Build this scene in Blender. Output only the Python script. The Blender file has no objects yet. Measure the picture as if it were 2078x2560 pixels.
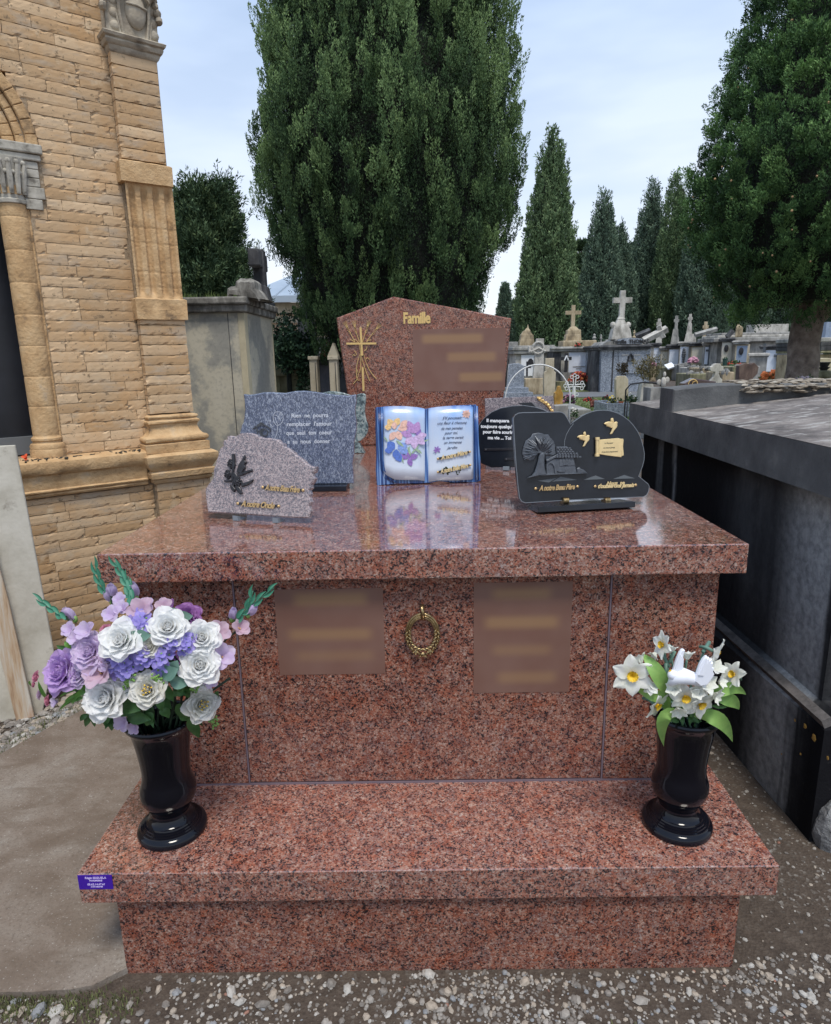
import bpy, math, random
import numpy as np
from mathutils import Vector, Matrix
rad = math.radians
scene = bpy.context.scene
# ---------------------------------------------------------------- camera
FPX, PITCH, ROLL, YAW = 1652.2, 0.2316, -0.0188, -0.0093
CAMZ = 1.55
cfwd = Vector((math.sin(YAW)*math.cos(PITCH), math.cos(YAW)*math.cos(PITCH), -math.sin(PITCH)))
_r0 = Vector((math.cos(YAW), -math.sin(YAW), 0)); _u0 = _r0.cross(cfwd)
crt = _r0*math.cos(ROLL) + _u0*math.sin(ROLL)
cup = -_r0*math.sin(ROLL) + _u0*math.cos(ROLL)
cam_d = bpy.data.cameras.new('camera'); cam = bpy.data.objects.new('camera', cam_d)
scene.collection.objects.link(cam); scene.camera = cam
cam_d.sensor_fit = 'HORIZONTAL'; cam_d.sensor_width = 36; cam_d.lens = FPX*36/2078
cam_d.clip_start = 0.05; cam_d.clip_end = 2000
m = Matrix((crt, cup, -cfwd)).transposed().to_4x4(); m.translation = (0, 0, CAMZ); cam.matrix_world = m
# ---------------------------------------------------------------- world, sun, exposure
SUN_EL, SUN_AZ = rad(66), rad(165)      # azimuth measured clockwise from +Y
w = bpy.data.worlds.new('World'); scene.world = w; w.use_nodes = True
nt = w.node_tree; nt.nodes.clear()
def wn(t, **k):
    n = nt.nodes.new(t)
    for a, b in k.items(): setattr(n, a, b)
    return n
wo = wn('ShaderNodeOutputWorld'); sky = wn('ShaderNodeTexSky', sky_type='NISHITA', sun_disc=False)
sky.sun_elevation = SUN_EL; sky.sun_rotation = SUN_AZ; sky.air_density = 1.0; sky.dust_density = 1.5
b1 = wn('ShaderNodeBackground'); b1.inputs[1].default_value = 0.13; nt.links.new(sky.outputs[0], b1.inputs[0])
b2 = wn('ShaderNodeBackground'); b2.inputs[1].default_value = .88
tc = wn('ShaderNodeTexCoord'); sep = wn('ShaderNodeSeparateXYZ'); nt.links.new(tc.outputs['Generated'], sep.inputs[0])
cr = wn('ShaderNodeValToRGB'); nt.links.new(sep.outputs[2], cr.inputs[0])
cr.color_ramp.elements[0].position = 0.0; cr.color_ramp.elements[0].color = (0.95, 0.95, 0.97, 1)
cr.color_ramp.elements[1].position = 0.55; cr.color_ramp.elements[1].color = (0.45, 0.61, 0.88, 1)
e = cr.color_ramp.elements.new(0.16); e.color = (0.76, 0.83, 0.94, 1)
nt.links.new(cr.outputs[0], b2.inputs[0])
mp = wn('ShaderNodeMapping'); mp.inputs['Scale'].default_value = (1.6, 1.6, 6.0); nt.links.new(tc.outputs['Generated'], mp.inputs[0])
nz = wn('ShaderNodeTexNoise'); nz.inputs['Scale'].default_value = 1.7; nz.inputs['Detail'].default_value = 4; nt.links.new(mp.outputs[0], nz.inputs[0])
cr2 = wn('ShaderNodeValToRGB'); nt.links.new(nz.outputs[0], cr2.inputs[0])
cr2.color_ramp.elements[0].position = .36; cr2.color_ramp.elements[0].color = (.62,)*3+(1,)
cr2.color_ramp.elements[1].position = .62; cr2.color_ramp.elements[1].color = (.98,)*3+(1,)
mx = wn('ShaderNodeMixShader'); nt.links.new(cr2.outputs[0], mx.inputs[0]); nt.links.new(b1.outputs[0], mx.inputs[1]); nt.links.new(b2.outputs[0], mx.inputs[2])
nt.links.new(mx.outputs[0], wo.inputs[0])
sd = bpy.data.lights.new('sun', 'SUN'); sd.energy = 2.1; sd.angle = rad(16); sd.color = (1, .94, .85)
so = bpy.data.objects.new('sun', sd); scene.collection.objects.link(so)
sv = Vector((math.sin(SUN_AZ)*math.cos(SUN_EL), math.cos(SUN_AZ)*math.cos(SUN_EL), math.sin(SUN_EL)))
so.rotation_euler = sv.to_track_quat('Z', 'Y').to_euler()
vs = scene.view_settings; vs.view_transform = 'Standard'; vs.look = 'None'; vs.gamma = 1; vs.exposure = 0.5
scene.cycles.max_bounces = 6

# ---------------------------------------------------------------- measuring helpers
def ray(u, v): return cfwd*FPX + crt*(u-1039) + cup*(1280-v)
C0 = Vector((0, 0, CAMZ))
def Py(u, v, Y): d = ray(u, v); return C0 + d*(Y/d.y)
def Pz(u, v, Z): d = ray(u, v); return C0 + d*((Z-CAMZ)/d.z)
def Px(u, v, X): d = ray(u, v); return C0 + d*(X/d.x)
class Frame:
    """local frame: x along, y back (away), z up; origin O; yaw turns about z, tilt leans the top back"""
    def __init__(s, O, yaw=0, tilt=0):
        s.O = Vector(O); s.yaw = yaw; s.tilt = tilt
        s.M = Matrix.Rotation(yaw, 3, 'Z') @ Matrix.Rotation(-tilt, 3, 'X')
        s.X = s.M @ Vector((1, 0, 0)); s.N = s.M @ Vector((0, 1, 0)); s.Z = s.M @ Vector((0, 0, 1))
    def at(s, u, v, off=0):      # pixel -> (x,z) on plane y=off
        d = ray(u, v); t = ((s.O + s.N*off - C0).dot(s.N))/d.dot(s.N); p = C0 + d*t - s.O
        return (p.dot(s.X), p.dot(s.Z))
    def empty(s, name, **k):
        r = thing(name, tuple(s.O), **k); r.rotation_euler = s.M.to_euler(); return r
# ---------------------------------------------------------------- scene graph helpers
def put(o, parent=None):
    scene.collection.objects.link(o)
    if parent is not None: o.parent = parent
    return o
def tag(o, label=None, cat=None, group=None, kind=None):
    if label: o['label'] = label
    if cat: o['category'] = cat
    if group: o['group'] = group
    if kind: o['kind'] = kind
    return o
def thing(name, loc, label=None, cat=None, group=None):
    o = bpy.data.objects.new(name, None); o.empty_display_size = .1; put(o); o.location = loc
    return tag(o, label, cat, group)
class MB:
    def __init__(s): s.v = []; s.f = []; s.n = 0
    def add(s, vs, fs):
        b = len(s.v); s.v += [tuple(x) for x in vs]; s.f += [tuple(i+b for i in f) for f in fs]; return s
    def box(s, x0, x1, y0, y1, z0, z1):
        return s.add([(x0,y0,z0),(x1,y0,z0),(x1,y1,z0),(x0,y1,z0),(x0,y0,z1),(x1,y0,z1),(x1,y1,z1),(x0,y1,z1)],
                     [(0,3,2,1),(4,5,6,7),(0,1,5,4),(1,2,6,5),(2,3,7,6),(3,0,4,7)])
    def cbox(s, c, sz, rot=None, taper=1.0):
        hx, hy, hz = sz[0]/2, sz[1]/2, sz[2]/2; R = rot or Matrix.Identity(3); c = Vector(c); vs = []
        for z, t in ((-hz, 1), (hz, taper)):
            for x, y in ((-1,-1),(1,-1),(1,1),(-1,1)): vs.append(c + R @ Vector((x*hx*t, y*hy*t, z)))
        return s.add(vs, [(0,3,2,1),(4,5,6,7),(0,1,5,4),(1,2,6,5),(2,3,7,6),(3,0,4,7)])
    def prism(s, pts, y0, y1, inset=0):      # outline in x,z (counter-clockwise seen from -y), front at y0
        n = len(pts)
        if area(pts) < 0: pts = pts[::-1]
        if inset:
            q = offset(pts, -inset); b = inset
            rings = [(q, y0), (pts, y0+b), (pts, y1-b), (q, y1)]
        else: rings = [(pts, y0), (pts, y1)]
        vs = []; fs = []
        for r, y in rings: vs += [(p[0], y, p[1]) for p in r]
        for k in range(len(rings)-1):
            for i in range(n):
                j = (i+1) % n; fs.append((k*n+i, (k+1)*n+i, (k+1)*n+j, k*n+j)[::-1])
        fs.append(tuple(range(n))); fs.append(tuple(range((len(rings)-1)*n, len(rings)*n))[::-1])
        return s.add(vs, fs)
    def lathe(s, prof, c=(0,0,0), n=40, ang=2*math.pi, squash=1):
        vs = []; fs = []; c = Vector(c); m_ = len(prof)
        for i in range(n):
            a = ang*i/n
            for r, z in prof: vs.append((c.x+r*math.cos(a), c.y+r*math.sin(a)*squash, c.z+z))
        for i in range(n):
            j = (i+1) % n
            for k in range(m_-1): fs.append((i*m_+k, j*m_+k, j*m_+k+1, i*m_+k+1))
        fs.append(tuple(i*m_ for i in range(n))[::-1]); fs.append(tuple(i*m_+m_-1 for i in range(n)))
        return s.add(vs, fs)
    def tube(s, pts, r, n=6, r1=None, cap=True):
        pts = [Vector(p) for p in pts]; N = len(pts)
        rr = r if isinstance(r, (list, tuple)) else [r + ((r1 if r1 is not None else r)-r)*i/max(1, N-1) for i in range(N)]
        vs = []; fs = []; ref = Vector((.31, .2, .93))
        for i, p in enumerate(pts):
            t = (pts[min(i+1, N-1)] - pts[max(i-1, 0)]).normalized()
            a = t.cross(ref);
            if a.length < .05: a = t.cross(Vector((1, 0, 0)))
            a.normalize(); b = t.cross(a)
            for k in range(n):
                q = 2*math.pi*k/n; vs.append(p + a*math.cos(q)*rr[i] + b*math.sin(q)*rr[i])
        for i in range(N-1):
            for k in range(n):
                l = (k+1) % n; fs.append((i*n+k, i*n+l, (i+1)*n+l, (i+1)*n+k))
        if cap: fs.append(tuple(range(n))[::-1]); fs.append(tuple(range((N-1)*n, N*n)))
        return s.add(vs, fs)
    def ball(s, c, r, nu=10, nv=7, rot=None, jit=0, rng=None):
        if not isinstance(r, (tuple, list)): r = (r, r, r)
        c = Vector(c); vs = []; fs = []; R = rot or Matrix.Identity(3)
        def J(): return 1+(rng.uniform(-jit, jit) if jit else 0)
        vs.append(c + R @ Vector((0, 0, -r[2])))
        for i in range(1, nv):
            ph = -math.pi/2 + math.pi*i/nv
            for k in range(nu):
                a = 2*math.pi*k/nu; j = J()
                vs.append(c + R @ Vector((r[0]*math.cos(ph)*math.cos(a)*j, r[1]*math.cos(ph)*math.sin(a)*j, r[2]*math.sin(ph)*j)))
        vs.append(c + R @ Vector((0, 0, r[2]))); top = len(vs)-1
        for k in range(nu):
            l = (k+1) % nu; fs.append((0, 1+l, 1+k)); fs.append((top, 1+(nv-2)*nu+k, 1+(nv-2)*nu+l))
            for i in range(nv-2): fs.append((1+i*nu+k, 1+i*nu+l, 1+(i+1)*nu+l, 1+(i+1)*nu+k))
        return s.add(vs, fs)
    def grid(s, fn, nu, nv):
        vs = [fn(i/nu, j/nv) for j in range(nv+1) for i in range(nu+1)]
        return s.add(vs, [(j*(nu+1)+i, j*(nu+1)+i+1, (j+1)*(nu+1)+i+1, (j+1)*(nu+1)+i) for j in range(nv) for i in range(nu)])
    def xf(s, M):
        s.v = [tuple(M @ Vector(p)) for p in s.v]; return s
    def build(s, name, mat, parent=None, world=True, smooth=False, bevel=0, segs=2, loc=None, recalc=False):
        me = bpy.data.meshes.new(name)
        off = Vector(loc) if loc is not None else (parent_loc(parent) if (parent is not None and world) else Vector((0, 0, 0)))
        vs = [(p[0]-off.x, p[1]-off.y, p[2]-off.z) for p in s.v] if off.length > 0 else s.v
        me.from_pydata(vs, [], s.f)
        if mat is not None:
            me.materials.append(mat)
        if smooth:
            me.polygons.foreach_set('use_smooth', [True]*len(me.polygons))
            if smooth == 'auto':
                try: me.set_sharp_from_angle(angle=rad(38))
                except Exception: pass
        me.validate(); me.update()
        if recalc:
            import bmesh
            b = bmesh.new(); b.from_mesh(me); bmesh.ops.recalc_face_normals(b, faces=b.faces); b.to_mesh(me); b.free()
        o = bpy.data.objects.new(name, me); put(o, parent)
        if loc is not None: o.location = loc
        if bevel:
            md = o.modifiers.new('bevel', 'BEVEL'); md.width = bevel; md.segments = segs; md.limit_method = 'ANGLE'; md.angle_limit = rad(40)
        return o
def parent_loc(p):
    v = Vector(p.location)
    while p.parent is not None: p = p.parent; v += Vector(p.location)
    return v
def area(p): return sum(p[i][0]*p[(i+1)%len(p)][1]-p[(i+1)%len(p)][0]*p[i][1] for i in range(len(p)))/2
def offset(p, d):
    n = len(p); out = []
    for i in range(n):
        a, b, c = Vector(p[i-1]), Vector(p[i]), Vector(p[(i+1) % n])
        e1 = (b-a); e2 = (c-b)
        if e1.length < 1e-9 or e2.length < 1e-9: out.append(tuple(b)); continue
        e1.normalize(); e2.normalize(); n1 = Vector((e1.y, -e1.x)); n2 = Vector((e2.y, -e2.x)); nn = (n1+n2)
        if nn.length < 1e-4: nn = n1
        nn.normalize(); k = 1/max(.5, nn.dot(n1)); out.append(tuple(b+nn*d*k))
    return out
def smoothpoly(p, it=1):
    for _ in range(it):
        q = []
        for i in range(len(p)):
            a, b = p[i], p[(i+1) % len(p)]
            q.append((a[0]*.75+b[0]*.25, a[1]*.75+b[1]*.25)); q.append((a[0]*.25+b[0]*.75, a[1]*.25+b[1]*.75))
        p = q
    return p
def arc(cx, cz, r, a0, a1, n, rz=None):
    rz = rz or r
    return [(cx+r*math.cos(rad(a0+(a1-a0)*i/n)), cz+rz*math.sin(rad(a0+(a1-a0)*i/n))) for i in range(n+1)]
def copy_tree(o, parent=None, loc=None, rotz=None, label=None, scale=None):
    c = o.copy(); scene.collection.objects.link(c); c.parent = parent
    if loc is not None: c.location = loc
    if rotz is not None: c.rotation_euler = (0, 0, rotz)
    if scale is not None: c.scale = scale
    if label: c['label'] = label
    for ch in [x for x in scene.objects if x.parent == o]: copy_tree(ch, c)
    return c
# text -> mesh data
def text_into(mb, s, size, fn, ext=.002, shear=0, spacing=1.0, off=0, align='CENTER', line=1.0, fitw=None):
    """fn maps local (x right, y up, z out) -> point"""
    cu = bpy.data.curves.new('t', 'FONT'); cu.body = s; cu.size = size; cu.extrude = ext; cu.align_x = align; cu.align_y = 'CENTER'
    cu.shear = shear; cu.space_character = spacing; cu.offset = off; cu.resolution_u = 3; cu.space_line = line
    ob = bpy.data.objects.new('t', cu); scene.collection.objects.link(ob); bpy.context.view_layer.update()
    me = bpy.data.meshes.new_from_object(ob.evaluated_get(bpy.context.evaluated_depsgraph_get()))
    xs = [v.co.x for v in me.vertices]; kx = (fitw/(max(xs)-min(xs))) if fitw else 1
    mb.add([fn(v.co.x*kx, v.co.y, v.co.z) for v in me.vertices], [tuple(p.vertices) for p in me.polygons])
    bpy.data.objects.remove(ob); bpy.data.curves.remove(cu); bpy.data.meshes.remove(me)
# ---------------------------------------------------------------- materials
MATS = {}
class NT:
    def __init__(s, name):
        s.m = bpy.data.materials.new(name); s.m.use_nodes = True; s.t = s.m.node_tree
        s.b = s.t.nodes['Principled BSDF']; s.out = s.t.nodes['Material Output']; s.tc = s.t.nodes.new('ShaderNodeTexCoord')
        MATS[name] = s.m
    def n(s, t, **k):
        x = s.t.nodes.new(t)
        for a, b in k.items(): setattr(x, a, b)
        return x
    def l(s, a, b): s.t.links.new(a, b)
    def coord(s, scale=(1,1,1), rot=(0,0,0), src='Object'):
        mp = s.n('ShaderNodeMapping'); mp.inputs['Scale'].default_value = scale; mp.inputs['Rotation'].default_value = rot
        s.l(s.tc.outputs[src], mp.inputs[0]); return mp.outputs[0]
    def noise(s, vec, scale, detail=3, rough=.55, dist=0, out=0):
        x = s.n('ShaderNodeTexNoise'); x.inputs['Scale'].default_value = scale; x.inputs['Detail'].default_value = detail
        x.inputs['Roughness'].default_value = rough; x.inputs['Distortion'].default_value = dist; s.l(vec, x.inputs[0]); return x.outputs[out]
    def vor(s, vec, scale, feat='F1', out='Color', rand=1):
        x = s.n('ShaderNodeTexVoronoi', feature=feat); x.inputs['Scale'].default_value = scale; x.inputs['Randomness'].default_value = rand; s.l(vec, x.inputs[0]); return x.outputs[out]
    def ramp(s, fac, stops, interp='LINEAR'):
        x = s.n('ShaderNodeValToRGB'); r = x.color_ramp; r.interpolation = interp
        while len(r.elements) > 1: r.elements.remove(r.elements[-1])
        r.elements[0].position = stops[0][0]; r.elements[0].color = c4(stops[0][1])
        for p, c in stops[1:]: e = r.elements.new(p); e.color = c4(c)
        s.l(fac, x.inputs[0]); return x.outputs[0]
    def mix(s, a, b, f, mode='MIX'):
        x = s.n('ShaderNodeMix', data_type='RGBA', blend_type=mode)
        for i, val in ((0, f), (6, a), (7, b)):
            if isinstance(val, (int, float)): x.inputs[i].default_value = val if i == 0 else c4(val)
            elif isinstance(val, tuple): x.inputs[i].default_value = c4(val)
            else: s.l(val, x.inputs[i])
        return x.outputs[2]
    def math(s, a, b, op='MULTIPLY'):
        x = s.n('ShaderNodeMath', operation=op)
        for i, val in enumerate((a, b)):
            if isinstance(val, (int, float)): x.inputs[i].default_value = val
            else: s.l(val, x.inputs[i])
        return x.outputs[0]
    def bump(s, h, strength=.3, dist=.01):
        x = s.n('ShaderNodeBump'); x.inputs['Strength'].default_value = strength; x.inputs['Distance'].default_value = dist
        s.l(h, x.inputs['Height']); s.l(x.outputs[0], s.b.inputs['Normal']); return x
    def col(s, c):
        if isinstance(c, tuple): s.b.inputs['Base Color'].default_value = c4(c)
        else: s.l(c, s.b.inputs['Base Color'])
        return s
    def set(s, **k):
        for a, b in k.items(): s.b.inputs[a.replace('_', ' ')].default_value = b
        return s
def c4(c):
    if isinstance(c, (int, float)): return (c, c, c, 1)
    return tuple(c)+(1,) if len(c) == 3 else tuple(c)
def granite(name, stops, scale=170, big=None, rough=.12, ior=1.6, coat=0, stretch=(1,1,1), bigscale=6, rot=(0,0,0), hue=0):
    s = NT(name); v = s.coord(stretch, rot)
    nz = s.noise(v, scale*1.3, 2, .6, out=1)
    vv = s.n('ShaderNodeVectorMath', operation='MULTIPLY_ADD'); s.l(nz, vv.inputs[0]); vv.inputs[1].default_value = (1.6/scale,)*3; s.l(v, vv.inputs[2])
    c = s.vor(vv.outputs[0], scale); sp = s.n('ShaderNodeSeparateColor'); s.l(c, sp.inputs[0])
    c2 = s.vor(vv.outputs[0], scale*.42); sp2 = s.n('ShaderNodeSeparateColor'); s.l(c2, sp2.inputs[0])
    b = s.noise(v, bigscale, 3)
    f = s.math(s.math(sp.outputs[0], .68), s.math(sp2.outputs[1], .32), 'ADD')
    b3 = s.noise(v, scale*.16, 2, .5); f = s.math(f, s.math(s.math(b3, .5, 'SUBTRACT'), .25), 'ADD')
    f = s.math(f, s.math(s.math(b, .5, 'SUBTRACT'), .3), 'ADD')
    cc_ = s.ramp(f, stops, 'LINEAR')
    if hue: cc_ = s.mix(cc_, s.mix(cc_, (.62,.66,.78), 1.0, 'MULTIPLY'), s.ramp(s.noise(v, 34, 3, .6), [(.45, 0.), (.62, .75)]))
    if hue: cc_ = s.mix(cc_, s.mix(cc_, (1.0,.72,.6), 1.0, 'MULTIPLY'), s.ramp(s.noise(s.coord(rot=(1,2,3)), 21, 3, .6), [(.5, 0.), (.66, .8)]))
    s.col(cc_)
    s.set(Roughness=rough, IOR=ior, Coat_Weight=coat, Coat_Roughness=.06, Coat_IOR=1.7)
    return s.m
def plain(name, c, rough=.6, metal=0, noise=0, nscale=20, bump=0, bscale=60, stops=None, bd=.004, **k):
    s = NT(name); v = s.coord()
    if stops: s.col(s.ramp(s.noise(v, nscale, 5, .6), stops))
    elif noise:
        s.col(s.mix(tuple(x*(1-noise) for x in c), tuple(min(1, x*(1+noise)) for x in c), s.ramp(s.noise(v, nscale, 5, .65), [(.3, 0.), (.7, 1.)])))
    else: s.col(c)
    s.set(Roughness=rough, Metallic=metal, **k)
    if bump: s.bump(s.noise(v, bscale, 5, .6), bump, bd)
    return s.m
# ---------------------------------------------------------------- granites, metals
G_STOPS = [(.15,(.02,.02,.026)),(.26,(.06,.048,.05)),(.33,(.18,.07,.05)),(.43,(.33,.115,.075)),(.52,(.29,.15,.125)),(.60,(.38,.155,.105)),(.70,(.31,.205,.18)),(.80,(.41,.26,.21)),(.92,(.48,.38,.34))]
M_red = granite('red_granite', [(p, (c[0]*1.0, c[1]*.96, c[2]*.9)) for p, c in G_STOPS], 280, hue=1, rough=.14, ior=1.6, coat=.85)
M_redshaded = granite('red_granite_shaded', [(p, (c[0]*.80, c[1]*.73, c[2]*.66)) for p, c in G_STOPS], 280, hue=1, rough=.16, ior=1.42)  # less glossy, darkened copy: shade of the upright faces put into its colour
M_blue = granite('blue_grey_granite', [(.2,(.07,.085,.125)),(.42,(.10,.125,.19)),(.55,(.14,.17,.25)),(.68,(.20,.235,.32)),(.85,(.34,.38,.45))], 480, rough=.18, stretch=(1,1,.45), rot=(0,rad(25),0))
M_green = granite('green_granite', [(.2,(.05,.07,.08)),(.42,(.11,.16,.17)),(.6,(.2,.27,.27)),(.8,(.33,.38,.36))], 90, rough=.25)
M_pinkgrey = granite('pink_grey_granite', [(.2,(.09,.085,.10)),(.38,(.17,.155,.175)),(.52,(.26,.22,.23)),(.64,(.34,.25,.245)),(.85,(.44,.38,.37))], 420, rough=.22, bigscale=14)
M_greypink = granite('grey_pink_granite', [(.2,(.05,.045,.06)),(.42,(.15,.13,.145)),(.6,(.22,.185,.2)),(.85,(.36,.31,.31))], 360, rough=.15)
M_grgran = granite('grey_granite', [(.2,(.12,.14,.17)),(.45,(.19,.22,.27)),(.65,(.26,.295,.35)),(.85,(.36,.39,.44))], 55, rough=.25)
M_black = plain('black_granite', (.013,.016,.022), rough=.2, noise=.35, nscale=9, IOR=1.38)
M_blackedge = plain('black_granite_edge', (.16,.18,.2), rough=.4)
M_gloss = plain('black_glazed_ceramic', (.004,.004,.007), rough=.09, IOR=1.4)
M_gold = plain('gold_leaf', (.72,.5,.2), rough=.38, metal=.55, noise=.12, nscale=60)
M_gold2 = plain('pale_gold', (.75,.58,.3), rough=.42, metal=.4, noise=.1, nscale=60)
M_bronze = plain('antique_bronze', (.33,.24,.12), rough=.32, metal=.9, noise=.5, nscale=160, bump=.3, bscale=260, bd=.001)
M_dbronze = plain('dark_bronze', (.035,.035,.04), rough=.38, metal=.5, noise=.4, nscale=90)
M_dbronze2 = plain('slate_grey_bronze', (.085,.095,.11), rough=.45, metal=.3, noise=.3, nscale=60)
M_letter = plain('worn_gilt_letters', (.55,.38,.18), rough=.45, metal=.5, noise=.4, nscale=200)
M_white = plain('white_paint', (.78,.8,.82), rough=.5)
M_joint = plain('grey_violet_joint', (.15,.11,.13), rough=.6)
M_alu = plain('grey_plastic_foot', (.2,.23,.26), rough=.4)
# blurred, honed name panel: low relief gilt bands with soft edges
def panel_mat(name, bands, x0, z0, wx, wz):
    s = NT(name); v = s.tc.outputs['Object']; sp = s.n('ShaderNodeSeparateXYZ'); s.l(v, sp.inputs[0])
    tot = None
    for (cx, cz, hx, hz, k) in bands:
        def soft(o, c, h, e):
            d = s.math(s.math(s.math(o, c, 'SUBTRACT'), 0, 'ADD'), 1, 'MULTIPLY'); a = s.n('ShaderNodeMath', operation='ABSOLUTE'); s.l(d, a.inputs[0])
            mr = s.n('ShaderNodeMapRange', interpolation_type='SMOOTHSTEP'); s.l(a.outputs[0], mr.inputs[0])
            mr.inputs[1].default_value = h-e; mr.inputs[2].default_value = h+e; mr.inputs[3].default_value = 1; mr.inputs[4].default_value = 0
            return mr.outputs[0]
        f = s.math(s.math(soft(sp.outputs[0], cx, hx, .02), soft(sp.outputs[2], cz, hz, .014)), k)
        tot = f if tot is None else s.math(tot, f, 'MAXIMUM')
    base = s.ramp(s.noise(s.coord(), 9, 2, .4), [(.3,(.165,.082,.06)),(.7,(.19,.105,.08))])
    s.col(s.mix(base, (.28,.165,.085), tot)); s.set(Roughness=.45)
    return s.m
# ---------------------------------------------------------------- the red granite tomb
X1 = -.0017; W1 = 1.7266; ZL = .322; TL = .0864; Y1 = 1.3767; W2 = 1.7252; ZU = 1.0536; TU = .0819; Y2 = 1.6757; WB = 1.625; YB = 1.7188; WP = 1.5696; YH = 3.795
tomb = thing('tomb', (X1, Y1, 0), 'polished red granite tomb with tall gabled headstone, in the centre foreground', 'tomb')
YE = 4.02
MB().box(X1-WP/2, X1+WP/2, Y1+.018, YE-.08, -.05, ZL-TL-.0005).build('plinth', M_redshaded, tomb, bevel=.002)
MB().box(X1-W1/2, X1+W1/2, Y1, YE-.03, ZL-TL, ZL).build('step_slab', M_red, tomb, bevel=.0025)
f0 = Frame((0, YB, 0))
jl = f0.at(602, 1700)[0]; jr = f0.at(1517, 1700)[0]
ja, jb = jl, jr
g = .0032
zb, zt = ZL+.003, ZU-TU-.0005
MB().box(jl+g, jr-g, YB+.002, YB+.05, zb+.004, zt).build('front_panel', M_redshaded, tomb, bevel=.0015)
for a, b in ((X1-WB/2, jl-g), (jr+g, X1+WB/2)):
    MB().box(a, b, YB, YB+.052, zb+.002, zt).build('corner_pillar', M_redshaded, tomb, bevel=.0015)
MB().box(X1-WB/2+.004, X1-WB/2+.05, YB+.053, YE-.1, zb, zt).build('side_panel', M_redshaded, tomb)
MB().box(X1+WB/2-.05, X1+WB/2-.004, YB+.053, YE-.1, zb, zt).build('side_panel', M_redshaded, tomb)
j = MB(); j.box(jl-g*.7, jl+g*.7, YB+.0008, YB+.04, zb+.003, zt-.001); j.box(jr-g*.7, jr+g*.7, YB+.0008, YB+.04, zb+.003, zt-.001)
j.box(X1-WB/2+.003, X1+WB/2-.003, YB-.001, YB+.04, ZL-.001, ZL+.0045)
j.build('mortar_joint', M_joint, tomb)
MB().box(X1-WB/2+.06, X1+WB/2-.06, YB+.06, YE-.12, ZL, zt-.002).build('inner_block', M_joint, tomb)
MB().box(X1-W2/2, X1+W2/2, Y2, YE, ZU-TU, ZU).build('cover_slab', M_red, tomb, bevel=.003)
# headstone
hp = [(-.377, ZU+.001), (.452, ZU+.001), (.514, 1.743), (-.134, 1.870), (-.453, 1.763)]
MB().prism(hp, YH, YH+.11, inset=.006).build('headstone', M_redshaded, tomb)
hs = tomb.children[-1]
fh = Frame((0, YH, 0))
def gilt(name, parent, mb, mat=None, **k):
    return mb.build(name, mat or M_gold, parent, **k)
mb = MB(); x, z = fh.at(1042, 796); x2, _ = fh.at(1086, 796)
text_into(mb, 'Famille', .072, lambda a, b, c: (x+a*.82, YH-.0016-c, z+b*1.12), ext=.0015, off=.0028, spacing=.92)
gilt('gilt_name', hs, mb)
# cross and wheat relief, pixel crop scale 3.617 from (820,730)
def q6(X, Y): return fh.at(820+X/3.617, 730+Y/3.617)
def seg(mb, pts, w, y0, y1, f=q6, w1=None):
    P = [f(*p) for p in pts]; n = len(P); L = []; R_ = []
    for i, p in enumerate(P):
        a = Vector(P[max(0, i-1)]); b = Vector(P[min(n-1, i+1)]); t = (b-a).normalized(); nn = Vector((-t.y, t.x))
        ww = w + ((w1 if w1 is not None else w)-w)*i/max(1, n-1)
        L.append(tuple(Vector(p)+nn*ww/2)); R_.append(tuple(Vector(p)-nn*ww/2))
    for i in range(n-1): mb.prism([L[i], L[i+1], R_[i+1], R_[i]], y0, y1)
def bez(p0, p1, p2, n=8):
    return [((1-t)**2*p0[0]+2*t*(1-t)*p1[0]+t*t*p2[0], (1-t)**2*p0[1]+2*t*(1-t)*p1[1]+t*t*p2[1]) for t in [i/n for i in range(n+1)]]
mb = MB()
seg(mb, [(296, 320), (310, 575)], .0115, YH-.010, YH-.0005); seg(mb, [(315, 680), (323, 895)], .0115, YH-.0101, YH-.0005)
seg(mb, [(168, 467), (438, 465)], .0105, YH-.0103, YH-.0005)
gilt('gilt_cross', hs, mb)
mb = MB()
for p0, p1, p2 in [((265, 790), (240, 680), (300, 540)), ((288, 730), (310, 620), (285, 480)), ((380, 805), (330, 690), (300, 570)), ((440, 785), (350, 700), (325, 560)), ((230, 830), (300, 760), (262, 700)), ((285, 480), (270, 430), (235, 430)), ((245, 450), (220, 400), (190, 350)), ((285, 450), (270, 400), (250, 350)), ((315, 450), (330, 390), (350, 340)), ((350, 450), (375, 410), (410, 370)), ((330, 530), (355, 520), (352, 490)), ((250, 575), (225, 560), (225, 575)), ((345, 605), (360, 580), (375, 610)), ((200, 430), (215, 430), (240, 450)), ((390, 435), (375, 430), (350, 450)), ((240, 530), (250, 540), (262, 570)), ((265, 790), (275, 800), (290, 795))]:
    seg(mb, bez(p0, p1, p2), .0035, YH-.006, YH-.0005, w1=.0022)
for bx, by, dx, dy in [(200, 370, -.5, -1), (255, 370, -.2, -1), (345, 365, .25, -1), (405, 380, .75, -1)]:
    L = math.hypot(dx, dy); dx /= L; dy /= L
    for k in range(5):
        for s_ in (-1, 1):
            cx, cy = bx+dx*k*15, by+dy*k*15; px, py = cx+s_*(-dy)*6, cy+s_*dx*6
            a = q6(px, py); mb.ball((a[0], YH-.002, a[1]), (.0019, .0025, .0032), 6, 4)
    for t in (-.35, -.15, .05, .25, .4):
        ex, ey = bx+dx*60+(dx*math.cos(t)-dy*math.sin(t))*55, by+dy*60+(dx*math.sin(t)+dy*math.cos(t))*55
        seg(mb, [(bx+dx*45, by+dy*45), (ex, ey)], .0018, YH-.003, YH-.0005, w1=.0008)
gilt('gilt_wheat', hs, mb)
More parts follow.
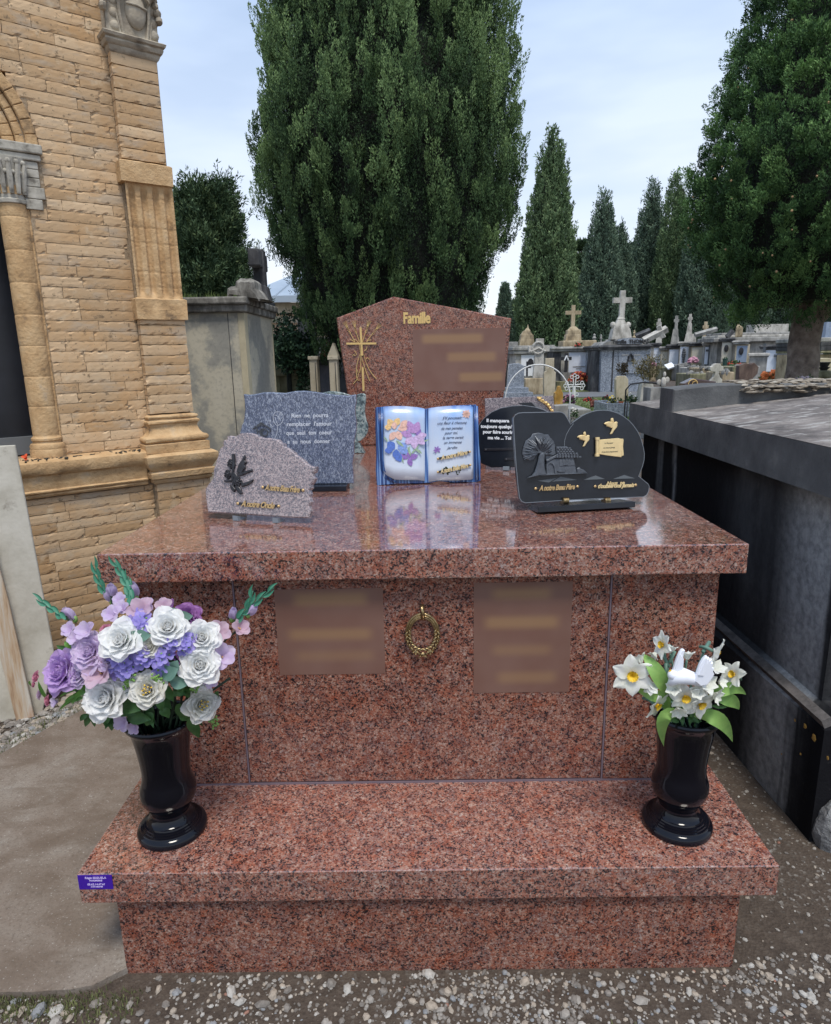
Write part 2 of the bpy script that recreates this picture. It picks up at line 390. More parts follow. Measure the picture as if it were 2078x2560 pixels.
# softened name panels
def name_panel(parent, fr, y, u0, v0, u1, v1, bands, name='name_panel'):
    a = fr.at(u0, v0); b = fr.at(u1, v1); cx, cz = (a[0]+b[0])/2, (a[1]+b[1])/2; hx, hz = abs(b[0]-a[0])/2, abs(a[1]-b[1])/2
    bl = []
    for (bu, bv, bw, bh, k) in bands:
        p = fr.at(bu, bv); s1 = fr.at(bu+bw/2, bv); s2 = fr.at(bu, bv+bh/2)
        bl.append((p[0]-cx, p[1]-cz, abs(s1[0]-p[0]), abs(p[1]-s2[1]), k))
    mt = panel_mat('honed_name_panel', bl, 0, 0, hx, hz)
    o = MB().box(-hx, hx, -.0012, .001, -hz, hz).build(name, mt, parent, world=False)
    pl = parent_loc(parent); o.location = Vector((cx, y, cz))-pl
k = 1.197
name_panel(hs, fh, YH, 862*k, 688*k, 1055*k, 815*k, [(945*k, 707*k, 125*k, 18*k, .9), (985*k, 745*k, 100*k, 18*k, .8), (1005*k, 787*k, 90*k, 18*k, .9)])
fp = tomb.children[2]
name_panel(fp, f0, YB+.002, 572*k, 1232*k, 805*k, 1407*k, [(690*k, 1252*k, 150*k, 24*k, .8), (690*k, 1325*k, 170*k, 22*k, .7), (700*k, 1370*k, 160*k, 20*k, .4)])
name_panel(fp, f0, YB+.002, 990*k, 1218*k, 1188*k, 1445*k, [(1090*k, 1240*k, 120*k, 22*k, .7), (1090*k, 1300*k, 150*k, 24*k, .8), (1090*k, 1358*k, 120*k, 20*k, .5), (1100*k, 1415*k, 120*k, 22*k, .6)])
# bronze wreath
def qw(X, Y): return f0.at(950+X/8.267, 1480+Y/8.267)
YW = YB-.006
cx, cz = qw(880, 850); rx = qw(1215, 850)[0]-cx; rz = abs(qw(880, 1250)[1]-cz)
wr = MB()
for kk, rr, th in ((.98, .0042, 0), (.88, .003, .002), (.79, .0034, 0)):
    wr.tube([(cx+rx*kk*math.cos(a), YW-th, cz+rz*kk*math.sin(a)+.002) for a in [rad(-30+i*240/28) for i in range(29)]], rr, 6)
mb = MB(); t0 = qw(880, 280); t1 = qw(880, 500)
mb.tube([(t0[0], YW+.004, t0[1]), (t0[0], YW-.008, t0[1]-.002), (t0[0], YW-.011, (t0[1]+t1[1])/2), (t0[0], YW-.007, t1[1]), (t0[0], YW+.002, t1[1]+.002)], .0065, 8)
wreath = wr.build('bronze_wreath', M_bronze, tomb, smooth=True)
mb.build('hanging_loop', M_bronze, wreath, smooth=True)
rng = random.Random(4)
mb = MB()
for s_ in (-1, 1):
    for i in range(15):
        a = rad(-90+s_*(8+i*6.5)); kk = .88+(.12 if i % 2 else -.1)
        p = Vector((cx+rx*kk*math.cos(a), YW-.006, cz+rz*kk*math.sin(a)))
        ta = a+s_*math.pi/2+(.5 if i % 2 else -.5)*s_
        R = Matrix.Rotation(-math.atan2(math.sin(ta)*rz, math.cos(ta)*rx), 3, 'Y')
        mb.ball(p, (.0095, .0028, .0034), 7, 5, rot=R)
    p = Vector((cx+s_*rx*.45, YW-.008, cz-rz*.86)); mb.ball(p, (.0075, .006, .0075), 8, 6, jit=.15, rng=rng)
    for q_ in range(4): mb.ball(p+Vector((math.cos(q_*1.6)*.006, -.003, math.sin(q_*1.6)*.006)), .0032, 6, 5)
    mb.tube([(cx, YW-.01, cz-rz*1.02), (cx+s_*.008, YW-.011, cz-rz*1.08), (cx+s_*.016, YW-.008, cz-rz*1.17)], .0026, 6, r1=.0014)
mb.ball((cx, YW-.01, cz-rz*.98), (.008, .005, .0075), 8, 6)
mb.build('laurel_leaves', M_bronze, wreath, smooth=True)
# mason's sticker on the step slab edge
fs = Frame((0, Y1, 0))
def q1(X, Y): return fs.at(180+X/13.354, 2170+Y/13.354)
M_purple = plain('violet_sticker', (.045,.008,.29), rough=.35); M_lav = plain('lavender_print', (.62,.5,.85), rough=.5)
a = q1(215, 240); b = q1(1395, 690)
st = MB().box(X1-W1/2+.0015, b[0], Y1-.0014, Y1+.0005, b[1], a[1]).build('sticker', M_purple, tomb)
mb = MB()
for s_, X, Y, sz, wdt in (('Régis SEGUELA', 790, 320, .0078, 1.05), ('MARBRERIE', 800, 410, .0058, 1.1), ('05.62.14.67.61', 820, 535, .0075, 1.0), ('31370 RIEUMES', 840, 615, .0045, 1.0)):
    p = q1(X, Y); text_into(mb, s_, sz, lambda a_, b_, c_: (p[0]+a_*wdt, Y1-.0017-c_, p[1]+b_), ext=.0002, off=.0002, shear=.1)
mb.build('print', M_lav, st)
# ---------------------------------------------------------------- plaques standing on the cover slab
Z2 = ZU
def prism_local(pts, y0, y1, name, mat, parent, inset=.002, smooth=False, sm=0, **k):
    if sm: pts = smoothpoly(pts, sm)
    return MB().prism(pts, y0, y1, inset=inset).build(name, mat, parent, world=False, smooth=smooth, **k)
def frame_on_slab(ua, va, ub, vb, tilt=0, back=0):
    a = Pz(ua, va, Z2); b = Pz(ub, vb, Z2); yaw = math.atan2(b.y-a.y, b.x-a.x); c = (a+b)/2
    f = Frame((c.x, c.y, Z2), yaw, tilt); 
    if back: f.O = f.O + Vector((f.X.y*-1, f.X.x, 0))*back
    return f
def lettering(name, fr, root, text, px, py, size, mat, f=None, y=-.001, ext=.0006, sx=1, wpx=None, **k):
    mb = MB(); p = fr.at(*f(px, py)); u_ = abs(fr.at(*f(px+100, py))[0]-p[0])/100
    size = size*u_/.7
    if wpx: k['fitw'] = wpx*u_
    rot = k.pop('rot', 0); cr_, sr_ = math.cos(rot), math.sin(rot)
    text_into(mb, text, size, lambda a_, b_, c_: (p[0]+(a_*sx)*cr_-b_*sr_, y-c_, p[1]+(a_*sx)*sr_+b_*cr_), ext=ext, **k)
    return mb.build(name, mat, root, world=False)
def mount_plate(fr, root, f, x0, y0, x1, y1, text, size, mat_t, sx=1, y=0, bar=.005, tsp=.9):
    """bronze dedication: a backing strip, end screws and raised slanted letters"""
    a = Vector(fr.at(*f(x0, y0))); b = Vector(fr.at(*f(x1, y1))); d = (b-a); L = d.length; ang = math.atan2(d.y, d.x); c = (a+b)/2
    n_ = Vector((-math.sin(ang), math.cos(ang)))*bar/2; t_ = d.normalized()*.004
    mb = MB().prism([tuple(a-n_*.7+t_), tuple(b-n_*.7-t_), tuple(b+n_*.7-t_), tuple(a+n_*.7+t_)], y-.003, y-.0002)
    o = mb.build('dedication', M_dbronze, root, world=False)
    for p in (a, b):
        mb = MB(); mb.lathe([(.0001, 0), (.0048, 0), (.0044, .002), (.002, .0035), (.0001, .004)], n=12)
        k0 = 0
        mb.v[k0:] = [(p.x+vx, y-.002-vz, p.y+vy) for vx, vy, vz in mb.v[k0:]]
        mb.build('screw', M_letter, o, world=False)
    u_ = L/abs(x1-x0)
    mb = MB(); text_into(mb, text, size*u_/.7, lambda a_, b_, c_: (c.x+(a_)*math.cos(ang)-b_*math.sin(ang), y-.0042-c_, c.y+(a_)*math.sin(ang)+b_*math.cos(ang)), ext=.0012, shear=.35, spacing=tsp, off=.0007, fitw=L*sx)
    mb.build('lettering', mat_t, o, world=False)
    return o
def q4(X, Y): return (500+X/3.774, 950+Y/3.774)
def q5(X, Y): return (920+X/2.411, 980+Y/2.411)
# blue grey wavy plaque
f = frame_on_slab(*q4(600, 1040), *q4(1400, 1030)); f.O.z = Z2
fb = Frame((0, 0, 0))
gp = f.empty('memorial_plaque', label='large wavy edged blue grey granite plaque on black base, text Rien ne pourra', cat='plaque')
a = f.at(*q4(1060, 1060), off=-.03); b = f.at(*q4(1390, 1085), off=-.03)
bx1 = b[0]; bx0 = -abs(bx1)-.02
MB().box(bx0, bx1, -.045, .055, .0005, .021).build('base', M_black, gp, world=False, bevel=.002)
out = [(412,135),(450,141),(520,135),(600,118),(680,117),(740,122),(800,125),(850,115),(900,106),(980,103),(1050,108),(1120,118),(1200,132),(1280,142),(1400,150),(1470,137),(1474,200),(1464,260),(1461,300),(1468,350),(1475,400),(1475,470),(1465,520),(1452,600),(1452,700),(1442,760),(1437,800),(1442,850),(1447,900),(1450,990),(1200,995),(900,995),(420,985),(425,900),(400,800),(375,700),(370,600),(378,500),(395,430),(410,400),(420,340),(424,280),(420,210)]
pts = [f.at(*q4(*p)) for p in out]
pts = [(x_, max(z_, .0215)) for x_, z_ in pts]
slab = prism_local(pts, 0, .028, 'stone', M_blue, gp, inset=.003)
M_grey_t = plain('pale_engraved_letters', (.62,.66,.72), rough=.6)
for t, X, Y, wp in (('Rien  ne  pourra', 1037, 335, 348), ("remplacer  l'amour", 1030, 415, 425), ('que  seul  ton  coeur', 1028, 498, 431), ('a  su  nous  donner', 1025, 580, 403)):
    lettering('engraving', f, gp, t, X, Y, 38, M_grey_t, q4, wpx=wp, off=.0003, y=-.0008, ext=.0004)
# engraved rose outline and bronze ornament
mb = MB()
def qg(X, Y): return f.at(*q4(X, Y))
for p0, p1, p2 in [((690,340),(700,290),(750,300)),((750,300),(790,310),(785,360)),((785,360),(780,420),(730,430)),((730,430),(690,410),(690,340)),((710,350),(720,400),(740,425)),((760,310),(740,340),(745,380)),((700,330),(740,330),(760,380)),((730,430),(740,500),(700,560)),((665,380),(650,430),(690,440))]:
    seg(mb, bez(p0, p1, p2, 5), .0012, -.0012, .0004, f=qg)
mb.build('engraved_rose', M_grey_t, gp, world=False)
mb = MB()
for p0, p1, p2 in [((500,460),(560,430),(600,405)),((520,430),(560,480),(540,500)),((570,400),(600,420),(640,440)),((640,440),(680,460),(660,490)),((560,480),(600,440),(640,480)),((640,480),(650,520),(600,525)),((590,525),(550,500),(590,460)),((540,430),(580,390),(600,430)),((600,470),(570,500),(600,520))]:
    seg(mb, bez(p0, p1, p2, 5), .0042, -.005, -.0004, f=qg)
mb.build('bronze_ornament', M_dbronze2, gp, world=False)
# mottled green plaque behind
f = frame_on_slab(*q4(1300, 690), *q4(1552, 690))
gp = f.empty('memorial_plaque', label='mottled green stone plaque on a splayed foot behind the blue grey plaque', cat='plaque')
out = [(1100,150),(1150,122),(1200,110),(1250,106),(1330,115),(1390,135),(1450,150),(1500,128),(1556,128),(1564,160),(1560,220),(1552,280),(1555,330),(1568,380),(1584,430),(1586,470),(1575,510),(1545,550),(1500,585),(1400,600),(1250,600),(1120,560),(1100,300)]
prism_local([f.at(*q4(*p)) for p in out], 0, .022, 'stone', M_green, gp, inset=.003, sm=1)
ft = [f.at(*q4(*p)) for p in [(1360,600),(1500,590),(1552,690),(1310,690)]]
prism_local([(x_, max(z_, .001)) for x_, z_ in ft], -.012, .034, 'foot', M_green, gp)
# ragged pink granite plaque on grey feet
f = frame_on_slab(*q4(400, 1330), *q4(760, 1350), tilt=rad(12)); 
pk = f.empty('memorial_plaque', label='small rough edged pinkish grey granite plaque with bronze roses on two grey feet', cat='plaque')
out = [(45,1055),(52,1020),(70,990),(95,960),(118,925),(125,880),(122,850),(140,800),(150,760),(168,710),(170,690),(185,645),(215,622),(210,590),(222,566),(250,560),(252,530),(285,524),(330,530),(360,515),(400,500),(440,497),(490,500),(540,520),(575,535),(600,548),(650,545),(685,550),(700,558),(735,560),(752,580),(790,600),(795,625),(830,640),(850,655),(885,680),(900,705),(950,735),(985,765),(1000,785),(1035,805),(1065,818),(1095,815),(1092,845),(1085,870),(1062,880),(1065,905),(1085,930),(1070,960),(1048,990),(1052,1020),(1030,1040),(1042,1075),(1035,1110),(1048,1150),(1030,1190),(1042,1240),(1030,1280),(1025,1305),(860,1300),(700,1290),(520,1278),(350,1265),(200,1257),(70,1250),(62,1200),(52,1130)]
stone = prism_local([f.at(*q4(*p)) for p in out], 0, .024, 'stone', M_pinkgrey, pk, inset=.004)
for X in (345, 722):
    a = f.at(*q4(X, 1290))
    mb = MB().add([(a[0]-.0095, -.006, .0), (a[0]+.0095, -.006, .0), (a[0]+.0095, .055, 0), (a[0]-.0095, .055, 0), (a[0]-.0085, -.010, .016), (a[0]+.0085, -.010, .016), (a[0]+.0085, .04, .010), (a[0]-.0085, .04, .010)], [(0,3,2,1),(4,5,6,7),(0,1,5,4),(1,2,6,5),(2,3,7,6),(3,0,4,7)])
    mb.build('foot', M_alu, pk, world=False)
mount_plate(f, pk, q4, 595, 1012, 975, 1040, 'A notre Beau Frère', 50, M_letter, sx=.86, bar=.011)
mount_plate(f, pk, q4, 360, 1165, 745, 1190, 'A notre Oncle', 50, M_letter, sx=.82, bar=.011)
# roses and bird relief
mb = MB(); rng = random.Random(3)
def qp(X, Y): return f.at(*q4(X, Y))
for X, Y, r in ((300,790,42),(272,890,42),(360,960,48)):
    c = qp(X, Y); R_ = r/3.774/745
    for k_ in range(16):
        a_ = k_*2.4; d_ = R_*.9*math.sqrt(k_/16)
        rot = Matrix.Rotation(a_, 3, 'Y') @ Matrix.Rotation(.5, 3, 'X')
        mb.ball((c[0]+math.cos(a_)*d_, -.006+.004*k_/16, c[1]+math.sin(a_)*d_), (R_*.38, .003, R_*.24), 7, 5, rot=rot)
    mb.ball((c[0], -.007, c[1]), R_*.25, 7, 5)
seg(mb, bez((320,700),(330,760),(325,820)), .008, -.007, -.0005, f=qp)
seg(mb, bez((325,820),(300,900),(330,1040)), .006, -.006, -.0005, f=qp)
for pl in ([(352,870),(370,800),(400,760),(430,705),(437,730),(428,760),(448,775),(428,800),(440,825),(420,850),(400,885)], [(370,880),(420,862),(500,843),(508,862),(470,872),(440,885),(400,905),(375,905)], [(235,940),(270,950),(300,940),(330,900),(350,925),(300,965),(240,965)], [(395,975),(430,968),(470,955),(512,935),(505,960),(450,995),(400,1010)], [(290,985),(320,1000),(345,1030),(330,1060),(300,1030)], [(340,1000),(385,1010),(400,1045),(410,1070),(385,1078),(360,1050)], [(320,870),(350,880),(372,930),(365,985),(330,980),(318,930)]):
    mb.prism([qp(*p) for p in pl], -.0075, -.0004, inset=.0018)
mb.build('bronze_roses', M_dbronze, pk, world=False, smooth='auto')
# open book plaque
f = frame_on_slab(*q5(60, 566), *q5(665, 546), tilt=rad(8))
bk = f.empty('memorial_book', label='porcelain open book with painted irises and a French verse', cat='plaque')
def book_mat(name, right):
    s = NT(name); v = s.tc.outputs['Object']; sp = s.n('ShaderNodeSeparateXYZ'); s.l(v, sp.inputs[0])
    nz = s.noise(s.coord((1,1,.12)), 60, 2)
    return s, sp, nz
s = NT('painted_page'); g_ = s.coord(); sp = s.n('ShaderNodeSeparateXYZ'); s.l(s.tc.outputs['Generated'], sp.inputs[0])
edge = s.ramp(sp.outputs[2], [(0, (.55,.6,.7)), (.1, (.62,.68,.76)), (.6, (.42,.55,.75)), (.93, (.25,.42,.74)), (1, (.06,.14,.4))])
s.col(s.mix(edge, (.55,.6,.68), s.ramp(s.noise(s.coord((1,1,.3)), 14, 2), [(.35, 0.), (.65, .7)]))); s.set(Roughness=.22)
M_page = s.m
s = NT('blue_page_edges'); nz = s.noise(s.coord((140,140,3), (0,rad(4),0)), 1.0, 2)
s.col(s.ramp(nz, [(.3, (.003,.01,.05)), (.5, (.02,.07,.25)), (.62, (.12,.25,.5)), (.72, (.5,.6,.75))])); s.set(Roughness=.25); M_edge = s.m
bo = [(45,95),(100,86),(200,83),(280,90),(350,101),(400,90),(520,80),(655,75),(662,160),(668,280),(680,400),(681,535),(650,546),(580,543),(520,547),(430,537),(380,548),(300,552),(180,553),(55,566),(48,480),(50,380),(46,240)]
prism_local([f.at(*q5(*p)) for p in bo], .006, .03, 'cover', M_edge, bk, inset=.002)
def page(us, vs_, name):
    """curved page: columns at given px x, top/bottom y"""
    mb = MB(); n = len(us)-1; cols = []
    for (X, Yt, Yb, yy) in us:
        a = f.at(*q5(X, Yt)); b = f.at(*q5(X, Yb)); cols.append((a, b, yy))
    vsx = []; fs_ = []; nz_ = 6
    for (a, b, yy) in cols:
        for k_ in range(nz_+1):
            t = k_/nz_; vsx.append((b[0]+(a[0]-b[0])*t, yy, b[1]+(a[1]-b[1])*t))
    for i in range(n):
        for k_ in range(nz_): o_ = i*(nz_+1)+k_; fs_.append((o_, o_+nz_+1, o_+nz_+2, o_+1))
    mb.add(vsx, fs_); o = mb.build(name, M_page, bk, world=False, smooth=True)
    md = o.modifiers.new('solid', 'SOLIDIFY'); md.thickness = .004; md.offset = -1
    return o
page([(95,88,480,.0),(110,87,500,-.003),(160,85,527,-.006),(230,86,530,-.007),(300,92,530,-.004),(335,98,535,.002),(353,104,540,.010)], None, 'page')
page([(353,104,540,.010),(375,96,541,.003),(420,90,532,-.004),(500,84,533,-.007),(580,82,530,-.006),(620,85,528,-.003),(636,90,522,.001)], None, 'page')
for k_ in range(8):      # leaf block edges, left curl and right
    mb = MB(); X = 88-k_*5
    P_ = [(X+4, 90), (X, 250), (X+2, 400), (X+12+k_, 470), (X+40, 520), (X+85, 545)]
    a = [f.at(*q5(*p)) for p in P_]
    mb.tube([(p[0], .0+.0016*k_, p[1]) for p in a], .0032, 5); mb.build('page_edge', M_edge, bk, world=False, smooth=True)
for k_ in range(5):
    mb = MB(); X = 642+k_*5
    a = [f.at(*q5(*p)) for p in [(X, 84), (X+4, 250), (X+8, 400), (X+8, 530)]]
    mb.tube([(p[0], .0+.002*k_, p[1]) for p in a], .003, 5); mb.build('page_edge', M_edge, bk, world=False, smooth=True)
def paint(c): return plain('painted_flower', c, rough=.3, noise=.35, nscale=120)
cols = dict(y=(.74,.50,.22), p=(.72,.45,.36), m=(.42,.24,.50), v=(.25,.14,.42), b=(.08,.16,.50), b2=(.2,.3,.62), g=(.28,.40,.26), l=(.54,.40,.62), w=(.75,.6,.55))
PM = {k_: paint(c) for k_, c in cols.items()}
def petal_flat(mb, X, Y, ln, wd, ang, y):
    c = f.at(*q5(X, Y)); s_ = 1/2.411/640; pts = []
    for i in range(14):
        t = 2*math.pi*i/14; px = ln*s_/2*(1+math.cos(t)); pz = wd*s_/2*math.sin(t)*(.5+.5*math.sin(min(math.pi, max(0, px/(ln*s_)*math.pi))))*1.2
        pts.append((c[0]+px*math.cos(ang)-pz*math.sin(ang), c[1]+px*math.sin(ang)+pz*math.cos(ang)))
    mb.prism(pts, y-.0006, y+.0005)
groups = {'y': [(150,205,50,34,2.2),(160,205,55,34,1.0),(140,215,40,30,3.0)], 'p': [(180,225,65,36,.2),(175,235,60,36,-1.2),(165,240,60,34,-2.2),(160,225,45,30,1.6),(195,215,60,32,.8)],
 'm': [(270,250,80,42,1.9),(280,250,75,40,1.2),(265,265,70,36,2.8)], 'v': [(290,260,45,30,.9),(245,400,60,30,.3),(240,400,55,30,2.7),(243,400,50,28,-1.2),(245,395,40,26,1.4)], 'l': [(280,265,80,40,-.7),(275,270,75,38,-1.5),(270,270,65,36,-2.4),(295,270,60,34,.2)],
 'b': [(160,345,60,44,2.3),(170,345,60,40,-1.6),(165,360,70,40,-1.1),(150,350,50,34,3.2)], 'b2': [(180,345,60,40,.6),(190,355,60,36,-.2),(205,345,45,34,1.0)],
 'g': [(230,390,70,10,1.2),(225,400,80,10,1.8),(250,385,90,9,.8),(215,430,70,9,1.9),(215,330,60,14,2.4),(285,340,50,14,-.7),(240,330,60,12,-1.3),(120,300,40,8,2.2),(330,300,40,8,.3)]}
groups['v'], groups['v2'] = groups['v'][1:], groups['v'][:1]; PM['v2'] = PM['v']; groups['g2'] = groups['g'][-2:-1]; groups['g3'] = groups['g'][-1:]; groups['g'] = groups['g'][:-2]; PM['g2'] = PM['g3'] = PM['g']
for kk, lst in groups.items():
    mb = MB()
    for i, (X, Y, a_, b_, c_) in enumerate(lst): petal_flat(mb, X, Y, a_, b_, c_, -.0075-.0003*i-(.0004 if kk[0] != 'g' else 0))
    mb.build('painted_iris' if kk[0] != 'g' else 'painted_stem', PM[kk], bk, world=False)
mb = MB()
for i in range(9): petal_flat(mb, 592, 132, 26+4*(i % 2), 10, i*.7+.3, -.0075)
mb.build('painted_blossom', PM['p'], bk, world=False)
mb = MB()
for i, a_ in enumerate((.3, 1.2, 2.2, 3.4, 4.2, 5.6)): petal_flat(mb, 415, 348, 24, 9, a_, -.0065)
mb.build('painted_blossom', PM['v'], bk, world=False)
M_ink = plain('dark_blue_ink', (.03,.04,.10), rough=.5)
for t, X, Y, wp in (("S'il poussait", 503, 157, 118), ('une fleur à chacune', 503, 187, 178), ('de mes pensées', 503, 219, 130), ('pour toi,', 500, 247, 80), ('la terre serait', 510, 275, 128), ('un immense', 508, 304, 108), ('jardin', 505, 336, 64)):
    lettering('verse', f, bk, t, X, Y, 17, M_ink, q5, shear=.5, y=-.0078, ext=.0003, wpx=wp)
mount_plate(f, bk, q5, 420, 402, 612, 360, 'A notre Mère', 26, M_gold2, sx=.84, y=-.008, bar=.012)
mount_plate(f, bk, q5, 420, 482, 615, 440, 'A notre Belle Mère', 26, M_gold2, sx=.86, y=-.008, bar=.012)
M_moss = plain('dark_moss', (.03,.04,.012), rough=.95, noise=.5, nscale=200, bump=.8, bscale=400)
rng = random.Random(9); mb = MB()
for i in range(40):
    a = f.at(*q5(500+rng.uniform(-48, 58), 474+rng.uniform(-22, 22)))
    mb.ball((a[0], -.007, a[1]), (rng.uniform(.002, .005), .002, rng.uniform(.002, .004)), 6, 4, jit=.3, rng=rng)
mb.build('moss_patch', M_moss, bk, world=False)
# round black plaque with verse
f = frame_on_slab(*q5(700, 468), *q5(850, 474), tilt=rad(6))
rd = f.empty('memorial_plaque', label='round topped black plaque behind the book with white text Il manquera toujours', cat='plaque')
out = [(680,430),(668,330),(664,260),(668,200),(700,158),(745,122),(800,98),(870,85),(940,82),(1010,92),(1060,108),(1110,133),(1150,170),(1180,210),(1195,260),(1195,330),(1190,420),(1130,452),(945,452),(745,455)]
prism_local([f.at(*q5(*p)) for p in out], 0, .02, 'stone', M_black, rd, inset=.002)
mb = MB(); P_ = [f.at(*q5(*p)) for p in out]
mb.tube([(p[0], .001, p[1]) for p in P_[2:14]], .0016, 5); mb.build('polished_edge', M_blackedge, rd, world=False)
for t, X, Y, wp in (('Il manquera', 783, 173, 138), ("toujours quelqu'un", 790, 209, 222), ('pour faire sourire', 790, 242, 195), ('ma vie ... Toi', 793, 277, 142)):
    lettering('verse', f, rd, t, X, Y, 19, M_white, q5, y=-.0009, off=.0008, wpx=wp)
for (a0, b0, a1, b1) in ((712,347,890,343),(835,405,930,402)):
    a = Vector(f.at(*q5(a0, b0))); b = Vector(f.at(*q5(a1, b1)))
    o = MB().prism([(a.x-.008, a.y-.0055), (b.x+.008, b.y-.0055), (b.x+.008, b.y+.0055), (a.x-.008, a.y+.0055)], -.003, -.0004, inset=.001).build('blank_strip', M_dbronze, rd, world=False)
    mb = MB(); mb.ball((a.x, -.0035, a.y), (.0035, .002, .0035), 8, 6); mb.build('screw', M_dbronze2, o, world=False, smooth=True)
for X in (835, 1080):
    a = f.at(*q5(X, 460)); MB().box(a[0]-.014, a[0]+.014, -.012, .03, .0005, .018).build('foot', M_alu, rd, world=False, bevel=.002)
# grey pink plaque with golden crucifix
f = frame_on_slab(*q5(735, 340), *q5(1100, 330), tilt=rad(4)); f.O = Vector((f.O.x, 3.45, Z2)); f.yaw = rad(2)
f = Frame(f.O, rad(2), rad(4))
gc = f.empty('memorial_plaque', label='grey pink granite plaque with gilded crucifix leaning beside the red headstone', cat='plaque')
p0 = [f.at(*q5(*p)) for p in [(705,38),(1118,22),(1126,116)]]
pl = [p0[0], p0[1], p0[2], (p0[2][0]-.0, .002), (p0[0][0]+.008, .002)]
prism_local(pl, 0, .025, 'stone', M_greypink, gc, inset=.002)
prism_local([f.at(*q5(*p)) for p in [(903,66),(985,62),(1040,116),(1052,140),(980,150),(930,78)]], -.0012, .001, 'polished_inlay', M_black, gc, inset=.0005)
prism_local([f.at(*q5(*p)) for p in [(985,62),(1000,62),(1070,110),(1062,128),(1040,118)]], -.0012, .001, 'grey_inlay', plain('flat_grey_stone', (.16,.16,.17), .5), gc, inset=.0005)
mb = MB()
def qc(X, Y): return f.at(*q5(X, Y))
seg(mb, bez((1028,42),(1060,62),(1078,70)), .012, -.012, -.002, f=qc); seg(mb, bez((1078,70),(1095,95),(1103,112)), .014, -.012, -.002, f=qc, w1=.008)
for X, Y, r in ((1032,42,.0085),(1052,50,.007),(1070,66,.010),(1085,80,.010),(1095,95,.0085),(1107,112,.009)):
    a = qc(X, Y); mb.ball((a[0], -.012, a[1]), (r, .007, r*.85), 8, 6)
seg(mb, [(1018,32),(1045,34)], .009, -.01, -.001, f=qc); seg(mb, [(1098,118),(1118,116)], .009, -.01, -.001, f=qc)
mb.build('golden_crucifix', M_gold, gc, world=False, smooth='auto')
# house and tree plaque
f = frame_on_slab(*q5(1025, 742), *q5(1612, 708), tilt=rad(7), back=.055)
hq = f.empty('memorial_plaque', label='black plaque with bronze tree and cottage, gilded doves and scroll, on a black stand', cat='plaque')
fs_ = Frame(f.O, f.yaw, 0)
a = fs_.at(*q5(1027, 748), off=-.055); b = fs_.at(*q5(1612, 716), off=-.055)
MB().box(a[0], b[0], -.055, .05, .0005, .019).build('stand', M_black, hq, world=False, bevel=.002)
out = [(878,175),(880,152),(890,138),(908,128),(935,125),(1050,123),(1155,121),(1172,124),(1186,134),(1200,155),(1222,195),(1240,180),(1262,165),(1290,145),(1320,130),(1350,119),(1385,112),(1420,110),(1450,112),(1480,119),(1510,130),(1540,146),(1572,170),(1600,200),(1625,235),(1645,275),(1660,330),(1667,370),(1665,410),(1655,450),(1632,508),(1690,555),(1697,570),(1692,600),(1680,622),(1660,632),(1400,642),(1200,652),(950,668),(928,660),(915,640),(905,560),(895,450),(885,300)]
stn = prism_local([f.at(*q5(*p)) for p in out], 0, .02, 'stone', M_black, hq, inset=.0015)
mb = MB(); P_ = [f.at(*q5(*p)) for p in out]
mb.tube([(p[0], .001, p[1]) for p in P_+[P_[0]]], .0014, 5); mb.build('polished_edge', M_blackedge, stn, world=False)
mb = MB(); mb.tube([(lambda p: (p[0], -.0004, p[1]))(f.at(*q5(*p))) for p in [(1240,190),(1215,222),(1197,255),(1186,290),(1183,330)]], .0010, 4); mb.build('disc_edge', M_blackedge, stn, world=False)
for X in (1187, 1437):
    a = f.at(*q5(X, 660)); mb = MB()
    mb.tube([(a[0]-.009, -.006, a[1]+.003), (a[0]+.009, -.006, a[1]+.003)], .0105, 12); mb.box(a[0]-.008, a[0]+.008, -.006, .022, .019, a[1]+.006)
    for t in range(5): mb.tube([(a[0]-.007+t*.0035, -.006, a[1]+.003), (a[0]-.006+t*.0035, -.006, a[1]+.003)], .0113, 12)
    mb.build('bronze_clamp', M_bronze, hq, world=False, smooth='auto')
def qh(X, Y): return (1280+X/8.68, 1060+Y/8.68)
def qhl(X, Y): return f.at(*qh(X, Y))
# tree relief
mb = MB()
mb.prism([qhl(*p) for p in [(315,1165),(420,1110),(480,1030),(520,900),(550,800),(565,700),(600,640),(650,610),(700,640),(690,720),(680,820),(690,930),(720,1060),(760,1085),(700,1115),(560,1130),(420,1165)]], -.014, -.0004, inset=.004)
rng = random.Random(12)
cxy = (600, 600)
for i in range(110):
    a_ = rng.uniform(-.35, math.pi+.45); r0 = rng.uniform(60, 150); r1 = rng.uniform(250, 385)*(1.0 if a_ > .6 else .82)
    if a_ < .2: r1 *= .9
    x0, y0 = cxy[0]+r0*math.cos(a_)*.8, cxy[1]-r0*math.sin(a_)*.9+30; x1, y1 = cxy[0]+r1*math.cos(a_)*(1.0), cxy[1]-r1*math.sin(a_)*1.02+20
    P0 = qhl(x0, y0); P1 = qhl((x0+x1)/2, (y0+y1)/2-12); P2 = qhl(x1, y1); d_ = rng.uniform(.008, .015)
    mb.tube([(P0[0], -.006, P0[1]), (P1[0], -d_, P1[1]), (P2[0], -.004, P2[1])], [.0012, .0026, .0016], 5)
crown = [(210,640),(250,470),(290,360),(400,280),(440,210),(560,185),(650,200),(690,225),(780,225),(830,300),(900,370),(930,450),(940,560),(960,650),(870,700),(830,790),(760,820),(700,740),(700,660),(560,640),(500,720),(470,780),(380,800),(300,760),(250,720)]
mb.prism([qhl(*p) for p in crown], -.006, -.0004, inset=.003)
mb.build('tree_relief', M_dbronze2, hq, world=False, smooth='auto')
mb = MB()
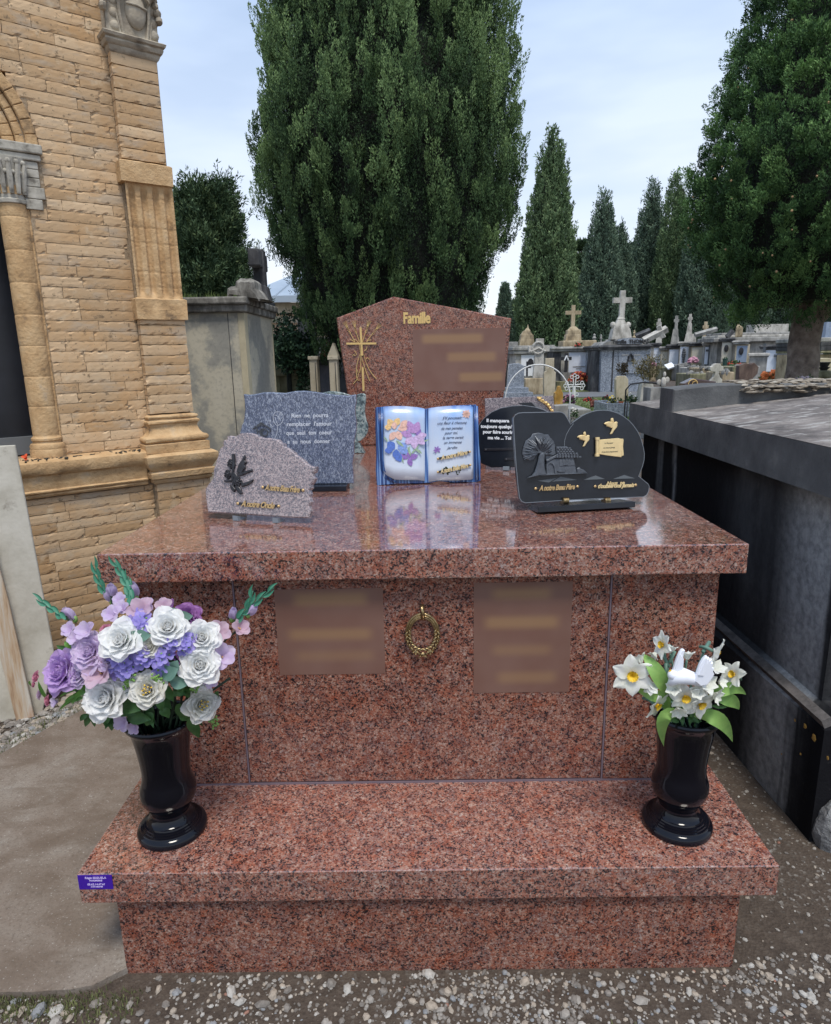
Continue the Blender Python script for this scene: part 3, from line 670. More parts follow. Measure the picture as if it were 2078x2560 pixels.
mb.prism([qhl(*p) for p in [(730,1075),(735,830),(900,760),(1330,730),(1340,820),(1385,1060),(900,1085)]], -.008, -.0004, inset=.001)
mb.prism([qhl(*p) for p in [(560,1120),(740,1070),(1600,1050),(1620,1080),(1300,1095),(800,1120)]], -.013, -.0004, inset=.003)
mb.prism([qhl(*p) for p in [(1385,1060),(1390,960),(1440,935),(1490,970),(1540,990),(1590,1030),(1610,1070),(1400,1080)]], -.011, -.0004, inset=.004)
mb.prism([qhl(*p) for p in [(1000,800),(1020,780),(1330,770),(1340,900),(1020,920)]], -.0095, -.0004, inset=.001)
mb.prism([qhl(*p) for p in [(1080,800),(1190,795),(1195,890),(1085,895)]], -.0115, -.0004, inset=.001)
mb.prism([qhl(*p) for p in [(725,1080),(725,880),(760,830),(820,815),(880,840),(915,900),(930,1070),(905,1072),(890,920),(850,860),(800,845),(765,870),(750,920),(750,1080)]], -.0125, -.0004)
mb.prism([qhl(*p) for p in [(960,1010),(1135,1005),(1135,1020),(1100,1035),(990,1035)]], -.0135, -.0004)
rf = [(940,490),(1170,485),(1420,700),(1400,735),(1150,725),(900,750),(740,830),(720,780),(950,660)]
mb.prism([qhl(*p) for p in rf], -.011, -.0004, inset=.002)
for r_ in range(6):
    Y = 520+r_*38; x0 = 950-max(0, r_-3)*25; x1 = 1170+(Y-485)*1.12
    n_ = int((x1-x0)/62)
    for k_ in range(n_+1):
        a = qhl(x0+30+k_*62+(r_ % 2)*25, Y+6); mb.ball((a[0], -.0125, a[1]), (.0046, .003, .0034), 7, 4)
mb.build('cottage_relief', M_dbronze2, hq, world=False, smooth='auto')
def q2(X, Y): return f.at(1460+X/10.69, 1040+Y/10.69)
def dove(dx, dy, sc, flip=False):
    mb = MB()
    def g2(X, Y): return q2(dx+(X-700)*sc, dy+(Y-250)*sc)
    body = [(680,480),(720,400),(745,320),(720,315),(640,290),(590,240),(520,210),(560,170),(640,148),(730,150),(790,180),(810,160),(845,148),(880,165),(885,190),(870,200),(878,260),(860,310),(820,350),(780,400),(740,475),(700,485)]
    mb.prism([g2(*p) for p in body], -.0075, -.0008, inset=.0018)
    mb.prism([g2(*p) for p in [(700,125),(705,80),(740,50),(770,65),(775,110),(790,170),(740,150)]], -.0065, -.0008, inset=.0012)
    for k_ in range(4):
        seg(mb, [(560+k_*6, 205+k_*22), (740, 170+k_*28)], .0011, -.0084, -.006, f=lambda X, Y: g2(X, Y))
    return mb.build('gilded_dove', M_gold2, hq, world=False)
dove(700, 250, 1.0); dove(-30, 600, .92)
mb = MB()
mb.prism([q2(*p) for p in [(330,640),(900,590),(940,600),(960,700),(985,1100),(640,1060),(400,1020),(370,1000),(340,800)]], -.006, -.0008, inset=.001)
mb.prism([q2(*p) for p in [(900,600),(1040,610),(1050,650),(1035,800),(1055,1050),(985,1080),(960,800)]], -.0045, -.0008, inset=.001)
a = q2(330, 600); b = q2(330, 1060)
mb.tube([(a[0], -.008, a[1]), (b[0], -.008, b[1])], .006, 10)
mb.tube([(b[0]-.001, -.009, b[1]+.006), (b[0]-.001, -.009, b[1]-.002)], .008, 10); mb.tube([(a[0], -.009, a[1]+.004), (a[0], -.009, a[1]-.004)], .0076, 10)
sc_ = mb.build('gilded_scroll', M_gold2, hq, world=False, smooth='auto')
mb = MB()
for t, X, Y in (('Le Souvenir', 640, 725), ('ne meurt jamais,', 650, 845), ("il s'endort simplement", 665, 955)):
    p = q2(X, Y); text_into(mb, t, .0078, lambda a_, b_, c_: (p[0]+a_*.9, -.0062-c_, p[1]+b_), ext=.0002, shear=.4, spacing=.9)
mb.build('scroll_text', M_dbronze, sc_, world=False)
mount_plate(f, hq, q5, 1010, 582, 1262, 570, 'A notre Beau Père', 30, M_letter, sx=.86, bar=.009)
o = mount_plate(f, hq, q5, 1368, 569, 1612, 560, "t'oublierons jamais", 22, M_gold2, sx=.9, bar=.008)
mb = MB(); p = f.at(*q5(1490, 549)); text_into(mb, 'Nous  ne', .0165, lambda a_, b_, c_: (p[0]+a_, -.0042-c_, p[1]+b_), ext=.0012, off=.0006, shear=.2)
mb.build('lettering', M_gold2, o, world=False)
M_tri = plain('matt_grey_triangle', (.10,.115,.125), .6)
for t in ([(1110,540),(1160,510),(1262,530)], [(1298,530),(1372,503),(1428,524)], [(1478,524),(1545,500),(1610,520)], [(1020,535),(1140,518),(1090,545)]):
    prism_local([f.at(*q5(*p)) for p in t], -.0009, .0004, 'satin_triangle', M_tri, hq, inset=0)
# ---------------------------------------------------------------- vases and artificial flowers
VP = [(.0001,.0),(.082,.0),(.0885,.004),(.0895,.012),(.087,.019),(.082,.0225),(.0795,.0245),(.0785,.0275),(.0745,.0285),(.0735,.0320),(.0695,.0330),(.0685,.0365),(.0640,.0375),(.0625,.0410),(.057,.0435),(.055,.047),(.049,.055),(.0475,.064),(.051,.074),(.060,.088),(.068,.103),(.0715,.12),(.070,.137),(.064,.155),(.0612,.168),(.0605,.19),(.063,.22),(.067,.255),(.072,.285),(.076,.305),(.083,.318),(.0885,.324),(.0895,.330),(.087,.3345),(.082,.335),(.077,.331),(.073,.318),(.066,.26),(.055,.2),(.0001,.19)]
vase1 = thing('flower_vase', (-.684, 1.535, ZL), 'glossy black baluster vase holding the lilac and white bouquet, on the left', 'vase', 'black vases on the granite step')
MB().lathe(VP, n=56).build('vessel', M_gloss, vase1, world=False, smooth='auto')
vase2 = copy_tree(vase1, loc=(.667, 1.53, ZL), label='glossy black baluster vase holding the white daffodils, on the right')
def petal_mat(name, c, c2=None, tr=.45):
    s = NT(name); n_ = s.noise(s.coord(), 45, 3)
    s.col(s.mix(c, c2 or tuple(x*.8 for x in c), s.ramp(n_, [(.35, 0.), (.65, 1.)]))); s.set(Roughness=.55)
    tb = s.n('ShaderNodeBsdfTranslucent'); tb.inputs[0].default_value = c4(c); mxs = s.n('ShaderNodeMixShader'); mxs.inputs[0].default_value = tr
    s.l(s.b.outputs[0], mxs.inputs[1]); s.l(tb.outputs[0], mxs.inputs[2]); s.l(mxs.outputs[0], s.out.inputs[0])
    s.bump(s.noise(s.coord(), 220, 3), .25, .002)
    return s.m
M_pw = petal_mat('white_petals', (.93,.93,.91), (.90,.90,.89)); M_pc = petal_mat('cream_petals', (.82,.80,.72), (.78,.78,.76))
M_pl = petal_mat('lilac_petals', (.66,.47,.78), (.52,.34,.68)); M_plp = petal_mat('pale_lilac_petals', (.76,.65,.82), (.64,.50,.74))
M_pp = petal_mat('blush_petals', (.72,.52,.60), (.64,.48,.62)); M_pk = petal_mat('pink_petals', (.72,.32,.42), (.6,.24,.34))
M_ph = petal_mat('violet_blue_petals', (.36,.31,.74), (.46,.38,.78)); M_pm = petal_mat('mauve_petals', (.34,.13,.38), (.45,.22,.5))
M_y = plain('yellow_stamens', (.75,.48,.02), .5); M_ys = plain('ochre_stamens', (.6,.33,.08), .5)
M_lf = petal_mat('leaf_green', (.06,.16,.04), (.035,.10,.025), .15); M_lb = petal_mat('bright_leaf_green', (.16,.36,.06), (.10,.26,.05), .2)
M_le = petal_mat('eucalyptus_green', (.16,.28,.22), (.11,.22,.17), .15); M_lt = petal_mat('teal_bud_green', (.06,.24,.15), (.04,.18,.11), .1)
M_ld = petal_mat('lime_leaf', (.30,.50,.13), (.22,.42,.10), .25); M_dk = plain('dark_stem', (.012,.03,.012), .6)
def basis(d, roll=0):
    d = Vector(d).normalized(); up = Vector((0, 0, 1)) if abs(d.z) < .95 else Vector((0, 1, 0))
    x = up.cross(d).normalized(); y = d.cross(x); M = Matrix((x, y, d)).transposed()
    return M @ Matrix.Rotation(roll, 3, 'Z')
def petal(mb, c, B, ang, L, w, open_, cup=.5, r0=0, tip=.25, wav=0, rng=None, nu=6, nv=7, ztip=0):
    """petal rooted at c, flower axis = B z; open_ = angle from axis at base and tip (rad pair)"""
    o0, o1 = open_; ph = rng.uniform(0, 6) if rng else 0
    R = Matrix.Rotation(ang, 3, 'Z'); pts = [(r0, 0)]; x = r0; z = 0
    for j in range(nv):
        a = o0+(o1-o0)*(j/(nv-1)); x += math.sin(a)*L/nv; z += math.cos(a)*L/nv; pts.append((x, z))
    vs = []; fs = []
    for j in range(nv+1):
        t = j/nv; wd = w*(math.sin(math.pi*min(1, (t*(1-tip*.5)+.08)))**.6)*(1-.0*t)/1.0
        if tip >= .9: wd = w*math.sin(math.pi*min(1, t*.9+.08))**.8
        elif t > .92: wd *= .62
        for i in range(nu+1):
            s_ = (i/nu-.5)*2; px, pz = pts[j]; lift = cup*wd*.5*s_*s_
            a = o0+(o1-o0)*t
            edge = wav*math.sin(s_*5+ph+t*6)*t*L*.08
            q = Vector((px-math.cos(a)*lift, s_*wd/2, pz+math.sin(a)*lift+edge - (abs(s_)**2)*.10*L*t*tip))
            vs.append(c + B @ (R @ q))
    for j in range(nv):
        for i in range(nu): o = j*(nu+1)+i; fs.append((o, o+1, o+nu+2, o+nu+1))
    mb.add(vs, fs)
def rose(mb, c, d, R, rng, full=1.0):
    B = basis(d, rng.uniform(0, 6)); c = Vector(c)-Vector(d).normalized()*R*.35
    for n_, L, w, op, r0 in ((6, 1.1, 1.0, (1.0, 1.55), .05), (7, 1.0, .95, (.8, 1.2), .05), (7, .92, .85, (.6, .85), .05), (7, .84, .72, (.42, .5), .05), (6, .78, .6, (.28, .15), .05), (6, .72, .5, (.15, -.15), .04), (5, .66, .42, (.02, -.35), .02)):
        a0 = rng.uniform(0, 6)
        for i in range(n_):
            petal(mb, c, B, a0+i*2*math.pi/n_+rng.uniform(-.15, .15), R*L*rng.uniform(.92, 1.08), R*w*rng.uniform(.9, 1.1), (op[0]*full, op[1]*full+rng.uniform(-.12, .12)), cup=.35, r0=R*r0, wav=.7, rng=rng)
def daffodil(mb, c, d, R, rng, n=6, op=(1.1, 1.55), w=.62, cup=.25, tip=1):
    B = basis(d, rng.uniform(0, 6)); c = Vector(c)
    for i in range(n): petal(mb, c, B, i*2*math.pi/n+rng.uniform(-.08, .08), R*rng.uniform(.92, 1.05), R*w, (op[0]+(.12 if i % 2 else 0), op[1]+rng.uniform(-.15, .15)), cup=cup, wav=.5, rng=rng, tip=tip)
def stamens(mb, c, d, R, rng, n=14, r=.0022, spread=.55):
    B = basis(d)
    for i in range(n):
        a = i*2.4; q = spread*math.sqrt(i/n)*R; p = Vector(c)+B @ Vector((math.cos(a)*q, math.sin(a)*q, 0)); e = p+B @ Vector((math.cos(a)*q*.5, math.sin(a)*q*.5, R*.5))
        mb.tube([p, e], r*.6, 4, r1=r)
def leaf(mb, pts, w, fold=.25, nseg=8, up=(0, -1, .3)):
    """leaf along a quadratic path through 3 world points"""
    p0, p1, p2 = [Vector(p) for p in pts]; vs = []; fs = []; up = Vector(up).normalized()
    for j in range(nseg+1):
        t = j/nseg; p = p0*(1-t)**2+p1*2*t*(1-t)+p2*t*t; tg = ((p1-p0)*(1-t)+(p2-p1)*t).normalized(); sd_ = tg.cross(up)
        if sd_.length < .05: sd_ = tg.cross(Vector((1, 0, 0)))
        sd_.normalize(); nn = sd_.cross(tg); wd = w*math.sin(math.pi*min(1, t*.93+.07))**.9*(1-.25*t)
        vs += [p-sd_*wd/2+nn*fold*wd*.5, p-sd_*wd/4+nn*fold*wd*.12, p, p+sd_*wd/4+nn*fold*wd*.12, p+sd_*wd/2+nn*fold*wd*.5]
    for j in range(nseg):
        for i in range(4): o = j*5+i; fs.append((o, o+1, o+6, o+5))
    mb.add(vs, fs)
# ---- left bouquet
rng = random.Random(21)
bq = thing('flower_bouquet', (-.684, 1.535, ZL+.2), 'artificial bouquet of white roses, lilac blooms and violet hydrangeas in the left vase', 'bouquet')
BY = 1.535
def qb(X, Y): return (60+X/2.48, 1380+Y/2.48)
def pb(X, Y, extra=0):
    r2 = ((X-680)/640)**2+((Y-720)/430)**2; yy = BY-.15*math.sqrt(max(0, 1-r2))-extra
    return Py(*qb(X, Y), yy)
CB = Py(*qb(820, 1000), BY)
def outd(p, k_=.55, up=.2):
    d = (Vector(p)-CB); d.normalize(); return (d*k_+Vector((0, -1, up))*(1-k_)).normalized()
MPX = 1/2.48/930
def fl(name, kind, X, Y, rpx, mat, extra=0, d=None, st=None, full=1.0, **k):
    p = pb(X, Y, extra); dd = d or outd(p); mb = MB(); R_ = rpx*MPX
    if kind == 'rose': rose(mb, p, dd, R_*.92, rng, full)
    else: daffodil(mb, p, dd, R_*1.12, rng, tip=.55, **k)
    o = mb.build(name, mat, bq, smooth=True)
    if st:
        m2 = MB(); stamens(m2, Vector(p)+Vector(dd)*R_*(.15 if kind == 'rose' else 0), dd, R_*(.35 if kind == 'rose' else .5), rng, n=9 if kind == 'rose' else 6, r=.002); m2.build('stamens', st, o)
    return o
for X, Y, r, m_, ex, st in ((893,465,118,M_pw,.02,None),(600,545,122,M_pw,.025,None),(775,585,80,M_pc,.01,None),(1100,530,112,M_pw,.01,None),(1090,700,122,M_pw,.015,None),(505,905,135,M_pw,.02,None),(765,855,108,M_pc,.03,M_y),(1105,945,108,M_pc,.01,M_y),(1110,800,60,M_pw,0,None)):
    fl('rose', 'rose', X, Y, r, m_, ex, st=st)
for X, Y, r, m_ in ((235,740,138,M_pl),(410,620,118,M_plp),(530,655,85,M_plp),(1010,400,92,M_pm),(340,760,80,M_plp)):
    fl('lilac_rose', 'rose', X, Y, r, m_, 0, full=1.05)
for X, Y, r, m_, st in ((490,755,98,M_pp,M_ys),(1225,655,88,M_plp,M_ys),(1200,510,80,M_pp,None),(735,375,82,M_pp,None),(1335,480,68,M_pp,M_ys),(560,400,66,M_plp,None),(400,500,66,M_plp,None),(300,490,56,M_plp,None),(335,540,52,M_plp,None),(605,310,52,M_plp,None),(615,360,52,M_plp,None),(870,350,60,M_pp,None),(1150,800,50,M_plp,None),(630,1050,60,M_plp,None),(695,1080,48,M_plp,None),(210,930,38,M_plp,None),(760,350,60,M_plp,None)):
    fl('freesia', 'open', X, Y, r, m_, 0, st=st, op=(.55, 1.15), w=.72, cup=.5, n=5)
for X, Y, r in ((75,775,36),(195,840,38),(95,885,33),(145,922,34),(505,480,34),(60,820,22)): fl('small_rose', 'rose', X, Y, r, M_pk if X != 95 else M_pp, .01)
for X, Y, r, n_ in ((620,690,84,15),(740,650,62,10),(850,670,74,8),(715,440,80,12),(1000,560,58,8),(915,555,46,6),(640,745,50,5)):
    mb = MB(); ms = MB()
    for i in range(n_):
        a = i*2.4; q = r*math.sqrt(i/n_)*1.0; p = pb(X+q*math.cos(a), Y+q*math.sin(a), .02*(1-i/n_)); d = (outd(p)+Vector((math.cos(a)*.4, 0, -math.sin(a)*.4))).normalized()
        daffodil(mb, p, d, .0165, rng, n=4, op=(.8, 1.45), w=.85, cup=.35, tip=.4)
        ms.ball(Vector(p)+d*.002, .0028, 6, 4)
    o = mb.build('hydrangea', M_ph, bq, smooth=True); ms.build('flower_eyes', M_ld, o)
def spike(name, pts, mat, n_, r, bud=False):
    mb = MB(); P_ = [pb(*p) for p in pts]
    P_ = [P_[0]*(1-t)**2+P_[1]*2*t*(1-t)+P_[2]*t*t for t in [i/8 for i in range(9)]]
    mb.tube(P_, .0022, 5, r1=.0012)
    for i in range(n_):
        t = i/n_; k_ = t*8; a = P_[min(8, int(k_))]; b = P_[min(8, int(k_)+1)]; p = a.lerp(b, k_-int(k_)); tg = (b-a).normalized() if (b-a).length > 1e-6 else (P_[8]-P_[7]).normalized()
        sd_ = tg.cross(Vector((0, 1, 0))).normalized()*(1 if i % 2 else -1)
        if bud: leaf(mb, (p, p+tg*.014+sd_*.010, p+tg*.036+sd_*.004), .012*(1.2-.5*t), fold=.6)
        else:
            a_ = i*2.1; q = p+(sd_*math.cos(a_)+Vector((0, -1, 0))*math.sin(a_))*r*(1-.7*t); mb.ball(q, .0028, 5, 3)
    return mb.build(name, mat, bq, smooth=True)
spike('gladiolus_tip', ((530,290),(460,190),(440,75)), M_lt, 7, .01, True); spike('gladiolus_tip', ((670,300),(640,180),(562,62)), M_lt, 8, .01, True)
spike('gladiolus_tip', ((260,420),(190,360),(88,292)), M_lt, 7, .01, True); spike('gladiolus_tip', ((1300,440),(1400,330),(1550,222)), M_lt, 8, .01, True)
spike('gladiolus_tip', ((650,330),(655,240),(645,150)), M_lt, 4, .01, True); spike('gladiolus_tip', ((1370,390),(1400,330),(1420,240)), M_lt, 4, .01, True)
for X, Y, dx, dz, r in ((545,250,.1,1,66),(280,385,-.5,.9,60),(683,240,0,1,66),(1295,380,.3,1,54),(1415,360,.8,.9,56),(600,300,.5,.6,52),(520,270,-.3,1,50)):
    p = pb(X, Y); d = Vector((dx, -.35, dz)).normalized(); mb = MB(); B = basis(d); q = Vector(p)-d*.02
    for i in range(4): petal(mb, q, B, i*1.57, r*MPX*1.6, r*MPX*.95, (.45, -.1), cup=.6, rng=rng, tip=.5)
    o = mb.build('gladiolus_bud', M_plp, bq, smooth=True); mb = MB(); mb.ball(q, (.007, .007, .010), 7, 5); mb.build('calyx', M_ld, o, smooth=True)
for pts in (((905,370),(915,340),(920,295)), ((1030,440),(1035,410),(1025,375)), ((560,650),(600,640),(680,600)), ((920,560),(905,520),(912,490)), ((930,610),(940,650),(980,690)), ((490,650),(530,640),(570,625)), ((650,440),(720,420),(780,440))): spike('purple_sprig', pts, M_pm, 34, .013)
mb = None
for X, Y, a, r in ((630,565,.2,58),(735,517,.1,50),(680,530,-2.6,52),(905,745,.6,62),(965,808,-.2,52),(940,700,1.2,45),(575,605,2.8,46),(940,375,-.1,42),(1000,398,.1,46)):
    mb = MB(); p = pb(X, Y, .02); d = Vector((math.cos(a), -.15, math.sin(a)*.7)); q = Vector(p)-d*r*MPX; leaf(mb, (q, Vector(p)+Vector((0, -.006, 0)), q+d*r*MPX*2), r*MPX*1.5, fold=.15); mb.build('eucalyptus_leaf', M_le, bq, smooth=True)
def lv(name, lst, mat, w, fold=.3):
    for (x0, y0, x1, y1, ww) in lst:
        mb = MB(); a = pb(x0, y0, -.01); b = pb(x1, y1, .015); mid = (a+b)/2+Vector((0, -.012, .012)); leaf(mb, (a, mid, b), ww*MPX, fold=fold); mb.build(name, mat, bq, smooth=True)
lv('narrow_leaf', [(390,830,300,950,26),(380,850,230,975,26),(400,860,350,800,24),(360,840,220,900,22),(350,830,300,850,24),(380,900,290,940,24),(330,860,330,790,22),(370,820,400,760,24),(340,900,215,985,20),(310,600,250,560,36),(420,860,330,905,22),(360,880,250,930,20),(150,920,90,800,30),(60,840,40,800,26)], M_lb, 1)
lv('rose_leaf', [(600,940,725,985,90),(640,1020,790,1040,90),(520,960,700,1010,80),(430,1010,380,1085,46),(450,1020,440,1085,40),(400,1010,350,1050,34),(560,1050,545,1110,44),(870,960,900,1030,70),(960,940,1010,1050,70),(1040,1020,1085,1155,86),(1000,960,1110,1080,80),(1010,850,960,900,60),(1200,930,1205,860,44),(540,1010,500,1080,50),(660,850,620,930,60),(880,830,930,930,60),(680,900,640,870,50),(800,1000,760,1080,70),(960,1000,1060,1040,70),(940,860,1010,820,60),(850,900,860,990,60),(1010,900,1040,850,54)], M_lf, 1)
for X, Y in ((660,780),(820,780),(1045,845),(1170,1060),(640,820),(840,800),(1165,1020)):
    mb = MB()
    for i in range(16):
        a = rng.uniform(0, 6.3); q = rng.uniform(5, 40); mb.ball(pb(X+q*math.cos(a), Y+q*math.sin(a), .02), .0032, 5, 3)
        if i % 3 == 0: mb.tube([pb(X, Y+30, 0), pb(X+q*math.cos(a), Y+q*math.sin(a), .02)], .0008, 3)
    mb.build('green_sprig', M_ld, bq, smooth=True)
mb = MB(); V1 = Vector((-.684, 1.535, ZL+.3))
for i in range(26):
    X = 150+i*47; Y = 520+abs(i-13)*16+rng.uniform(-60, 90); e = pb(X if X < 1300 else 1250, Y, -.06); s_ = V1+Vector((rng.uniform(-.04, .04), rng.uniform(-.03, .03), -.08))
    mid = Vector((s_.x*.8+e.x*.2, s_.y, s_.z+.1)); mb.tube([s_, mid, e], .003, 5)
for p in ((1230,560,1330,480),(560,420,540,260),(670,400,680,250),(380,560,260,400)): mb.tube([pb(p[0], p[1], -.03), pb(p[2], p[3])], .0028, 5)
mb.build('stems', M_dk, bq, smooth=True)
mb = MB()          # dense dark inner greenery
for i in range(130):
    a = rng.uniform(0, 6.3); q = math.sqrt(rng.random()); X = 690+q*430*math.cos(a); Y = 760+q*250*math.sin(a); p = pb(X, Y, -.05-rng.uniform(0, .09)); d = Vector((rng.uniform(-1, 1), rng.uniform(-1, .2), rng.uniform(-.6, 1))).normalized()
    leaf(mb, (p, p+d*.025+Vector((0, 0, .01)), p+d*.06), .03, nseg=4)
mb.build('inner_leaves', M_lf, bq, smooth=True)
# ---- right daffodils
dq = thing('flower_bouquet', (.672, 1.53, ZL+.2), 'artificial white daffodils with lime green leaves in the right vase', 'bouquet')
def qd(X, Y): return (1500+X/3.6875, 1560+Y/3.6875)
MPD = 1/3.6875/935
def pd(X, Y, ex=0):
    r2 = ((X-740)/640)**2+((Y-560)/520)**2; return Py(*qd(X, Y), 1.53-.10*math.sqrt(max(0, 1-r2))-ex)
M_pd = petal_mat('daffodil_petals', (.80,.81,.70), (.84,.84,.80), .3); M_dwhite = plain('white_resin', (.8,.82,.88), .45)
rng = random.Random(77)
for X, Y, r, d, cen in ((298,465,168,(-.25,-1,.12),1),(510,740,118,(.6,-.8,-.3),1),(785,665,135,(-.1,-.9,-.15),1),(915,725,135,(.35,-.9,-.25),1),(590,195,110,(-.8,-.2,.2),1),(1050,255,120,(.75,-.35,-.45),1),(1240,470,115,(-.75,-.25,.3),1),(640,265,80,(.3,.3,.9),0),(380,365,88,(-.2,.6,.7),0),(805,330,85,(0,.3,.9),0),(1050,430,95,(.2,-.5,.8),0),(700,600,95,(-.5,-.6,.5),0),(960,560,110,(.2,-.8,.6),0),(1090,540,70,(.4,-.6,.4),0),(520,265,60,(-.6,-.3,-.5),0),(460,560,90,(.3,.3,-.6),0),(720,770,95,(-.2,-.9,-.4),0),(1030,650,95,(.6,-.7,0),0),(880,620,90,(0,-.9,.4),0)):
    p = pd(X, Y, .02); d = Vector(d).normalized(); mb = MB()
    daffodil(mb, p, d, r*MPD*1.12, rng, op=(1.15, 1.5) if cen else (.5, 1.0), w=.66, cup=.3)
    o = mb.build('daffodil', M_pd, dq, smooth=True)
    if cen:
        m2 = MB(); B = basis(d); rr = r*MPD*.46
        for k_ in range(12): petal(m2, p+d*.001, B, k_*.524, rr*.95, rr*.62, (.45, .95), cup=.1, wav=1.2, rng=rng, nu=3, nv=4)
        for k_ in range(6): m2.ball(p+B @ Vector((math.cos(k_*1.05)*rr*.25, math.sin(k_*1.05)*rr*.25, rr*.3)), rr*.13, 5, 4)
        m2.build('corona', M_y, o, smooth=True)
        m3 = MB(); m3.tube([p-d*.002, p-d*.018+Vector((0, .004, -.002)), p-d*.03+Vector((0, .012, -.012))], .0042, 6); m3.build('flower_neck', M_le, o, smooth=True)
def ld(pts, w, fold=.25, ex=0): 
    mb = MB(); P_ = [pd(X, Y, e+ex) for X, Y, e in pts]; c = P_[1]*2-(P_[0]+P_[2])/2; leaf(mb, (P_[0], c, P_[2]), w*MPD, fold=fold, nseg=12, up=(0, -1, .15)); mb.build('daffodil_leaf', M_ld, dq, smooth=True)
ld([(620,650,0),(520,440,.02),(390,272,.01)], 140); ld([(620,720,0),(470,640,.01),(300,600,-.02)], 120)
ld([(745,838,.0),(590,870,.05),(590,1130,.06)], 135, .2); ld([(880,860,0),(1090,880,.05),(1225,1090,.05)], 145, .2)
ld([(1000,690,0),(1180,590,.02),(1350,652,0)], 130); ld([(1050,680,0),(1200,700,.01),(1285,790,0)], 130)
ld([(560,650,0),(600,720,.0),(640,800,0)], 110); ld([(860,820,0),(960,760,0),(1010,700,0)], 100)
mb = MB()
for X, Y in ((300,480),(590,230),(650,280),(800,340),(1050,300),(1240,480),(520,740),(790,660),(920,720),(700,400),(980,200)):
    s_ = Vector((.672+rng.uniform(-.03, .03), 1.53+rng.uniform(-.03, .02), ZL+.24)); e = pd(X, Y, -.01); mid = Vector((s_.x*.6+e.x*.4, 1.53, s_.z+.12)); mb.tube([s_, mid, e], .0028, 6)
for a, b in (((555,230),(640,400)),((690,250),(640,360)),((1010,165),(950,260)),((610,360),(610,500))): mb.tube([pd(*a), pd(*b)], .0045, 6)
mb.build('stems', M_le, dq, smooth=True)
mb = MB()
for i in range(60):
    a = rng.uniform(0, 6.3); q = math.sqrt(rng.random()); p = Vector((.672+q*.07*math.cos(a), 1.53+q*.07*math.sin(a), ZL+.325+rng.uniform(0, .05))); d = Vector((rng.uniform(-1, 1), rng.uniform(-1, .6), rng.uniform(0, 1))).normalized()
    leaf(mb, (p, p+d*.018, p+d*.035), .013, nseg=3)
mb.build('inner_leaves', M_lf, dq, smooth=True)
# resin dove among the daffodils
dv = thing('dove_figurine', tuple(pd(790, 480, .03)), 'small white resin dove with raised wings set among the daffodils', 'figurine')
o = pd(790, 480, .03)
def dl(X, Y, y=0): p = pd(X, Y, .03); return Vector((p.x, o.y+y, p.z))
mb = MB(); mb.tube([dl(640,560,.0), dl(690,500,0), dl(770,480,0), dl(850,500,0), dl(960,560,0)], [.006,.016,.020,.016,.005], 10); mb.ball(dl(672,470), .0125, 10, 8)
mb.build('body', M_dwhite, dv, smooth=True)
for pts in ([(672,430),(688,330),(700,250),(712,196),(722,186),(734,190),(745,200),(748,260),(744,330),(752,380),(765,430)], [(850,500),(862,420),(876,330),(892,262),(905,228),(918,222),(926,246),(940,238),(946,266),(962,256),(966,292),(982,290),(984,340),(998,350),(996,390),(1008,410),(998,450),(960,520),(900,540)]):
    yo = o.y+(.004 if pts[0][0] < 800 else -.012)
    mb = MB(); mb.prism([(dl(*p).x, dl(*p).z) for p in pts], yo-.005, yo+.005, inset=.002)
    cx_ = sum(p[0] for p in pts)/len(pts)
    for k_ in range(5):
        X = pts[0][0]+(pts[-1][0]-pts[0][0])*(k_+.5)/5; mb.tube([dl(X*.7+cx_*.3, 430, yo-o.y-.004), dl(X*.4+cx_*.6+8, 250+k_*12, yo-o.y-.005)], .0042, 5, r1=.002)
    mb.build('wing', M_dwhite, dv, smooth='auto')
mb = MB(); a_ = dl(655, 425); mb.tube([a_, a_+Vector((-.006, 0, -.002))], .0028, 5, r1=.0008); mb.build('beak', M_y, dv)
# ---------------------------------------------------------------- ground
s = NT('stony_dirt'); v = s.coord(); n1 = s.noise(v, 1.3, 5); n2 = s.noise(v, 26, 6, .7); v3 = s.vor(v, 120, out='Distance'); vc = s.vor(v, 120)
spc = s.n('ShaderNodeSeparateColor'); s.l(vc, spc.inputs[0])
base = s.ramp(n2, [(.3, (.036,.025,.018)), (.5, (.066,.048,.035)), (.7, (.105,.082,.063))])
peb = s.ramp(spc.outputs[0], [(0, (.07,.058,.046)), (.6, (.14,.12,.10)), (1, (.30,.28,.25))])
base = s.mix(base, (.035,.026,.019), s.ramp(s.noise(v, 130, 4, .75), [(.5, 0.), (.66, .6)])); base = s.mix(base, (.15,.12,.09), s.ramp(s.noise(v, 210, 3, .7), [(.6, 0.), (.7, .7)]))
s.col(s.mix(s.mix(base, (.075,.054,.038), s.ramp(n1, [(.4, 0.), (.6, .5)])), peb, s.ramp(s.math(spc.outputs[1], s.ramp(n1, [(.35, .6), (.65, 1.)])), [(.70, 0.), (.74, .6)]))); s.set(Roughness=.95)
s.bump(s.mix(n2, v3, .4), .7, .012); M_dirt = s.m
gr = MB(); gr.grid(lambda a, b: ((a-.5)*700, -40+b*b*700, 0), 40, 60)
tag(gr.build('ground', M_dirt), kind='structure')
s = NT('muddy_concrete'); v = s.coord(); n1 = s.noise(v, 2.2, 6, .65, .4); n2 = s.noise(v, 38, 6, .7); n3 = s.noise(s.coord((1,1.8,1), (0,0,rad(35))), 5, 6, .65, .6)
c_ = s.ramp(n1, [(.3, (.125,.092,.068)), (.46, (.19,.15,.118)), (.58, (.235,.20,.165)), (.72, (.33,.315,.285))])
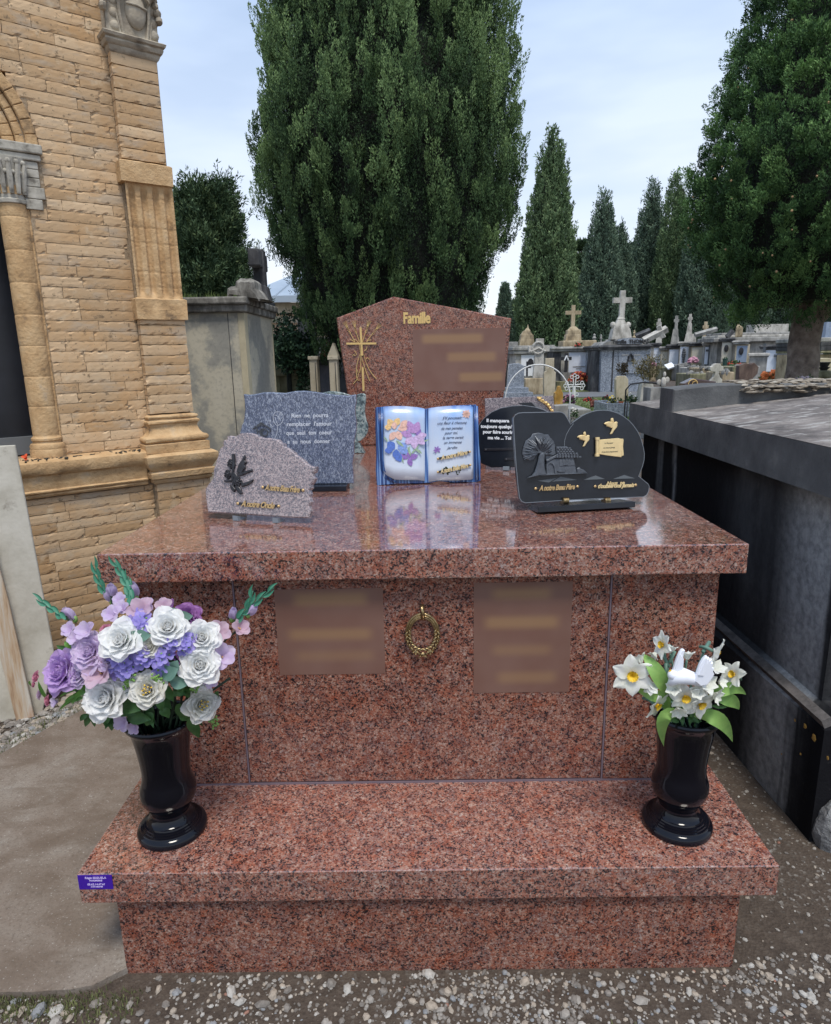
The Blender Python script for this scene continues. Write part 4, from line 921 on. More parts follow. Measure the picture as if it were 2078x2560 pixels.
c_ = s.mix(c_, (.12,.086,.06), s.ramp(n3, [(.45, 0.), (.62, .6)])); c_ = s.mix(c_, (.11,.085,.065), s.ramp(s.noise(v, 110, 4, .7), [(.5, 0.), (.68, .7)])); c_ = s.mix(c_, (.40,.37,.33), s.ramp(s.noise(v, 150, 2, .5), [(.66, 0.), (.72, .6)])); s.col(s.mix(c_, (.06,.05,.042), s.ramp(n2, [(.62, 0.), (.72, .45)]))); s.set(Roughness=.9)
s.bump(s.mix(n2, n3, .5), .55, .012); M_conc = s.m
g0 = lambda u, v: Pz(u, v, 0)
L0 = g0(0, 1896); L1 = g0(220, 1778); dv_ = (L1-L0).normalized(); fz = 1.335
mb = MB(); rp = random.Random(2)
xs_ = [-3.6+i*.05 for i in range(57)]+[-.78]; P_ = []
for k_, x in enumerate(xs_):
    top = min(L0.y+(x-L0.x)*dv_.y/dv_.x, 4.2); lo = fz+rp.uniform(-.004, .004)+.006*math.sin(x*7)
    if x > -.86: lo += (x+.86)*.7
    if top > lo+.02: P_.append((x, lo, top+rp.uniform(-.01, .01)))
for a_, b_ in zip(P_, P_[1:]):
    mb.add([(a_[0], a_[1], .018), (b_[0], b_[1], .018), (b_[0], b_[2], .018), (a_[0], a_[2], .018), (a_[0], a_[1], -.05), (b_[0], b_[1], -.05), (b_[0], b_[2], -.05), (a_[0], a_[2], -.05)], [(0, 1, 2, 3), (4, 5, 1, 0), (3, 2, 6, 7)])
tag(mb.build('path', M_conc), kind='structure')
# grass, moss fringe
def scatter_faces(name, n, gen, mat, label=None, cat=None, kind='stuff'):
    mb = MB()
    for i in range(n): gen(mb, i)
    return tag(mb.build(name, mat), label, cat, kind=kind)
rng = random.Random(5)
M_grass = plain('winter_grass', (.10,.15,.035), .8, noise=.4, nscale=3); M_mossg = plain('path_edge_moss', (.12,.13,.05), .95, noise=.5, nscale=40)
def blade(mb, x, y, h, w=.004, z=0):
    a = rng.uniform(0, 6.3); dx, dy = math.cos(a), math.sin(a); lx, ly = rng.uniform(-.5, .5)*h, rng.uniform(-.5, .5)*h
    mb.add([(x-dx*w, y-dy*w, z), (x+dx*w, y+dy*w, z), (x+lx, y+ly, z+h)], [(0, 1, 2)])
mb = MB()
for i in range(3600):
    x = -rng.uniform(.72, 1.75); y = fz+rng.gauss(-.03, .022); 
    if rng.random() > .35+.65*(1 if -1.3 < x < -.85 else .3): continue
    blade(mb, x, y, rng.uniform(.006, .022), .002)
for i in range(700):
    c = rng.choice([(.62,1.08),(.97,1.12),(.2,1.17),(-.2,1.12),(.45,1.2),(1.2,1.3)]); blade(mb, c[0]+rng.gauss(0, .03), c[1]+rng.gauss(0, .02), rng.uniform(.006, .02), .0018)
for i in range(1500):
    t = rng.random(); x = L0.x+(L1.x-L0.x)*(t*2-.6); y = L0.y+(L1.y-L0.y)*(t*2-.6); blade(mb, x+rng.gauss(-.03, .04), y+rng.gauss(.05, .05), rng.uniform(.01, .03), .003)
tag(mb.build('grass_tufts', M_mossg), 'low moss and grass along the concrete edge', 'grass', kind='stuff')
# pebbles
PC = [(.38,.36,.325),(.27,.245,.215),(.17,.15,.13),(.32,.27,.215),(.22,.225,.23),(.24,.12,.085)]
PM_ = [plain('pebble_'+n_, c, .75, noise=.25, nscale=80) for n_, c in zip(('pale','grey','dark','tan','bluish','brick'), PC)]
def rock(x, y, r, z=0):
    M = Matrix.Rotation(rng.uniform(0, 6.3), 3, 'Z') @ Matrix.Rotation(rng.uniform(-.3, .3), 3, 'X')
    return (x, y, z+r*.25), (r*rng.uniform(.8, 1.35), r*rng.uniform(.65, 1), r*rng.uniform(.4, .65)), M
buck = [MB() for _ in PC]
def addrock(x, y, r):
    k_ = rng.choices(range(6), [10, 28, 34, 20, 7, 1])[0]
    c, rr, M = rock(x, y, r); buck[k_].ball(c, rr, 6, 4, rot=M, jit=.16, rng=rng)
for i in range(12500):
    y = 1.0+rng.random()**.8*.43; x = rng.uniform(-1.35, 1.7)
    if abs(x) < .79 and y > 1.385: continue
    if x < -.72 and y > fz-.012: continue
    dens = .5+.5*math.sin(x*3.1+1.2)*math.sin(x*7+y*5); 
    if y > 1.36 and x > .79: dens = .5
    if rng.random() > dens*.9+.15: continue
    addrock(x, y, rng.choices((.0028, .0052, .0085, .0135), [44, 42, 11, 1.6])[0]*rng.uniform(.7, 1.25))
for i in range(420): addrock(rng.uniform(.82, 1.5), rng.uniform(1.28, 2.2), rng.choice((.0025, .004, .006)))
for i in range(160): addrock(rng.uniform(.86, 1.22), rng.uniform(2.0, 3.8), rng.choice((.003, .005, .008)))
for i in range(1500):
    t = rng.uniform(-.6, 2.2); x = L0.x+(L1.x-L0.x)*t; y = L0.y+(L1.y-L0.y)*t; o_ = abs(rng.gauss(.03, .16)); addrock(x-o_*dv_.y*.0-o_*.35+rng.gauss(0,.02), y+o_*.8, rng.choice((.005, .008, .012, .02)))
for X, Y, r in ((965,640,14),(1140,650,14),(1005,680,11),(735,640,10),(165,720,17),(235,720,14),(1450,625,11),(1545,670,11),(540,695,10),(395,690,12),(620,628,8),(585,725,10)):
    p = g0(X/1.669, 2100+Y/1.669); addrock(p.x, p.y, r*.0012)
for k_, mb in enumerate(buck): tag(mb.build('gravel', PM_[k_], smooth=False), 'loose river pebbles in the dirt before the tomb', 'gravel', kind='stuff')
# ---------------------------------------------------------------- ochre brick mausoleum on the left
th = math.atan((3200-1039)/(FPX/math.cos(PITCH)))+YAW
BO = Vector((-2.0215, 3.306, 0)); yawB = math.pi/2-th
fB = Frame(BO, yawB, 0)
mau = fB.empty('brick_mausoleum', label='ochre brick mausoleum with stone capitals and arched doorway, at the left edge', cat='mausoleum')
s = NT('ochre_brick'); v = s.coord(); oi = s.n('ShaderNodeAttribute', attribute_name='tone'); n1 = s.noise(v, 3, 4); n2 = s.noise(v, 30, 6, .7); n3 = s.noise(v, 90, 4, .7)
c_ = s.mix((.43,.27,.135), (.62,.445,.27), oi.outputs['Fac']); c_ = s.mix(c_, (.40,.30,.19), s.ramp(n1, [(.45, 0.), (.75, .55)]))
c_ = s.mix(c_, (.50,.27,.10), s.ramp(s.noise(v, 7, 4), [(.5, 0.), (.7, .4)]))
c_ = s.mix(c_, (.42,.34,.25), s.ramp(s.noise(s.coord((1,1,3)), 5, 5, .65), [(.52, 0.), (.66, .7)])); c_ = s.mix(c_, (.62,.50,.34), s.ramp(s.noise(v, 16, 3), [(.6, 0.), (.75, .6)])); c_ = s.mix(c_, (.17,.12,.07), s.ramp(n2, [(.585, 0.), (.66, .8)])); c_ = s.mix(c_, (.10,.075,.05), s.ramp(s.noise(v, 75, 3, .6), [(.66, 0.), (.72, .85)])); s.col(c_); s.set(Roughness=.92); s.bump(s.mix(n2, n3, .5), .4, .006); M_brick = s.m
s = NT('grey_mortar'); v = s.coord(); s.col(s.ramp(s.noise(v, 40, 5, .7), [(.3, (.2,.14,.085)), (.55, (.36,.27,.175)), (.75, (.46,.38,.28))])); s.set(Roughness=.95); s.bump(s.noise(v, 60, 5, .7), .8, .012); M_mortar = s.m
M_mould = plain('ochre_moulded_brick', (.50,.34,.18), .9, stops=[(.28, (.16,.11,.065)), (.42, (.46,.29,.14)), (.6, (.56,.38,.2)), (.75, (.48,.37,.25))], nscale=9, bump=.6, bscale=60, bd=.01)
M_capst = plain('weathered_capital_stone', (.34,.29,.22), .9, stops=[(.3, (.13,.11,.085)), (.48, (.33,.28,.21)), (.7, (.45,.40,.31))], nscale=11, bump=.6, bscale=50, bd=.008)
M_palest = plain('pale_limestone', (.5,.48,.42), .9, stops=[(.34, (.15,.135,.11)), (.46, (.36,.335,.28)), (.66, (.50,.47,.40))], nscale=16, bump=.4, bscale=60, bd=.005)
M_doork = plain('dark_door', (.012,.014,.02), .35, noise=.4, nscale=5)
rb = random.Random(11)
def brickfield(u0, u1, z0, z1, y, hh=.0535, ww=(.16, .40), depth=.05, keep=None, name='brickwork', run=True, proud=.0018, joint=.0036):
    V = []; F = []; T = []
    z = z0; row = 0
    while z < z1-.01:
        h = min(hh*rb.uniform(.95, 1.05), z1-z); u = u0-(rb.uniform(0, .25) if run else 0)
        while u < u1-.01:
            w_ = rb.uniform(*ww); a = max(u, u0, keep(z+h/2) if keep else -9); b = min(u+w_, u1); u += w_
            if not run: a, b = u0, u1; u = u1
            if b-a < .03: continue
            t = rb.random(); pr = rb.uniform(-proud, proud*.4); n_ = max(3, int((b-a)/.02)); m_ = 4; o = len(V); jz = joint*rb.uniform(.55, 1.3); jx = joint*.4
            for j in range(m_+1):
                for i in range(n_+1):
                    e = (i in (0, n_))+(j in (0, m_)); uu = a+jx+(b-a-2*jx)*i/n_; zz = z+jz/2+(h-jz)*j/m_
                    V.append((uu+rb.uniform(-.0015, .0015), y+pr*-1+(.0012 if e else 0)+(rb.uniform(0, .008) if e and rb.random() < .14 else rb.uniform(0, .001)), zz+(rb.uniform(-.0014, .0014) if j in (0, m_) else 0)))
            for j in range(m_):
                for i in range(n_): q = o+j*(n_+1)+i; F.append((q, q+1, q+n_+2, q+n_+1)); T.append(t)
            bk_ = len(V); ring = [o+i for i in range(n_+1)]+[o+j*(n_+1)+n_ for j in range(1, m_+1)]+[o+m_*(n_+1)+i for i in range(n_-1, -1, -1)]+[o+j*(n_+1) for j in range(m_-1, 0, -1)]
            for r_ in ring: V.append((V[r_][0], y+depth, V[r_][2]))
            L_ = len(ring)
            for i in range(L_): F.append((ring[(i+1) % L_], ring[i], bk_+i, bk_+(i+1) % L_)); T.append(t)
        z += h; row += 1
    mb = MB(); mb.v = V; mb.f = F
    o = mb.build(name, M_brick, mau, world=False)
    at_ = o.data.attributes.new('tone', 'FLOAT', 'FACE')
    if len(at_.data) == len(T): at_.data.foreach_set('value', T)
    return o
UO, RO, ZS = -.19, .475, 2.56      # doorway arch centre, outer ring radius, springing
def keep_main(z):
    if z > ZS+.02: return UO+math.sqrt(max(0, (RO+.004)**2-(z-ZS)**2)) if z-ZS < RO else -9
    return .288 if z > 2.29 else .212
brickfield(-.1, .66, 1.075, 3.75, .06, keep=keep_main)
brickfield(-1.1, .63, .03, .865, 0)
brickfield(.635, .95, .03, .875, -.05)
brickfield(.655, .905, 1.26, 1.775, .0, name='pilaster_brick', run=False, joint=.004, proud=.003); brickfield(.655, .885, 2.57, 3.06, .0, name='pilaster_brick', run=False, joint=.004, proud=.003)
mb = MB(); mb.box(.21, .66, .066, .5, 1.0, 3.75); mb.box(-1.1, .9, .069, .8, 3.1, 3.75); mb.box(-1.1, .64, .006, .7, 0, 1.0); mb.box(.636, .945, -.04, .5, 0, 1.0); mb.box(.66, .9, .045, .9, 1.0, 3.6)
mb.box(.42, .895, .5, 3.2, 0, 3.9); mb.box(-3.0, .895, .85, 3.2, 0, 3.9); mb.box(-3, -.6, .1, .9, 0, 3.9)
mb.build('wall_core', M_mortar, mau, world=False)
def mould(u0, u1, prof, ybase, name='moulding', mat=None, ret=True, n=24):
    """profile [(proud, z)] swept along u with returned ends, small wear"""
    mb = MB(); m_ = len(prof); vs = []; fs = []
    cols_ = [(u0, 1)]+[(u0+(u1-u0)*i/n, 0) for i in range(n+1)]+[(u1, 2)]
    for (u, e) in cols_:
        for (p, z) in prof:
            wv = rb.uniform(-.0012, .0012)*2
            if e == 0: uu = u; 
            uu = u-(p if u == u0 else 0)+(p if u == u1 else 0)
            vs.append((uu, ybase-(p if e == 0 else 0)+(0 if e == 0 else .06)+wv, z+rb.uniform(-.001, .001)))
    for i in range(len(cols_)-1):
        for k_ in range(m_-1): fs.append((i*m_+k_, (i+1)*m_+k_, (i+1)*m_+k_+1, i*m_+k_+1))
    mb.add(vs, fs); return mb.build(name, mat or M_mould, mau, world=False, smooth='auto')
def tor(z, r, p, n=6): return [(p-r+r*math.sin(math.pi*i/n)+0, z-r*math.cos(math.pi*i/n)) for i in range(n+1)]
mould(-1.1, .60, [(.0, .868), (.018, .874), (.022, .884), (.016, .892), (.028, .898), (.03, .905), (.022, .912), (.026, .96), (.03, .985), (.045, .995), (.055, 1.03), (.05, 1.055), (.03, 1.066), (-.08, 1.072)], 0)
mould(.635, .94, [(.0, .872), (.014, .878), (.02, .892), (.012, .90), (.03, .905), (.034, .935), (.02, .945), (.03, .958), (.045, .985), (.05, 1.0), (.05, 1.03), (.03, 1.042), (-.1, 1.046)], -.05, n=8)
mould(.655, .905, [(.055, 1.045), (.056, 1.092), (.04, 1.097)]+tor(1.118, .018, .055)+[(.03, 1.140), (.018, 1.155), (.008, 1.185), (.012, 1.196)]+tor(1.212, .010, .022)+[(.008, 1.228)]+tor(1.240, .009, .016)+[(.002, 1.252), (-.02, 1.256)], 0, n=8)
mould(.655, .905, [(0, 1.770), (.012, 1.772), (.013, 1.825), (.013, 1.828), (.014, 1.878), (.004, 1.884), (-.01, 1.886)], 0, n=8)
mould(.655, .885, [(-.01, 2.458), (.018, 2.460), (.019, 2.51), (.02, 2.556), (.01, 2.562), (-.01, 2.564)], 0, n=8)
# fluted section
mb = MB(); U0, U1, Z0_, Z1_ = .657, .903, 1.885, 2.46; nf = 4
def flute(a, b):
    u = U0+(U1-U0)*a; z = Z0_+(Z1_-Z0_)*b; t = (a*(nf+.0)) % 1.0; lat = max(0, 1-abs((t-.5)/.30)**2)*.022 if .02 < a < .98 else 0
    if b > .93: lat *= max(0, (1-b)/.07)
    if b < .06: lat *= b/.06
    course = .003 if (z*13.4) % 1 < .07 else 0
    return (u, .001+lat+course+rb.uniform(0, .0012), z)
mb.grid(flute, 64, 90); mb.build('fluted_shaft', M_mould, mau, world=False, smooth=True)
# capital
mould(.66, .885, [(0, 3.055), (.008, 3.062), (.014, 3.075), (.014, 3.083), (.024, 3.088), (.03, 3.103), (.026, 3.112), (.038, 3.118), (.042, 3.130), (.03, 3.138), (-.02, 3.14)], 0, mat=M_capst, n=8, name='capital_collar')
mb = MB(); cu, cyw = .772, .0
mb.grid(lambda a, b: (cu+(a-.5)*(.25+.05*b*b), -.012-.02*b*b-.008*math.cos((a-.5)*math.pi), 3.135+b*.42), 10, 10)
mb.box(cu-.125, cu+.125, 0, .12, 3.13, 3.6)
mb.ball((cu+.02, -.022, 3.255), (.052, .03, .085), 14, 10)
for s_ in (-1, 1):
    for k_ in range(3): mb.ball((cu+s_*.09+.01, -.012, 3.17+.055*k_), (.032, .014, .024), 8, 6)
    mb.tube([(cu+s_*.058+.01, -.02, 3.14), (cu+s_*.07+.01, -.028, 3.22), (cu+s_*.075+.012, -.034, 3.30)], .008, 6); mb.tube([(cu+s_*.072+.01, -.018, 3.14), (cu+s_*.084+.01, -.024, 3.22)], .006, 6)
    mb.tube([(cu+s_*.03+.015, -.055, 3.375), (cu+s_*.07+.015, -.058, 3.36), (cu+s_*.085+.015, -.05, 3.32), (cu+s_*.065+.015, -.05, 3.295), (cu+s_*.05+.015, -.05, 3.315), (cu+s_*.062+.015, -.056, 3.335)], [.018,.02,.018,.014,.011,.012], 8)
    for k_ in range(6): mb.ball((cu+s_*(.125+.01*math.cos(k_)), -.02, 3.24+.03*k_), (.018+.004*(k_ % 2), .026, .022), 7, 5, jit=.12, rng=rb)
mb.tube([(cu-.03, -.045, 3.272), (cu+.02, -.056, 3.268), (cu+.07, -.045, 3.262)], .005, 6); 
mb.build('capital', M_capst, mau, world=False, smooth='auto')
# doorway: archivolt rings, impost, white block, column
mb = MB()
for k_, (r0, r1, y) in enumerate(((.475, .425, .045), (.422, .385, .065), (.382, .33, .085), (.327, .27, .11))):
    for i in range(22):
        a0, a1 = rad(i*180/22+.12), rad((i+1)*180/22-.12)
        o = [(UO+r*math.cos(a), ZS+r*math.sin(a)) for r, a in ((r1, a0), (r0, a0), (r0, a1), (r1, a1))]; mb.prism(o, y, .3, inset=.004)
mb.build('archivolt', M_mould, mau, world=False)
mb = MB(); mb.box(-.75, .295, .028, .3, 2.535, 2.578); mb.box(-.75, .285, .04, .3, 2.505, 2.533); mb.build('impost', M_palest, mau, world=False, bevel=.006)
mb = MB(); z = 2.285
for h in (.05, .055, .04, .04, .035): mb.box(.196, .27 if h < .052 else .285, .052, .3, z, z+h-.002); z += h
mb.build('limestone_quoin', M_palest, mau, world=False, bevel=.003)
colp = [(.0001,1.06),(.088,1.06),(.088,1.105),(.084,1.112),(.086,1.125),(.080,1.138),(.070,1.143),(.068,1.152),(.074,1.158),(.074,1.168),(.066,1.175),(.0625,1.18)]
z = 1.18
while z < 2.27: colp += [(.0625, z+.004), (.0635, z+.012), (.0635, z+.142), (.0625, z+.149), (.0612, z+.151)]; z += .152
colp += [(.0625, 2.31), (.0001, 2.311)]
for cu_ in (.145, -.53):
    MB().lathe(colp, (cu_, .10, 0), 28).build('door_column', M_mould, mau, world=False, smooth='auto')
    mb = MB(); mb.lathe([(.062, 2.30), (.072, 2.305), (.074, 2.32), (.064, 2.326), (.066, 2.336), (.062, 2.35), (.066, 2.42), (.078, 2.47), (.084, 2.505), (.0001, 2.506)], (cu_, .10, 0), 20)
    for i in range(8):
        a = rad(-170+i*25); c = (cu_+.07*math.cos(a), .10+.07*math.sin(a)*1.0, 2.40); mb.tube([(c[0], c[1], 2.345), (c[0]+.006*math.cos(a), c[1]+.006*math.sin(a), 2.42), (c[0]+.02*math.cos(a), c[1]+.02*math.sin(a), 2.475)], [.010, .014, .010], 6)
        mb.ball((c[0]+.012*math.cos(a), c[1]+.012*math.sin(a), 2.485), .013, 7, 5); mb.ball((cu_+.074*math.cos(a+.2), .1+.074*math.sin(a+.2), 2.44), .011, 7, 5)
    mb.build('column_capital', M_palest, mau, world=False, smooth='auto')
mb = MB(); mb.box(-.62, .20, .30, .36, 1.06, 2.9); mb.build('door', M_doork, mau, world=False)
MB().box(-.62, .2, .26, .299, 1.07, 1.165).build('door_sill', plain('grey_metal_sill', (.13,.14,.15), .6), mau, world=False)
MB().box(.196, .215, .07, .30, 1.07, 2.3).build('door_jamb', M_mould, mau, world=False)
MB().box(-.9, .2, .05, .5, 1.0, 1.062).build('threshold', M_mortar, mau, world=False)
mb = MB()
for i in range(70): mb.ball((rb.uniform(-.2, .62), rb.uniform(-.04, .04), 1.068), (rb.uniform(.004, .012),)*2+(.004,), 5, 4, jit=.3, rng=rb)
mb.build('roof_debris', plain('black_lichen', (.03,.028,.022), .95), mau, world=False)
o = fB.at(63, 1135, off=.04); red = thing('silk_petal', BO+fB.X*o[0]+fB.N*.02+Vector((0,0,1.075)), 'scrap of orange red artificial flower lying on the mausoleum ledge', 'petal')
mb = MB(); [petal(mb, Vector((0, 0, 0)), basis((.2*k_-.3, -.5, .6)), k_*1.5, .028, .02, (.6, 1.2), rng=rb) for k_ in range(4)]; mb.build('petals', plain('orange_red_fabric', (.65,.10,.03), .7), red, world=False)
# leaning stone slab with weathered post
s = NT('pale_worn_stone'); v = s.coord(); c_ = s.ramp(s.noise(v, 4, 6, .65), [(.3, (.32,.29,.23)), (.5, (.46,.43,.36)), (.7, (.56,.53,.46))]); c_ = s.mix(c_, (.16,.13,.10), s.ramp(s.noise(v, 9, 5, .7), [(.62, 0.), (.72, .6)])); s.col(c_); s.set(Roughness=.85); s.bump(s.noise(v, 50, 5), .3, .005); M_slab = s.m
s = NT('split_timber'); v = s.coord((1,1,.08)); c_ = s.ramp(s.noise(v, 26, 5, .7), [(.3, (.20,.10,.05)), (.42, (.42,.30,.19)), (.6, (.50,.46,.39))]); v2 = s.coord((1,1,.25)); c_ = s.mix(c_, (.38,.19,.085), s.ramp(s.noise(v2, 9, 4), [(.55, 0.), (.66, .9)])); s.col(c_); s.set(Roughness=.85); s.bump(s.noise(v, 40, 5), .5, .006); M_timber = s.m
foot = g0(75, 1795); yawp = rad(30)
pf = Frame((foot.x, foot.y, 0), yawp, rad(7))
sl = pf.empty('leaning_slab', label='tall pale stone slab leaning against the mausoleum at the left edge', cat='slab')
def pe(u, v, off=0): return pf.at(u, v, off)
a = pe(103, 1783); b = pe(135, 1645); t1_ = pe(38, 1112); t2_ = pe(-60, 1105)
MB().prism([(-.4, .002), (a[0]+.005, .002), (pe(137, 1640)[0], pe(137, 1640)[1]), t1_, (t1_[0]-.42, t1_[1]+.01)], .02, .075, inset=.004).build('face', M_slab, sl, world=False)
a1, b1_ = pe(38, 1800), pe(90, 1778); c1 = pe(-2, 1420); c2 = pe(3, 1425)
tb = pf.empty('timber_board', label='split weathered board propped in front of the pale stone slab', cat='board')
p_ = [pe(42, 1803), pe(86, 1786), pe(22, 1500), pe(0, 1420), pe(-30, 1280), pe(-60, 1280), pe(-10, 1600)]
p_[0] = (p_[0][0], .003); p_[1] = (p_[1][0], .006)
MB().prism(p_, -.02, .018, inset=.003).build('plank', M_timber, tb, world=False)
# ---------------------------------------------------------------- sooty concrete tomb on the right
dt = thing('concrete_tomb', (1.25, 1.85, 0), 'soot blackened old concrete tomb with overhanging sloped lid, along the right edge', 'tomb')
s = NT('sooty_concrete'); v = s.coord(); n1 = s.noise(s.coord((1,1,.35)), 2.2, 6, .6); n2 = s.noise(v, 30, 6, .7); n3 = s.noise(s.coord((2.2,2.2,.25)), 2.4, 4, .55, .4)
c_ = s.ramp(n1, [(.3, (.005,.005,.006)), (.5, (.010,.010,.012)), (.62, (.028,.029,.032)), (.75, (.08,.083,.087))])
yy = s.n('ShaderNodeSeparateXYZ'); s.l(s.tc.outputs['Object'], yy.inputs[0])
st_ = s.ramp(s.math(s.math(yy.outputs[1], s.math(s.math(n3, .5, 'SUBTRACT'), .35), 'ADD'), .5), [(.0, .0), (.06, .1), (.09, 1.), (.16, .95), (.22, .1), (.5, 0.), (.705, 0.), (.725, .8), (.745, 0.), (.80, .0), (.82, .5), (.84, 0.)])
c_ = s.mix(c_, s.ramp(n2, [(.3, (.22,.23,.235)), (.7, (.55,.56,.56))]), s.math(st_, s.ramp(n3, [(.3, .2), (.55, .85)])))
st2 = s.ramp(yy.outputs[1], [(.0, 0.), (.999, 0.)])
c_ = s.mix(c_, (.10,.095,.085), s.ramp(n2, [(.62, 0.), (.75, .35)])); s.col(c_); s.set(Roughness=.9, IOR=1.2); s.bump(s.mix(n2, n1, .3), .6, .012); M_soot = s.m
s = NT('dark_band_concrete'); v = s.coord(); n1 = s.noise(v, 6, 6, .6); n2 = s.noise(v, 60, 5, .7); c_ = s.ramp(n1, [(.3, (.06,.062,.064)), (.55, (.115,.117,.117)), (.75, (.20,.20,.19))]); s.col(s.mix(c_, (.02,.02,.022), s.ramp(n2, [(.6, 0.), (.72, .6)]))); s.set(Roughness=.85); s.bump(n2, .5, .006); M_band = s.m
s = NT('lichen_lid'); v = s.coord(); n1 = s.noise(v, 6, 6, .65); n2 = s.noise(v, 45, 5, .7); n3 = s.noise(s.coord((.6,1.6,1)), 16, 5, .6); v1 = s.vor(v, 9, out='Distance')
c_ = s.ramp(n1, [(.32, (.075,.066,.062)), (.5, (.17,.148,.135)), (.66, (.30,.27,.245))]); c_ = s.mix(c_, (.40,.385,.36), s.ramp(n3, [(.56, 0.), (.64, .75)])); c_ = s.mix(c_, (.055,.048,.045), s.ramp(s.noise(s.coord((.5,1.5,1)), 7, 6, .7), [(.55, 0.), (.66, .75)])); c_ = s.mix(c_, (.05,.045,.04), s.ramp(n2, [(.58, 0.), (.68, .6)])); c_ = s.mix(c_, (.45,.27,.05), s.ramp(s.noise(v, 5, 3), [(.70, 0.), (.73, .8)])); s.col(c_); s.set(Roughness=.9); s.bump(s.mix(n2, n3, .5), .8, .012); M_lid = s.m
XF, YA, YB_ = 1.28, 1.90, 3.82
MB().box(XF, 3.3, YA+.04, YB_-.03, 0, 1.125).build('wall', M_soot, dt)
MB().add([(1.235, 1.84, 0), (3.3, 1.84, 0), (3.3, 3.84, 0), (1.165, 3.84, 0), (1.235, 1.84, .40), (3.3, 1.84, .40), (3.3, 3.84, .40), (1.165, 3.84, .40), (XF+.005, 1.88, .445), (3.3, 1.88, .445), (3.3, 3.8, .445), (XF+.005, 3.8, .445)],
  [(0,3,2,1),(0,1,5,4),(3,0,4,7),(2,3,7,6),(4,5,9,8),(7,4,8,11),(6,7,11,10),(8,9,10,11)]).build('plinth', M_soot, dt)
mb = MB(); P0 = Px(1800, 1601, 1.26); P1 = Px(2061, 1874, 1.235)
mb.tube([(1.245, 1.845, .423), (1.235, 3.83, .423)], .0215, 4); mb.build('plinth_edge', plain('worn_grey_edge', (.1,.09,.085), .9, noise=.6, nscale=20, bump=.5), dt)
mb = MB()
for X, Y, r in ((625,750,.008),(678,818,.0115),(565,715,.005),(598,915,.004),(760,940,.006),(485,915,.003)):
    p = Px(1750+X/2.377, 1500+Y/2.377, 1.222); mb.ball(p, (.0012, r, r), 9, 6, jit=.2, rng=rb)
mb.build('orange_lichen', plain('orange_lichen', (.42,.24,.05), .9, noise=.3, nscale=200), dt)
yr = Px(1688, 1020, 1.215).y
sl_ = (Py(2078, 977, yr).z-Py(1688, 1025, yr).z)/(Py(2078, 977, yr).x-Py(1688, 1025, yr).x); print('slope', sl_)
def lidz(x, y): return 1.268+(x-1.2)*sl_
mb = MB(); nx, ny = 30, 40
def lid(a, b):
    x = 1.2+2.2*a; y = 1.86+(YB_-1.86)*b; e = 0 if a in (0, 1) or b in (0, 1) else rb.uniform(-.0012, .0012); return (x, y, lidz(x, y)+e)
mb.grid(lid, 80, 70); mb.build('lid_top', M_lid, dt, smooth=False)
mb = MB(); mb.add([(1.2, 1.86, 1.122), (3.4, 1.86, 1.122), (3.4, YB_, 1.122), (1.2, YB_, 1.122), (1.2, 1.86, 1.2665), (3.4, 1.86, 1.2665+2.2*sl_-.004), (3.4, YB_, 1.2665+2.2*sl_-.004), (1.2, YB_, 1.2665)], [(0,3,2,1),(0,1,5,4),(1,2,6,5),(2,3,7,6),(3,0,4,7)]); mb.build('lid_edge', M_band, dt)
k_a = Py(1644, 972, yr); k_b = Py(1793, 961, yr); k_c = Py(2078, 957, yr); dxk = (k_c.z-k_b.z)/(k_c.x-k_b.x)
P_ = [(1.203, 1.2), (3.3, 1.2), (3.3, k_c.z+dxk*(3.3-k_c.x)), (k_c.x, k_c.z), (k_b.x, k_b.z), (1.203, k_a.z-.004)]
MB().prism(P_, yr, yr+.18, inset=.006).build('kerb', M_band, dt)
ztk = lambda x: (k_b.z+(k_a.z-k_b.z)*(k_b.x-x)/(k_b.x-1.203)) if x < k_b.x else k_b.z+dxk*(x-k_b.x)
mb = MB()
for i in range(900):
    t = rb.random(); x = 1.52+t*1.7; y = yr+rb.uniform(-.05, .2); z = ztk(x)+rb.uniform(-.02, .010)-(.018 if y < yr else 0)
    mb.ball((x, y, z), (rb.uniform(.012, .045), rb.uniform(.012, .035), rb.uniform(.004, .009)), 7, 5, rot=Matrix.Rotation(rb.uniform(0, 3), 3, 'Z'), jit=.22, rng=rb)
mb.build('flaking_mortar', plain('flaked_mortar', (.30,.26,.2), .95, stops=[(.3, (.06,.05,.04)), (.5, (.25,.21,.16)), (.7, (.42,.39,.33))], nscale=20, bump=.6), dt)
sp_ = g0(2085, 2110)
stn_ = thing('rubble_stone', (sp_.x, sp_.y, 0), 'rough pale grey stone lying at the corner of the black concrete tomb', 'stone')
mb = MB(); mb.ball((0, 0, .05), (.07, .06, .11), 14, 10, jit=.07, rng=rb); mb.build('rock', plain('pale_rough_stone', (.2,.2,.2), .9, noise=.5, nscale=20, bump=.8, bscale=30, bd=.02), stn_, world=False)
